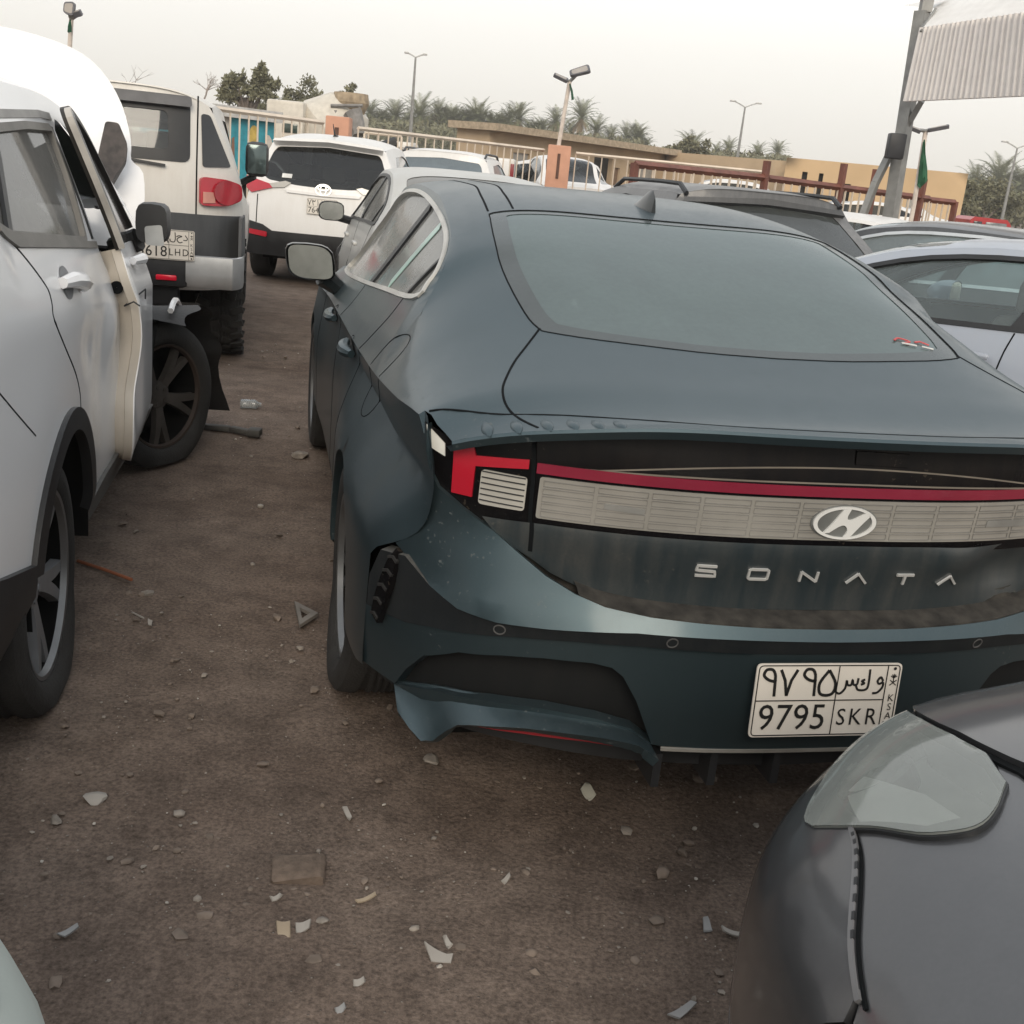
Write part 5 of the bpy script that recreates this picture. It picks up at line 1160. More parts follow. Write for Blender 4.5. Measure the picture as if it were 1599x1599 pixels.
# ================================================================== boxy off-roader
def offroader():
    P = place('boxy_offroader', (0, -.95), (-1.94, 7.55), R(13.5), 'boxy white and charcoal off-roader seen from behind, with a round red tail lamp', 'car')
    W = .95; L = 4.6
    zr = Cv((.0, 1.66), (.25, 1.70), (.8, 1.725), (2.2, 1.72), (2.5, 1.66), (2.9, 1.25), (3.1, 1.12), (4.2, 1.06), (L, .9))
    ye = Cv((.0, .70), (.25, .735), (.8, .745), (2.2, .74), (2.5, .74), (2.9, .80), (3.1, .82), (4.2, .80), (L, .7))
    zc = Cv((.0, 1.78), (.25, 1.80), (.8, 1.815), (2.2, 1.80), (2.5, 1.72), (2.9, 1.30), (3.1, 1.18), (4.2, 1.12), (L, .95))
    rows = [(Cv((0, .42), (L, .42)), Cv((0, .90), (4, .90), (L, .8))), (Cv((0, .66), (L, .66)), Cv((0, .925), (.5, .95), (4, .95), (L, .85))),
            (Cv((0, 1.04), (L, .95)), Cv((0, .925), (.5, .945), (4, .945), (L, .82))), (Cv((0, 1.25), (3.1, 1.05), (L, .88)), Cv((0, .90), (.5, .92), (3.1, .90), (L, .78))), (zr, ye)]
    Y = knots(rows)
    rp_ = Cv((.4, .06), (.7, .02), (1.04, .0), (1.3, .02), (1.78, .12)); X = lambda y, z: rp_(z)+.34*(np.abs(y)/.92)**5
    win = []
    win2 = [[(1.15, 1.24), (1.08, 1.64), (2.2, 1.65), (2.5, 1.45), (2.72, 1.22)]]
    PT = WHITE2
    rg = rounded([(.56, 1.71), (-.575, 1.70), (-.58, 1.37), (.56, 1.37)], .05)
    d = shell(P, PT, GL_CLEAR, Y, X, zr, ye, zc, L, 0, (2.45, 2.98), (.88, 3.55), .41, win+win2, 1.66, W=.93, rglass_rear=rg, belt=1.15, zlow=.45, lod=0, crown=5)
    r_ = d['rear']; s_ = d['side'][-1]
    for sg in (1, -1):
        m = MB(); m.patch(r_, rounded([(sg*.688, 1.325), (sg*.672, 1.655), (sg*.725, 1.65), (sg*.86, 1.335)], .02), off=.006, thick=.01, res=.04); m.build('quarter_window', glass('dark quarter glass', (.03, .035, .045), (.30, .31, .33), .10, .05), P)
    # black surround of the rear pane
    m = MB(); inner = rounded([(.46, 1.655), (-.47, 1.65), (-.48, 1.415), (.46, 1.415)], .04)
    m.patch(r_, rounded([(.59, 1.735), (-.605, 1.725), (-.61, 1.345), (.59, 1.345)], .05), [inner], off=.006, thick=.01, res=.06); m.build('window_surround', M_BLACK, P)
    m = MB(); m.patch(r_, rounded([(.57, 1.745), (-.60, 1.74), (-.605, 1.675), (.57, 1.675)], .02), off=.05, thick=.05, res=.08); m.build('roof_spoiler', plain('grey plastic', (.10, .10, .105), .6), P)
    m = MB(); m.ribbon(r_, [(-.12, 1.345), (-.46, 1.315)], .016, .03, .02); m.box((-.02, -.16, 1.30), (.05, .07, .10), bev=.02); m.build('wiper', M_BLACK, P)
    # charcoal lower body, bumper, corners
    GREYB = paint('charcoal plastic', (.040, .043, .048), dust=(.22, .22, .22), amt=.3, side=.15, rough=.5, coat=.1)
    yc = d['yc']
    m = MB(); low = [(y, z) for y, z in ((0, 1.03), (.55, 1.03), (.925, 1.02))]+[(float(yc(z)), z) for z in (1.0, .9, .8, .72)]+[(.60, .70), (.52, .80), (0, .80)]
    m.patch(r_, mir(low), off=.012, thick=.02, res=.08); m.patch(s_, [(.13, 1.02), (.55, 1.02), (.60, .80), (.50, .6), (.10, .6)], off=.012, thick=.02, res=.08); m.build('lower_cladding', GREYB, P)
    for sg in (1, -1):
        m = MB(); V = []
        for i in range(12):
            t = i/11; a = t*math.pi/2
            y = (.52+.42*min(1, t*1.6)) if t < .6 else .955; y = .60+.36*math.sin(min(1, t*1.25)*math.pi/2)**.8; x = -.10+.55*max(0, t-.45)**1.4*2.2
            for j, (dz, dx) in enumerate(((.775, .03), (.77, .0), (.66, -.015), (.60, .0), (.565, .03), (.565, .08))): V.append((x+dx, sg*y*(1-.0*j), dz))
        m.grid(V, 12, 6); m.add([V[0], V[1], V[2], V[3], V[4], V[5]], [(0, 1, 2, 3, 4, 5)]); m.build('bumper_corner', plain('silver bumper', (.42, .43, .44), .4, metal=.5, var=.15), P)
    m = MB(); m.box((-.03, 0, .69), (.16, 1.24, .26), bev=.04); m.box((.1, 0, .50), (.14, 1.1, .16), bev=.03); m.box((.3, 0, .42), (.3, .8, .12), bev=.03)
    m.tube([(.05, -.35, .40), (.12, -.35, .36), (.5, -.3, .36)], .04, 10); m.build('bumper_centre', M_BLACK, P)
    for sg in (1, -1): m = MB(); m.box((-.115, sg*.48, .625), (.02, .13, .035), bev=.008); m.build('rear_reflector', plain('bright red reflector', (.62, .012, .035), .2, var=.05), P)
    number_plate(P, flat_chart((-.12, -.475, .835), (0, -1, 0), (-.03, 0, 1)), .52 if False else .36, .19, '3618', 'LHD', '3618', ('lam', 'hah', 'dal'))
    for sg in (1, -1):
        o = lamp_part(P, r_, rounded([(sg*.668, 1.265), (sg*.82, 1.255), (sg*.91, 1.225), (sg*.915, 1.125), (sg*.83, 1.085), (sg*.668, 1.085)], .03), M_RED, off=.03, thick=.05)
        b = MB(); b.patch(r_, [(sg*(.812+.074*math.cos(t)), 1.172+.078*math.sin(t)) for t in np.linspace(0, 6.283, 25)[:-1]], off=.045, thick=.03, res=.03); b.build('round_lens', plain('deep red lens', (.34, .008, .02), .25, coat=.5), o)
        c = MB(); c.patch(r_, [(sg*.68, 1.17), (sg*.745, 1.17), (sg*.75, 1.105), (sg*.68, 1.10)], off=.036, thick=.01, res=.04); c.build('reversing_lens', plain('pink lens', (.55, .25, .20), .25), o)
    for y in (-.652, .652): m = MB(); m.ribbon(r_, [(y, 1.76), (y, .82)], .010, .002, .004); m.build('tailgate_seam', M_SEAM, P)
    t = MB(); text_mesh(t, Chart(lambda a, b: (X(-a, b), -a, b), -1.0), 'FJ', .20, 1.075, .075, .004, sx=1.3); text_mesh(t, Chart(lambda a, b: (X(-a, b), -a, b), -1.0), 'CRUISER', .46, 1.07, .045, .004, sx=1.5)
    t.build('model_lettering', M_SILVER, P, smooth_=False)
    m = MB(); m.lathe([(.025, 0), (.03, .01), (.001, .012)], (-.005, -.11, 1.15), (-1, 0, 0), 14); m.build('tailgate_lock', M_CHROME, P)
    for sg in (1, -1):
        m = MB(); m.box((2.35, sg*1.02, 1.38), (.15, .19, .28), bev=.05); m.tube([(2.38, sg*1.0, 1.24), (2.45, sg*.9, 1.18)], .03, 8); mo = m.build('wing_mirror', M_BLACK, P)
        g = MB(); g.box((2.272, sg*1.02, 1.38), (.005, .15, .23), bev=.002); g.build('mirror_glass', plain('mirror dark', (.10, .13, .13), .1, metal=.6), mo)
        # mud flap and chunky tyre
        m = MB(); m.box((.52, sg*.80, .52), (.05, .30, .26), bev=.02); m.build('mud_flap', M_BLACK, P)
    for o in list(P.children):
        if o.name.startswith('wheel') and abs(o.location.x-.88) < .01:
            for c in list(o.children): bpy.data.objects.remove(c)
            l = o.location.copy(); bpy.data.objects.remove(o); sg = 1 if l.y > 0 else -1
            wheel(P, (l.x, sg*.80, .41), sg, Rt=.41, wd=.28, rr=.24, tread=2)
    return P
offroader()

# ================================================================== damaged white SUV on the left
def wreck():
    yaw = R(11.3); P = place('damaged_white_suv', (.93, -.90), (-1.205, 2.75), yaw, 'damaged white SUV at left with its front door ajar and bonnet raised', 'car')
    L = 4.5
    PT = paint('wreck white paint', (.84, .845, .86), dust=(.40, .38, .36), amt=.25, side=.06, rough=.26, coat=.8, streak=.4)
    zr = Cv((.1, 1.53), (.5, 1.575), (1.2, 1.60), (1.9, 1.592), (2.5, 1.54), (2.9, 1.38), (3.3, 1.13), (3.6, 1.0), (4.2, .92), (L, .7))
    ye = Cv((.1, .64), (.5, .67), (1.2, .69), (1.9, .685), (2.5, .675), (2.9, .71), (3.3, .79), (3.6, .80), (4.2, .75), (L, .6))
    zc = Cv((.1, 1.59), (.5, 1.63), (1.2, 1.665), (1.9, 1.66), (2.5, 1.59), (2.9, 1.44), (3.3, 1.18), (3.6, 1.05), (4.2, .98), (L, .74))
    bz = Cv((0, 1.28), (.74, 1.275), (.87, 1.225), (1.2, 1.195), (1.76, 1.155), (2.4, 1.11), (3.3, 1.03), (3.7, .98), (L, .66))
    rows = [(Cv((0, .26), (L, .26)), Cv((0, .80), (.6, .85), (4, .85), (L, .6))), (Cv((0, .42), (L, .42)), Cv((0, .85), (.6, .90), (1.0, .915), (1.8, .895), (4, .91), (L, .65))),
            (Cv((0, .72), (L, .6)), Cv((0, .86), (.6, .905), (1.0, .922), (1.6, .905), (2.6, .90), (4, .92), (L, .65))),
            (Cv((0, 1.05), (.65, 1.035), (1.15, 1.0), (1.72, .95), (3, .90), (L, .63)), Cv((0, .865), (.6, .902), (1.6, .905), (3, .905), (L, .64))),
            (Cv((0, 1.13), (.65, 1.115), (1.15, 1.08), (1.72, 1.03), (2.12, 1.0), (3, .96), (L, .645)), Cv((0, .855), (.6, .888), (1.6, .888), (3, .885), (L, .63))), (bz, Cv((0, .82), (.6, .845), (1.6, .85), (3.3, .845), (L, .62))), (zr, ye)]
    Y = knots(rows, [[0, 1, 2, 3], [3, 4], [4, 5, 6]])
    Yd = lambda x, z: Y(x, z)-.028*np.exp(-((x-1.86)/.16)**2-((z-.72)/.22)**2)+.02*np.exp(-((x-2.0)/.07)**2-((z-.86)/.10)**2)-.015*np.exp(-((x-1.6)/.10)**2-((z-.86)/.07)**2)
    rp_ = Cv((.3, .05), (.6, .0), (1.0, .03), (1.2, .10), (1.56, .35)); X = lambda y, z: rp_(z)+.20*(np.abs(y)/.9)**4
    top = top_chart(lambda x, y: zr(x)+(zc(x)-zr(x))*(1-np.minimum(np.abs(y)/ye(x), 1.03)**4))
    zz = np.linspace(.34, 1.52, 18); yc = fix_seam(Y, X, zz); xc = X(yc, zz)
    ax_r, ax_f, Rt = .97, 3.42, .345
    right = side_chart(Yd, -1); left = side_chart(Y, 1)
    win = [(.78, 1.278), (.95, 1.232), (1.86, 1.153), (1.965, 1.36), (1.985, 1.487), (1.62, 1.488), (1.25, 1.475), (.80, 1.43), (.66, 1.35)]
    win = smooth(win, 1) if False else rounded(win, .03, 3)
    arch = arc(1.17, .33, .385, 172, 8, 24, ry=.37)
    edge = [(2.02, 1.13), (2.06, 1.06), (2.12, .985), (2.12, .93), (2.19, .83), (2.225, .74), (2.20, .64), (2.12, .54), (2.14, .47), (2.20, .40)]
    edge = smooth(edge, 4)
    B = MB()
    # right side behind the front door: quarter, rear door skin, sill, door frame
    out = [(xc[i], zz[i]) for i in range(len(zz))]+[(x, float(zr(x))) for x in np.arange(.5, 3.2, .08)]+[(3.22, float(zr(3.22))-.05), (2.96, 1.27), (2.62, 1.45), (2.13, 1.515), (2.05, 1.48)]
    out += list(edge)+[(2.24, .36), (3.0, .33), (3.0, .27), (1.66, .27)]+list(reversed(arch))+[(.62, .34)]
    B.patch(right, out, [win], res=.035)
    outl = [(xc[i], zz[i]) for i in range(len(zz))]+[(x, float(zr(x))) for x in np.arange(.5, 4.3, .1)]+[(4.3, .35), (3.9, .3)]+list(reversed(arc(ax_f, .34, .40, 176, 4, 12)))+[(2.9, .27), (1.5, .27)]+list(reversed(arc(1.02, .34, .40, 176, 4, 12)))+[(.5, .36)]
    wl = [(.9, 1.26), (1.8, 1.19), (3.0, 1.10), (2.6, 1.38), (2.0, 1.49), (1.2, 1.48)]
    B.patch(left, outl, [wl], res=.12)
    yz = list(zip(yc, zz)); B.patch(rear_chart(X), mir([(0, .34)]+yz+[(.5, 1.56), (0, 1.59)]), res=.1)
    half = [(.36, 0), (.40, .4), (.5, .66)]+[(x, float(ye(x))) for x in np.arange(.55, 3.25, .08)]+[(3.3, .6), (3.35, 0)]
    ws = [(2.52, 0), (2.53, .45), (2.58, .60), (3.16, .70), (3.28, .5), (3.32, 0)]
    B.patch(top, half+[(x, -y) for x, y in reversed(half) if y > 1e-6], [ws+[(x, -y) for x, y in reversed(ws) if y > 1e-6]], res=.05)
    body = B.build('body', PT, P)
    rcw = rear_chart(X); m = MB(); m.patch(rcw, rounded(mir([(0, 1.50), (.56, 1.47), (.72, 1.17), (0, 1.14)]), .05), off=.008, thick=.01, res=.08); m.build('rear_window', glass('dark tailgate glass', (.05, .055, .055), (.28, .28, .27), .2, .06), P)
    for sg in (1, -1): m = MB(); m.patch(rcw, rounded([(sg*.50, 1.02), (sg*.845, 1.07), (sg*.86, .93), (sg*.50, .94)], .03), off=.012, thick=.02, res=.06); m.build('tail_lamp', M_RED, P)
    g = MB(); g.patch(top, ws+[(x, -y) for x, y in reversed(ws) if y > 1e-6], off=-.004, res=.1); g.build('windscreen', glass('green glass', (.55, .72, .62), (.38, .42, .38), .2), P)
    g = MB(); g.patch(left, wl, off=-.01, res=.1); g.build('side_window', GL_DUST, P)
    g = MB(); g.patch(right, win, off=-.012, res=.08); wn = g.build('side_window', glass('grey rear door glass', (.16, .165, .165), (.36, .35, .33), .33, .05), P)
    m = MB(); m.ribbon(right, win+[win[0]], .026, .004, .02); m.ribbon(right, [(.80, 1.262), (.95, 1.214), (1.99, 1.130)], .024, .008, .015); m.build('window_trim', plain('dusty window trim', (.17, .16, .145), .6), wn)
    m = MB(); m.ribbon(right, [(.955, 1.235), (1.165, 1.41), (1.23, 1.475)], .03, .0, .01); m.build('window_pillar', M_BLACK, wn); m = MB(); m.ribbon(right, [(1.975, 1.15), (2.005, 1.49)], .035, .002, .01); m.build('window_pillar', M_BLACK, wn)
    m = MB(); m.ribbon(right, [(.7, 1.47), (1.0, 1.497), (1.354, 1.511), (1.87, 1.524), (2.05, 1.52)], .026, .004, .01); m.build('drip_rail', plain('grey drip rail', (.30, .29, .275), .6), P)
    # seams
    m = MB(); S = lambda pl, w_=.009: m.ribbon(right, smooth(pl, 4), w_, .001, .003)
    S([(.84, 1.25), (.97, 1.191), (1.10, 1.10), (1.115, 1.055), (1.10, 1.01), (1.204, .919), (1.32, .83), (1.378, .76), (1.383, .70)], .007); S([(.30, 1.07), (.544, .931), (.80, .775)], .004); m.build('panel_seam', M_SEAM, P)
    # rear door handle with its cup
    h = MB(); q = [(1.27, 1.085), (1.33, 1.083), (1.41, 1.072), (1.49, 1.058), (1.53, 1.045)]; Pq = right.pts(q); n = right.nrm(q)
    h.tube(Pq+n*np.array([.008, .026, .032, .026, .008])[:, None], [.016, .022, .024, .022, .015], 8); ho = h.build('door_handle', PT, P)
    c = MB(); c.patch(right, [(1.36+.07*math.cos(t), 1.078+.045*math.sin(t)) for t in np.linspace(0, 6.283, 22)[:-1]], off=.002, res=.03); c.build('handle_cup', plain('painted cup shade', (.20, .205, .215), .5), ho)  # flat grey disc, the shade of the hollow is put into its colour
    # black cladding: arch, sill, bumper
    m = MB(); m.patch(right, arc(1.17, .33, .455, 166, 4, 26, ry=.425)+arc(1.17, .33, .378, 4, 166, 26, ry=.363), off=.014, thick=.03, res=.03); m.build('arch_cladding', M_BLACK, P)
    m = MB(); m.patch(right, [(1.62, .36), (2.20, .40), (3.0, .38), (3.0, .25), (1.60, .25)], off=.012, thick=.03, res=.06); m.build('sill_cladding', paint('dusty sill plastic', (.05, .052, .055), dust=(.25, .24, .22), amt=.4, side=.35, rough=.5, coat=0), P)
    m = MB(); m.patch(right, [(.20, .60), (.50, .52), (.735, .465), (.75, .38), (.50, .28), (.10, .28)], off=.015, thick=.03, res=.05); m.patch(rear_chart(X), mir([(0, .62), (.87, .64), (.86, .34), (0, .34)]), off=.015, thick=.03, res=.1); m.build('rear_bumper', M_BLACK, P)
    # inside: dark floor, engine bay, firewall, arch liners, seats
    d = MB(); d.box((2.1, 0, .36), (2.2, 1.62, .2)); d.box((.6, 0, .6), (.9, 1.3, .5)); d.box((2.1, 0, .62), (1.3, 1.60, .35)); d.box((3.25, .05, .70), (.12, 1.5, .62)); d.box((3.9, .15, .62), (.9, .95, .5)); d.build('underbody', M_DARK, P)
    e = MB(); e.box((3.75, -.25, .82), (.45, .45, .22), bev=.03); e.box((3.6, -.62, .78), (.22, .2, .18), bev=.03); e.tube([(3.4, -.5, .85), (3.6, -.4, .98), (3.9, -.3, .9)], .035, 8); e.tube([(3.42, -.72, .70), (3.42, -.70, 1.0)], .06, 10); e.build('engine_bay', plain('grimy engine parts', (.05, .05, .05), .6, var=.5), P)
    for cx in (1.02, ax_f):
        q = arc(cx if cx > 2 else 1.17, .33, .385, 190, -10, 22); m = MB(); m.grid([(a, -yy, b) for a, b in q for yy in (.50, .895)], len(q), 2); m.build('wheel_arch_liner', M_DARK, P)
    cabin(P, .95, 3.05, .70, 1.0, 1.5, steer_side=1, light=plain('beige seat cloth', (.42, .37, .30), .9))
    b = MB(); b.tube([(2.75, -.45, 1.16), (2.62, -.52, 1.08), (2.55, -.50, .92), (2.6, -.48, .80)], [.07, .12, .13, .08], 10); b.build('deflated_airbag', plain('airbag cloth', (.55, .50, .42), .9, bump=.5, bscale=12), P)
    # front door, ajar
    hx, hy, a = 3.02, -.87, R(4)
    def swing(Fn):
        def f(x, z):
            p = Fn(x, z); dx, dy = p[0]-hx, p[1]-hy; ca, sa = math.cos(a), math.sin(a)
            return (hx+dx*ca-dy*sa, hy+dx*sa+dy*ca, p[2])
        return f
    Yf = lambda x, z: Y(x, z)-.03*np.exp(-((x-2.35)/.18)**2-((z-.62)/.2)**2)-.035*np.exp(-((x-2.15)/.05)**2-((z-.50)/.10)**2)+.02*np.exp(-((x-2.14)/.06)**2-((z-.82)/.16)**2)
    door = Chart(swing(lambda x, z: (x, -Yf(x, z), z)), 1.0)
    ed = smooth([(2.08, 1.12), (2.07, 1.02), (2.10, .92), (2.13, .78), (2.12, .66), (2.07, .56), (2.07, .46), (2.12, .37), (2.22, .33)], 4)
    dm = MB(); dm.patch(door, list(ed)+[(2.96, .33), (3.00, .6), (3.0, 1.06), (2.6, 1.10)], res=.035, off=.0, thick=.012); do = dm.build('front_door', PT, P)
    # jamb (inner shell edge of the door)
    j = MB(); q = np.array(ed); P0 = door.pts(q, -.004); inn = -door.nrm(q)*.075; fwd = np.zeros_like(P0); fwd[:, 0] = .05; K = len(q)
    V = np.stack([P0, P0+inn*.35+np.array([-.012, 0, 0]), P0+inn*.4, P0+inn*1.0+fwd*.4, P0+inn*1.1+fwd*2.2], 1).reshape(-1, 3); j.grid(V, K, 5)
    jo = j.build('door_jamb', plain('cream jamb paint', (.56, .51, .44), .45, var=.08), do)
    k = MB(); c0 = door.pts([(2.09, 1.0)], -.05)[0]; k.lathe([(.001, .004), (.022, .004), (.022, 0)], tuple(c0+np.array([-.022, 0, 0])), (-1, .1, 0), 16); k.build('latch_hole', M_SEAM, jo)
    k = MB(); p0 = door.pts([(2.08, .93), (2.1, .94), (2.14, .93), (2.2, .96), (2.24, .93)], .01); k.tube(p0+np.array([[-.03, 0, 0], [-.045, .02, .0], [-.05, .06, -.01], [-.02, -.02, .01], [0, -.01, 0]]), .003, 5); k.build('loose_cable', M_BLACK, jo)
    fr = MB(); fq = [(2.085, 1.12), (2.03, 1.30), (1.99, 1.44), (1.99, 1.535), (2.2, 1.53), (2.5, 1.47), (2.8, 1.32), (2.99, 1.13)]
    fq = smooth(fq, 4); fr.ribbon(door, fq, .034, .008, .026); fo = fr.build('door_frame', plain('dark door frame', (.022, .020, .018), .6, var=.3), do)
    f2 = MB(); f2.ribbon(door, [(x-.028, z) for x, z in fq[:14]], .022, .016, .02); f2.build('frame_edge', plain('pale frame edge', (.42, .40, .37), .5), fo)
    f3 = MB(); f3.ribbon(door, [(x+.030, z) for x, z in fq[1:13]], .014, .016, .015); f3.build('frame_strip', plain('grey frame strip', (.30, .30, .30), .5), fo)
    gq = [(2.10, 1.10), (2.04, 1.30), (2.02, 1.47), (2.2, 1.48), (2.5, 1.43), (2.78, 1.30), (2.95, 1.11)]; g = MB(); g.patch(door, gq, off=-.01, res=.08); g.build('door_window', glass('dark door glass', (.06, .06, .06), (.14, .13, .12), .22, .08), do)
    m = MB(); q = [(2.28, 1.055), (2.36, 1.05), (2.44, 1.045)]; Pq = door.pts(q); n = door.nrm(q); m.tube(Pq+n*np.array([.01, .04, .01])[:, None], [.014, .02, .014], 8); m.build('door_handle', PT, do)
    mp = door.pts([(2.72, 1.13)], .105)[0]
    mm = MB(); V = []
    for i in range(8):
        kx = (.95, 1, 1, .97, .9, .75, .5, .12)[i]; xx = -.075+.032*i
        for jx in range(16):
            aa = 2*math.pi*jx/16; ca, sa = math.cos(aa), math.sin(aa); V.append(mp+np.array([xx*1.3, .062*kx*abs(ca)**.55*np.sign(ca), .078*kx*abs(sa)**.55*np.sign(sa)]))
    mm.grid(V, 8, 16, close_v=True); mm.add(V[:16], [tuple(range(16))]); mm.tube([mp+(0, .06, -.07), mp+(.03, .16, -.12)], .045, 8); mo = mm.build('wing_mirror', M_BLACK, do)
    gm = MB(); gm.patch(flat_chart(tuple(mp+np.array([-.116, -.012, -.03])), (0, 1, 0), (0, 0, 1)), rounded([(-.04, -.05), (.03, -.05), (.035, .02), (-.03, .03)], .012), res=.05); gm.build('mirror_chip', plain('broken mirror', (.35, .36, .36), .3), mo)
    # raised, crumpled bonnet
    ang = R(66); cx, cz = 3.36, 1.0
    def bon(u, v):
        # u across (left +), v up the panel
        cr = .05*(1-(u/.85)**2)+.010*np.sin(u*7+v*5)*np.clip(v, 0, 1)+.03*np.exp(-((u+.70)/.06)**2-((v-.30)/.06)**2)
        bend = .16*v**2
        x = cx+v*math.cos(ang)+bend-cr*math.sin(ang); z = cz+v*math.sin(ang)-bend*.35+cr*math.cos(ang)
        return (x, u+0*v, z)
    bc = Chart(bon, -1.0)
    hb = [(-.80, -.02), (-.815, .18), (-.80, .36), (-.745, .42), (-.735, .52), (-.68, .70), (-.58, .86), (-.44, .96), (-.2, 1.03), (0, 1.05)]
    hb = smooth(hb, 3); bp = MB(); bp.patch(bc, hb+[(-u, v) for u, v in reversed(hb) if abs(u) > 1e-6], res=.04, thick=.02); bo = bp.build('bonnet', PT, P)
    tr = MB(); tr.patch(Chart(lambda u, v: tuple(np.array(q)-dd for q, dd in zip(bon(u, v), (.16, 0, 0))), -1.0), rounded([(-.70, .60), (-.645, .60), (-.622, .36), (-.622, .19), (-.655, .185), (-.745, .42), (-.745, .50)], .015), res=.05, thick=.03); tr.build('broken_vent', plain('brown black plastic', (.045, .036, .032), .55, var=.5, vscale=20), bo)
    # wheels and torn liner
    wheel(P, (ax_r, -.79, Rt-.02), -1, Rt=Rt+.01, wd=.225, rr=.262, spokes=5, m_rim=plain('dusty grey alloy', (.24, .245, .255), .42, metal=.4, var=.2), m_edge=M_ALLOY, tread=1, flat=.045)
    wheel(P, (ax_f+.0, -.83, Rt-.01), -1, Rt=Rt+.005, wd=.225, rr=.25, spokes=5, m_rim=plain('rusty alloy', (.07, .062, .056), .6, metal=.3, var=.4), m_edge=plain('brown rim', (.045, .032, .026), .6, metal=.2, var=.4), steer=-R(34), flat=.035)
    for a_ in (ax_r, ax_f): wheel(P, (a_, .80, Rt), 1, Rt=Rt, rr=.25, lod=0)
    ln = MB(); q = arc(ax_f+.02, .33, .42, 118, 18, 12)+[(ax_f+.50, .40), (ax_f+.60, .26), (ax_f+.68, .13)]; q = smooth(q, 2); V = []
    for i, (x, z) in enumerate(q):
        t = i/(len(q)-1); wv = .02*math.sin(t*23)
        for y in (-.66, -.86, -1.02-.13*t+wv): V.append((x, y, z+.012*math.sin(9*t+y*20)))
    ln.grid(V, len(q), 3); ln.build('torn_liner', plain('torn liner plastic', (.018, .018, .019), .6, bump=.3), P)
    rim = MB(); q = arc(ax_f+.0, .34, .435, 110, 60, 8); rim.tube([(x, -.95, z) for x, z in q], .014, 6); rim.build('wing_scrap', PT, P)
    return P
wreck()

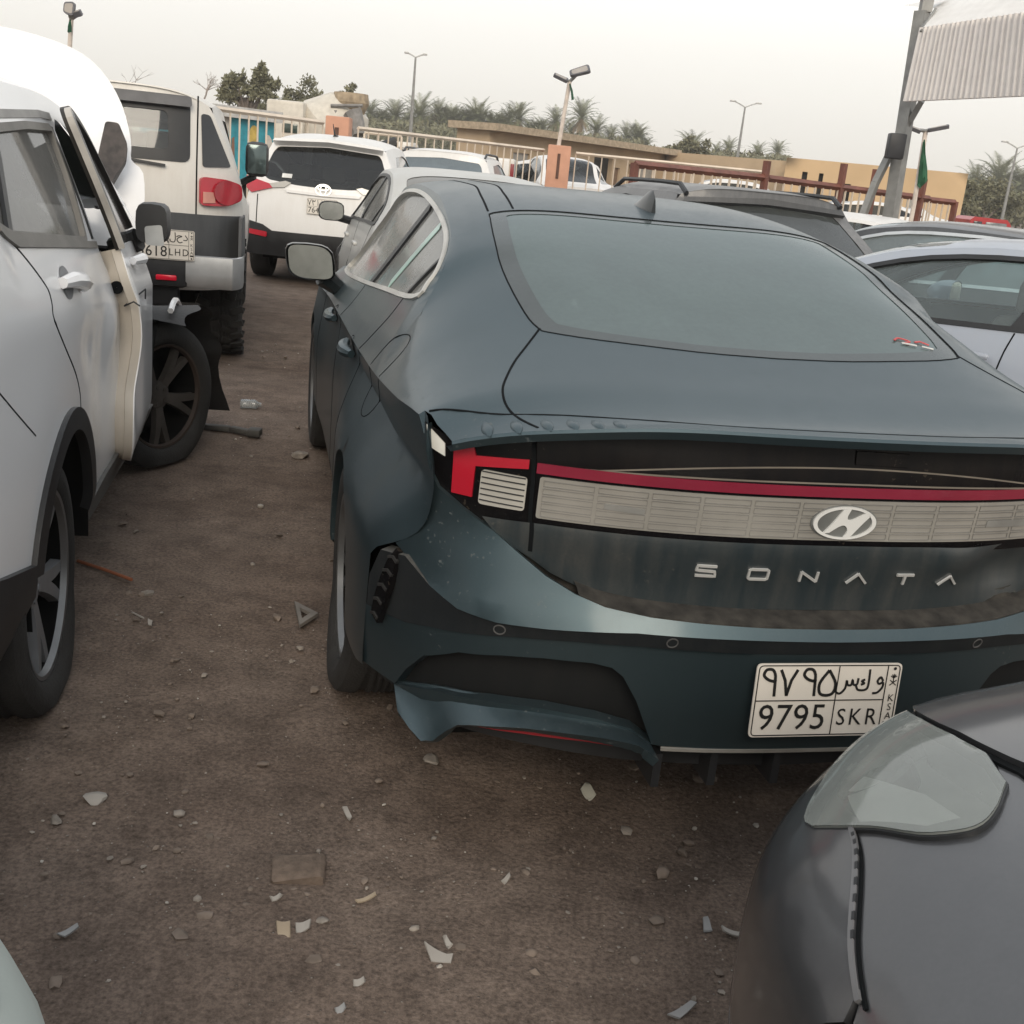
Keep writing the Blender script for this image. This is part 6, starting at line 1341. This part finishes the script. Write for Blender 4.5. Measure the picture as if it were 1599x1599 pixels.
# ================================================================== front corners of two cars right beside the camera
def front_corner(name, label, world, yaw, PT, LENSMAT, mirror=1):
    """front half of a saloon: wing, wheel, lamp and bonnet; mirror = 1 shows the left side, -1 the right"""
    P = empty(name, (world[0], world[1], 0)); P.rotation_euler = heading(yaw); tag(P, label, 'car')
    # section lines at the front axle (x = 0): inward distance d, height z
    D = np.array([.05, .015, .002, .008, .040, .092, .145, .205, .30, .60, .90]); Z = np.array([.22, .38, .52, .64, .715, .775, .822, .852, .875, .915, .93])
    sD_, sZ_ = Cv(*zip(np.arange(11)*.1, D)), Cv(*zip(np.arange(11)*.1, Z)); sD = lambda s: sD_(s); sZ = lambda s: sZ_(s)
    plan = Cv((-1.6, .0), (-.4, .0), (.05, .003), (.16, .014), (.28, .045), (.38, .10), (.47, .18), (.56, .31), (.63, .47), (.70, .9))
    drop = Cv((-1.6, -.06), (-.6, -.035), (0, 0), (.15, .012), (.3, .03), (.44, .06), (.55, .10), (.63, .15), (.70, .24))
    def F(x, s):
        k = np.clip((.9-plan(x))/.9, 0, 1); d = plan(x)+sD(s)*k; zz = sZ(s)-drop(x)*np.clip((sZ(s)-.3)/.6, 0, 1)
        return (x, mirror*(.90-d), zz)
    ch = Chart(F, -1.0 if mirror > 0 else 1.0)
    AX, AZ, AR = -.27, .36, .42
    s_of = lambda z: float(np.interp(z, Z, np.arange(11)))*.1
    edge = lambda a0, a1, n: [(AX+AR*math.cos(R(a)), s_of(AZ+AR*math.sin(R(a)))) for a in np.linspace(a0, a1, n)]
    lamp_low = smooth([(.165, .778), (.125, .745), (.100, .705), (.102, .665), (.128, .610), (.180, .560), (.225, .510), (.265, .468)], 3)
    lamp_front = smooth([(.265, .468), (.30, .458), (.36, .492), (.43, .545), (.48, .61), (.497, .652)], 3)
    lamp_top = [(.49, .69), (.40, .737), (.31, .772), (.24, .788)]
    lampo = lamp_low[:-1]+lamp_front+lamp_top
    seam = smooth([(.208, .528), (.165, .515), (.105, .475), (.045, .43), (-.012, .395)], 3)
    bm_seam = seam
    b = MB()
    # wing (paint), bumper and bonnet as panels of their own
    wing = [(-1.45, 0)]+edge(200, 52, 26)+list(reversed(seam))[1:]+list(reversed(lamp_low[:-5]))+[(.235, .796), (.19, .804), (-.30, .819), (-1.45, .83)]
    b.patch(ch, wing, res=.04); wg = b.build('front_wing', PT, P)
    mB = MB(); bump = edge(-22, 51, 14)+list(reversed(seam))[1:]+lamp_low[-5:-1]+lamp_front+[(.56, .665), (.69, .67), (.69, .01)]
    mB.patch(ch, bump, res=.04, off=.006, thick=.02); bp = mB.build('front_bumper', PT, P)
    mb2 = MB(); bon = [(-1.45, .838), (-.30, .823), (.19, .808), (.24, .797), (.31, .781), (.40, .746), (.50, .70), (.56, .68), (.69, .69), (.69, 1.0), (-1.45, 1.0)]
    mb2.patch(ch, bon, res=.05, off=.012, thick=.02)
    V2 = []
    mb2.build('bonnet', PT, P)
    # other half of the bonnet and nose, plainly closed
    o2 = MB(); Fo = lambda x, s: (x, -F(x, s)[1], F(x, s)[2]); oc = Chart(Fo, -ch.s)
    o2.patch(oc, [(-1.45, 0), (.69, 0), (.69, 1.0), (-1.45, 1.0)], res=.08); o2.build('body', PT, P)
    d = MB(); d.box((-.75, 0, .45), (1.2, 1.5, .5)); d.box((.15, 0, .45), (.6, 1.1, .4)); d.build('underbody', M_DARK, P)
    q = arc(AX, AZ, AR, 190, -15, 22); m = MB(); m.grid([(a, mirror*yy, z) for a, z in q for yy in (.45, .885)], len(q), 2); m.build('wheel_arch_liner', plain('rusty liner', (.035, .022, .016), .9, var=.5), P)
    # lamp: bowl, reflector, lens
    lm = MB(); lm.patch(ch, lampo, off=.010, res=.02); 
    ln = lm.build('headlamp', LENSMAT, P, ang=85)
    bw = MB(); bw.patch(ch, lampo, off=-.06, res=.05); q = np.array(lampo); A = ch.pts(q, .009); C_ = ch.pts(q, -.06); bw.grid(np.stack([A, C_], 1).reshape(-1, 3), len(q), 2, close_u=True); bw.build('lamp_bowl', plain('grey lamp bowl', (.20, .215, .205), .4, metal=.2), ln)
    rf = MB(); rf.patch(ch, [(.15, .70), (.16, .64), (.24, .54), (.33, .535), (.34, .58), (.22, .68)], off=-.012, res=.03); rf.build('reflector', plain('lamp chrome', (.85, .86, .84), .25, metal=.35), ln)
    pj = MB(); c0 = ch.pts([(.34, .60)], -.05)[0]; n0 = ch.nrm([(.34, .60)])[0]; pj.lathe([(.05, 0), (.055, .03), (.048, .036), (.03, .03), (.001, .04)], tuple(c0), tuple(n0), 20); pj.build('lamp_projector', plain('dark projector ring', (.08, .085, .085), .2, metal=.5), ln)
    rg = MB(); rg.ribbon(ch, lampo+[lampo[0]], .007, .006, .016); rg.build('lamp_gasket', M_BLACK, ln)
    sm = MB(); sm.ribbon(ch, [(-1.4, .834), (-.30, .819), (.19, .804), (.24, .793), (.31, .777), (.40, .742)], .012, .004, .006); sm.build('panel_seam', M_SEAM, P); fl = MB(); fl.ribbon(ch, [(x_+.009, y_) for x_, y_ in bm_seam], .0075, .008, .008); fl.build('bumper_flange', plain('pale flange edge', (.13, .13, .135), .5), bp); sm = MB(); sm.ribbon(ch, [(x_-.002, y_) for x_, y_ in bm_seam], .0045, .004, .004); sm.build('bumper_gap', M_SEAM, P)
    cl = MB()
    for i in range(8): x_, y_ = seam[min(len(seam)-2, 1+i)]; x2, y2 = seam[min(len(seam)-1, 2+i)]; cl.ribbon(ch, [(x_+.004, y_), (x_+.45*(x2-x_)+.004, y_+.45*(y2-y_))], .0042, .0085, .004)
    cl.build('bumper_clip', M_BLACK, bp)
    wheel(P, (AX, mirror*.765, .345), mirror, Rt=.345, rr=.24, lod=0)
    return P
LENS_HAZE = glass('yellowed lamp lens', (.80, .82, .78), (.47, .50, .47), .33, .06)
LENS_PALE = glass('pale lamp lens', (.5, .56, .52), (.50, .56, .53), .75, .16)
GREYF = paint('dark grey paint', (.075, .077, .082), dust=(.25, .25, .255), amt=.12, side=.03, rough=.36, coat=.9, metal=.7)
# the car point (0, .90 left) = front axle, outside of the wing, stands beside the camera
def corner_place(world, yaw, mirror):
    Lf = np.array([-math.cos(yaw), -math.sin(yaw)])*mirror*.90
    return (world[0]-Lf[0], world[1]-Lf[1])
front_corner('dark_grey_saloon', 'dark grey car close by at lower right, with a hazed headlamp on its near corner', corner_place((.367, .965), R(12), 1), R(12), GREYF, LENS_HAZE, 1)
front_corner('pale_lamp_car', 'nearest car at lower left, only its pale greenish rounded front corner showing', corner_place((-.318, .525), R(-2), -1), R(-2), paint('pale greenish paint', (.40, .445, .415), dust=(.4, .42, .40), amt=.3, side=.2, rough=.4, coat=.2), LENS_PALE, -1)

# ================================================================== vehicles beyond the fence
def mural_truck():
    Y = 24; a, b = W(338, 178, Y), W(436, 186, Y+1.5); o = empty('box_truck', ((a.x+b.x)/2, Y+.5, 0)); tag(o, 'box truck with a turquoise painted side behind the white railing at left', 'truck')
    Ln = (b-a).length; Hh = a.z; rz = math.atan2(b.y-a.y, b.x-a.x); o.rotation_euler = (0, 0, rz)
    m = MB(); m.box((0, 1.1, (Hh+.7)/2), (Ln, 2.2, Hh-.7)); m.build('cargo_box', plain('turquoise paint', (.03, .27, .34), .5, var=.25), o)
    ch = flat_chart((0, 0, 0), (1, 0, 0), (0, 0, 1)); w_ = Ln/2
    m = MB(); m.box((0, 1.05, Hh+.07), (Ln+.1, 2.4, .22)); m.build('roof_edge', plain('grey white roof edge', (.50, .49, .47), .5), o)
    cols = {'pale panel': (.50, .47, .42), 'yellow paint': (.55, .40, .10), 'brown paint': (.22, .12, .08), 'skin pink paint': (.50, .32, .25), 'deep blue paint': (.02, .12, .22)}
    sh = [('pale panel', [(-w_, .8), (-w_*.55, .8), (-w_*.5, Hh*.98), (-w_, Hh*.98)]), ('brown paint', [(-w_*.46, .8), (-w_*.30, .8), (-w_*.34, Hh*.8), (-w_*.42, Hh*.78)]), ('yellow paint', smooth([(.10*w_, Hh*.72), (.28*w_, Hh*.60), (.42*w_, Hh*.78), (.34*w_, Hh*.92), (.16*w_, Hh*.9)], 3, True)), ('skin pink paint', smooth([(.14*w_, Hh*.68), (.30*w_, Hh*.55), (.50*w_, .9), (.1*w_, .85)], 3, True)), ('pale panel', smooth([(.62*w_, Hh*.62), (.8*w_, Hh*.55), (.9*w_, Hh*.75), (.7*w_, Hh*.85)], 3, True)), ('deep blue paint', [(.7*w_, .8), (w_, .8), (w_, Hh*.5), (.78*w_, Hh*.42)])]
    for i, (c, q) in enumerate(sh): m = MB(); m.patch(ch, q, off=.006+.003*i, res=.5); m.build('painted_shape', plain(c, cols[c], .5), o)
    for x in (-w_*.6, w_*.6): wheel(o, (x, .15, .42), -1, Rt=.42, lod=0)
mural_truck()
def mixer():
    Y = 33; c = W(500, 205, Y); o = empty('mixer_truck', (c.x, Y, 0)); tag(o, 'concrete mixer truck with a pale tilted drum, behind the salmon pillar', 'truck'); R_ = lambda px, py, dy=0: (W(px, py, Y).x-c.x, dy, W(px, py, Y).z)
    WH = plain('cream truck paint', (.56, .52, .45), .5, var=.12)
    m = MB(); a = np.array(R_(480, 232, 1.0)); b = np.array(R_(540, 170, 1.0)); ax = (b-a)/np.linalg.norm(b-a); Ln = np.linalg.norm(b-a)
    m.lathe([(.001, 0), (.75, 0), (1.05, Ln*.3), (1.1, Ln*.5), (.75, Ln*.95), (.5, Ln*1.12), (.001, Ln*1.12)], tuple(a), tuple(ax), 24); m.build('drum', WH, o)
    m = MB(); q = R_(541, 158, .8); m.lathe([(.48, .25), (.52, .0), (.30, -.50), (.26, -.50), (.48, .0), (.44, .25)], q, (0, 0, 1), 14); m.build('hopper', plain('concrete stained hopper', (.33, .26, .18), .9, var=.3), o)
    m = MB()
    for p0, p1 in (((522, 172), (530, 235)), ((560, 165), (562, 235)), ((515, 165), (565, 165)), ((500, 170), (500, 232)), ((560, 170), (545, 190)), ((548, 180), (560, 215))): m.tube([R_(*p0, .2), R_(*p1, .2)], .05, 5)
    m.tube([R_(548, 176, .3), R_(556, 195, .2), R_(560, 212, .1)], [.28, .22, .18], 8); m.build('chute_frame', plain('dirty grey steel', (.20, .19, .18), .7, var=.3), o)
    m = MB(); k = R_(446, 205, .9); m.box((k[0], k[1], 1.75), (1.05, 2.1, 2.0), bev=.08); m.build('cab', WH, o)
    m = MB(); k2 = R_(455, 201, .9); m.box((k2[0], -.17, k2[2]), (.42, .03, .24), bev=.01); m.build('cab_window', plain('dark green pane', (.05, .07, .06), .1), o)
    m = MB(); m.box((R_(500, 230)[0], 1, .8), (4.2, 1.9, .3)); m.build('chassis', M_DARK, o)
    for x in (-1.2, .2, 1.3): wheel(o, (x, .12, .48), -1, Rt=.48, lod=0)
mixer()
def pickup(name, label, px, py, Y, wpx, parts):
    """white pick-up seen from behind: cab, bed with tailgate, wheels"""
    c = W(px, py, Y); s = Y/FPX; w_ = wpx*s; o = empty(name, (c.x, Y, 0)); tag(o, label, 'pickup truck', 'white vehicles beyond the railing')
    m = MB(); m.box((0, 1.2, .85), (w_, 2.4, .62), bev=.05); m.build('bed', WHITE2, o)
    m = MB(); m.box((0, -.03, .93), (w_*.86, .05, .42), bev=.02); m.box((0, -.06, 1.05), (w_*.16, .02, .06)); m.build('tailgate', WHITE, o)
    if 'rack' in parts:
      m = MB(); V = []
      for y, hw, z in ((2.4, .5, 1.1), (2.55, .44, 1.70), (3.9, .43, 1.72), (4.6, .5, 1.1)): V += [(-w_*hw, y, 1.0), (-w_*hw, y, z-.08), (-w_*hw*.9, y, z), (w_*hw*.9, y, z), (w_*hw, y, z-.08), (w_*hw, y, 1.0)]
      m.grid(V, 4, 6); m.add(V[:6], [(5, 4, 3, 2, 1, 0)]); m.build('cab', WHITE2, o)
      m = MB(); m.box((0, 2.46, 1.40), (w_*.72, .06, .38), bev=.02); m.build('rear_window', plain('dark cab glass', (.03, .035, .04), .08), o)
      m = MB(); m.box((0, 5.1, .85), (w_*.95, 1.2, .5), bev=.08); m.build('bonnet', WHITE2, o)
    for sg in (1, -1):
        m = MB(); m.box((sg*w_*.46, -.05, .92), (w_*.07, .04, .32), bev=.01); m.build('tail_lamp', M_REDDK, o)
        wheel(o, (sg*w_*.42, .9, .37), sg, Rt=.37, lod=0); 
    for c_ in list(o.children):
        if c_.name.startswith('wheel'): c_.rotation_euler = (0, 0, R(90)); 
    if 'rack' in parts:
        m = MB()
        for x in (-w_*.45, w_*.45): m.tube([(x, .1, 1.1), (x, .1, 1.75), (x*.8, .1, 1.85), (x, 2.3, 1.85), (x, 2.3, 1.1)], .03, 5)
        m.tube([(-w_*.45, .1, 1.78), (w_*.45, .1, 1.78)], .03, 5); m.tube([(-w_*.45, .1, 1.5), (w_*.45, .1, 1.5)], .03, 5)
        m.build('bed_rack', CREAM, o)
        m = MB(); m.tube([(-w_*.4, .4, 1.35), (w_*.3, .5, 1.62)], .16, 8); m.build('load_roll', M_BLACK, o)
    o.scale = (1.0, 1.0, 1.12 if 'rack' in parts else 1.52); return o
pickup('white_truck', 'white truck tailgate just right of the SUV with the blue-grey window', 755, 268, 31, 92, ())
pickup('rack_pickup', 'pick-up with a white pipe rack over its bed, right of the salmon pillar', 597, 225, 27, 62, ('rack',))
def far_roof(name, label, px, py, Y, wpx, mat, yaw=0, cat='car', lamp=True, H=1.45):
    P, d = saloon(name, label, (0, 0), R(yaw), mat, GL_TINT, H=H, pillar=False, cab=False, cat=cat, group='white vehicles beyond the railing', res=.14); c = W(px, py, Y); P.location = (c.x, Y, 0); P.scale = (1.15, 1.15, 1.22); return P
far_roof('white_car', 'white car roof with a dark brake lamp, behind the middle salmon pillar', 905, 270, 30, 0, WHITE, 10, H=1.62)
far_roof('white_car', 'white car roof left of the middle salmon pillar, showing a dark pane', 815, 262, 33, 0, WHITE, -30, H=1.62)
far_roof('white_car', 'white car right of the middle pillar with blue-black glass behind the bars', 985, 275, 33, 0, WHITE, 70, H=1.5)
far_roof('white_car', 'white car beyond the brown gate, below the ochre building windows', 1270, 300, 36, 0, WHITE, 80, H=1.5)
far_roof('white_car', 'white car past the gate post at the right end of the yard', 1500, 340, 34, 0, WHITE, 75, H=1.3)
def red_truck():
    Y = 42; c = W(1548, 350, Y); o = empty('red_truck', (c.x, Y, 0)); tag(o, 'small red truck cab beyond the black saloon at far right', 'truck'); RED = plain('red truck paint', (.38, .02, .025), .4, var=.1, coat=.5)
    H = W(1548, 341, Y).z; m = MB(); V = []
    for x, z in ((-.75, .5), (-.75, H-.12), (-.62, H), (.55, H-.02), (.68, H-.14), (.85, .95), (.95, .85), (.95, .5)): V += [(x, 0, z), (x, 1.7, z)]
    m.grid(V, 8, 2); n = 8; m.add([V[2*i] for i in range(n)], [tuple(range(n))]); m.build('cab', RED, o)
    m = MB(); m.box((.18, -.02, H-.30), (.75, .04, .30), bev=.02); m.build('windscreen', plain('grey pane', (.16, .17, .18), .15), o)
    m = MB(); m.box((-.48, -.02, H-.28), (.3, .04, .26), bev=.02); m.build('side_window', plain('dark cab glass', (.03, .035, .04), .08), o)
    m = MB(); m.box((1.9, .8, .8), (2.0, 1.7, .5)); m.build('bed', RED, o)
    for x in (-.4, 1.9): wheel(o, (x, .1, .33), -1, Rt=.33, lod=0)
red_truck()

# ================================================================== litter on the dirt
STONE = plain('grey stone', (.22, .195, .17), .9, var=.3, vscale=30, bump=.3); PALE = plain('pale shard', (.30, .28, .255), .6, var=.1); GREYSH = plain('grey shard', (.26, .26, .26), .6, var=.2); RUST = plain('rusty rod', (.22, .075, .035), .9, var=.3); BRICK = plain('dirt crusted block', (.14, .105, .082), .95, var=.25, vscale=40, bump=.5)
def rock(name, label, px, py, sz, mat=STONE, cat='stone', seed=0, flat=.6, group=None):
    r = random.Random(seed+int(px)); bm = bmesh.new(); bmesh.ops.create_icosphere(bm, subdivisions=2, radius=1)
    k = [np.array([r.gauss(0, 1) for _ in range(3)]) for _ in range(9)]; k = [q/np.linalg.norm(q) for q in k]; cut = [r.uniform(.55, .85) for _ in k]
    for v in bm.verts:
        p = np.array(v.co)
        for q, c in zip(k, cut):
            d = p@q
            if d > c: p = p-q*(d-c)
        v.co = Vector((p[0]*sz*1.25, p[1]*sz, p[2]*sz*flat))
    m = MB(); bm.verts.index_update(); m.add([tuple(v.co) for v in bm.verts], [tuple(v.index for v in f.verts) for f in bm.faces]); bm.free()
    o = m.build(name, mat, ang=25); g = ground_at(px, py); o.location = (g.x, g.y, sz*flat*.35); o.rotation_euler = (0, 0, r.uniform(0, 6)); tag(o, label, cat, group); return o
def shard(name, label, pxs, mat, thick=.004, cat='plastic shard', lift=.006, curl=.012):
    """thin broken piece lying on the dirt, outlined by ground points"""
    P = [ground_at(x, y) for x, y in pxs]; c = sum(P, Vector())/len(P); q = [((p.x-c.x)*.82, (p.y-c.y)*.82) for p in P]; sz = max(abs(a)+abs(b) for a, b in q)
    ch = Chart(lambda a, b: (a, b, lift+curl*np.clip(a/sz, -1, 1)**2+.4*curl*np.sin(b/sz*3)), 1.0); m = MB(); m.patch(ch, q, res=max(.01, sz/5), thick=thick, off=thick); o = m.build(name, mat); o.location = (c.x, c.y, .0); tag(o, label, cat); return o
rock('stone', 'pale flat stone near the left edge of the open dirt', 149, 1250, .026, PALE, seed=1, flat=.5)
rock('stone', 'small grey stone at the end of the rusty rod', 233, 929, .020, STONE, seed=2)
rock('stone', 'tan stone beside the teal saloon front wheel', 471, 713, .045, STONE, seed=3)
def block():
    r = random.Random(3); m = MB(); m.box((0, 0, .012), (.115, .088, .04), bev=.009); m.v = [tuple(np.array(v)+np.array([r.gauss(0, .0022), r.gauss(0, .0022), r.gauss(0, .0015)])) for v in m.v]
    o = m.build('dirt_block', BRICK, ang=60); g = ground_at(468, 1362); o.location = (g.x, g.y, -.014); o.rotation_euler = (R(3), R(-4), R(8)); tag(o, 'square dirt-crusted block half sunk in the middle of the dirt', 'block')
block()
rock('stone', 'round stone left of the block in the lower dirt', 88, 1283, .016, STONE, seed=5)
rock('stone', 'small pebble right above the broken white strips', 505, 1440, .013, STONE, seed=6)
rock('stone', 'flat stone in the shade under the teal bumper corner', 675, 1188, .024, STONE, seed=7, flat=.4)
shard('plastic_shard', 'pale curved sliver right above the dirt block', [(532, 1268), (541, 1266), (552, 1280), (547, 1286)], PALE)
shard('plastic_shard', 'folded white strip, longest of the broken white pieces', [(655, 1483), (700, 1497), (712, 1498), (708, 1510), (670, 1506)], PALE, curl=.02)
shard('plastic_shard', 'little white chip standing on the longest white strip', [(688, 1480), (694, 1478), (709, 1490), (700, 1496)], PALE, lift=.02)
shard('plastic_shard', 'clean white rectangle at the bottom of the dirt', [(549, 1538), (571, 1535), (573, 1542), (550, 1546)], PALE)
shard('plastic_shard', 'torn white scrap beside the beige leaf', [(458, 1450), (489, 1446), (486, 1456), (460, 1462)], PALE, curl=.015)
shard('plastic_shard', 'crumpled beige scrap touching the torn white scrap', [(428, 1450), (456, 1449), (457, 1470), (432, 1466)], plain('beige scrap', (.32, .26, .19), .8), curl=.02)
shard('plastic_shard', 'short white strip left of the beige scrap, below the block', [(418, 1408), (440, 1404), (445, 1408), (424, 1412)], PALE)
shard('plastic_shard', 'grey curved sliver near the lower left lamp', [(84, 1465), (125, 1450), (128, 1456), (100, 1467)], GREYSH)
shard('plastic_shard', 'tan splinter right of the dirt block', [(550, 1412), (590, 1402), (592, 1407), (556, 1415)], plain('beige scrap', (.32, .26, .19), .8))
shard('plastic_shard', 'pale triangular chip right of the splinter', [(780, 1380), (797, 1370), (799, 1376), (788, 1384)], PALE)
shard('plastic_shard', 'clear crumpled scrap under the teal bumper', [(903, 1240), (915, 1228), (934, 1246), (922, 1252)], plain('clear scrap', (.38, .37, .32), .3), curl=.025)
shard('plastic_shard', 'grey triangle scrap by the dark grey bumper', [(1095, 1440), (1105, 1438), (1115, 1458), (1098, 1460)], GREYSH)
shard('plastic_shard', 'grey leaf-like scrap at the bottom edge of the picture', [(1035, 1592), (1080, 1570), (1092, 1575), (1060, 1596)], GREYSH)
shard('plastic_shard', 'white curled strip near the dark grey bumper', [(1120, 1455), (1170, 1465), (1168, 1470), (1124, 1461)], PALE)
shard('plastic_shard', 'grey scrap at the bottom just right of the white rectangle', [(520, 1582), (540, 1575), (543, 1582), (526, 1592)], GREYSH)
shard('plastic_shard', 'white fragment by the rusty rod and stone', [(230, 973), (240, 975), (238, 980), (231, 978)], PALE)
def rod(name, label, p, mat, r_=.007, cat='rod', h=.012):
    P = [ground_at(x, y) for x, y in p]; c = P[0]; m = MB(); m.tube([(q.x-c.x, q.y-c.y, h+.004*i) for i, q in enumerate(P)], r_, 6); o = m.build(name, mat); o.location = (c.x, c.y, 0); tag(o, label, cat); return o
rod('metal_rod', 'thin rusty rod lying by the white SUV rear wheel', [(122, 881), (165, 897), (206, 914)], RUST, .006)
rod('twig', 'short pale stick beside the rusty rod', [(207, 962), (225, 973)], PALE, .003)
def trim():
    P = [ground_at(x, y) for x, y in ((316, 672), (360, 676), (398, 683))]; c = P[0]; m = MB()
    for a, b in zip(P[:-1], P[1:]):
        d = b-a; m.box(((a.x+b.x)/2-c.x, (a.y+b.y)/2-c.y, .022), (d.length, .045, .03), rz=math.atan2(d.y, d.x), bev=.008)
    e = P[-1]; m.box((e.x-c.x, e.y-c.y, .028), (.07, .08, .04), bev=.01); o = m.build('trim_strip', plain('dusty black strip', (.05, .048, .044), .7, var=.3)); o.location = (c.x, c.y, 0); tag(o, 'long dark broken trim strip beside the wrecked front wheel', 'trim strip')
trim()
def bottle():
    g = ground_at(391, 640); m = MB(); m.lathe([(.001, 0), (.036, .004), (.040, .02), (.040, .07), (.037, .08), (.040, .09), (.040, .12), (.016, .155), (.016, .17), (.001, .17)], (0, 0, .04), (1, .25, 0), 20)
    o = m.build('plastic_bottle', glass('clear bottle', (.85, .88, .88), (.5, .52, .52), .35, .12)); o.location = (g.x-.06, g.y, 0); o.scale = (.72, .72, .72); tag(o, 'crushed clear plastic bottle on the lane between the cars', 'bottle')
bottle()
def bracket():
    q = [(460, 947), (497, 966), (468, 985)]; P = [ground_at(x, y) for x, y in q]; c = sum(P, Vector())/3; m = MB(); pl = [(p.x-c.x, p.y-c.y) for p in P]
    ch = Chart(lambda a, b: (a, b, .02+.0*a), 1.0); m.patch(ch, pl, [[(a*.45, b*.45) for a, b in pl]], res=.05, thick=.012); o = m.build('metal_bracket', plain('dusty bracket', (.17, .155, .14), .8)); o.location = (c.x, c.y, 0); tag(o, 'flat triangular bracket with a hole, left of the teal rear wheel', 'bracket')
bracket()
def gravel():
    """small uneven pebbles, thick here and thin there"""
    r = random.Random(77); m = MB(); bm = bmesh.new(); bmesh.ops.create_icosphere(bm, subdivisions=1, radius=1); bm.verts.index_update(); base = [np.array(v.co) for v in bm.verts]; F = [tuple(v.index for v in f.verts) for f in bm.faces]; bm.free()
    from mathutils import noise as mn
    n = 0
    while n < 3400:
        x, y = (r.uniform(-1.3, 1.0), r.uniform(1.3, 3.6)) if r.random() < .6 else (r.uniform(-2.2, .2), r.uniform(2.5, 9))
        if mn.noise((x*1.7, y*1.7, 5)) < r.uniform(-.5, .35): continue
        n += 1; s = min(.016, .0016*math.exp(r.expovariate(1.9))); a = r.uniform(0, 6.28); ca, sa = math.cos(a), math.sin(a); ex = r.uniform(.6, 1.5); fl = r.uniform(.35, .8)
        V = []
        for p in base:
            q = p*r.uniform(.75, 1.2)*s; q[0] *= ex; V.append((x+q[0]*ca-q[1]*sa, y+q[0]*sa+q[1]*ca, s*.12+q[2]*fl))
        m.cur = 0 if r.random() < .62 else 1 if r.random() < .8 else 2
        m.add(V, F)
    o = m.build('gravel', [plain('dirt pebble', (.17, .135, .11), .95, var=.35, vscale=20), plain('grey pebble', (.25, .22, .19), .9, var=.25, vscale=20), plain('pale pebble', (.40, .37, .33), .9, var=.2, vscale=20)], ang=50); tag(o, 'loose gravel on the dirt', 'gravel', kind='stuff')
gravel()

# ================================================================== dusty air
def haze():
    m = bpy.data.materials.new('dusty air'); m.use_nodes = True; t = m.node_tree; t.nodes.clear(); out = t.nodes.new('ShaderNodeOutputMaterial'); v = t.nodes.new('ShaderNodeVolumePrincipled')
    v.inputs['Color'].default_value = (.97, .955, .92, 1); v.inputs['Density'].default_value = .0008; v.inputs['Anisotropy'].default_value = .2; t.links.new(v.outputs[0], out.inputs['Volume'])
    b = MB(); b.box((10, 118, 14), (520, 270, 30)); o = b.build('haze', m, smooth_=False); tag(o, kind='stuff')
haze()
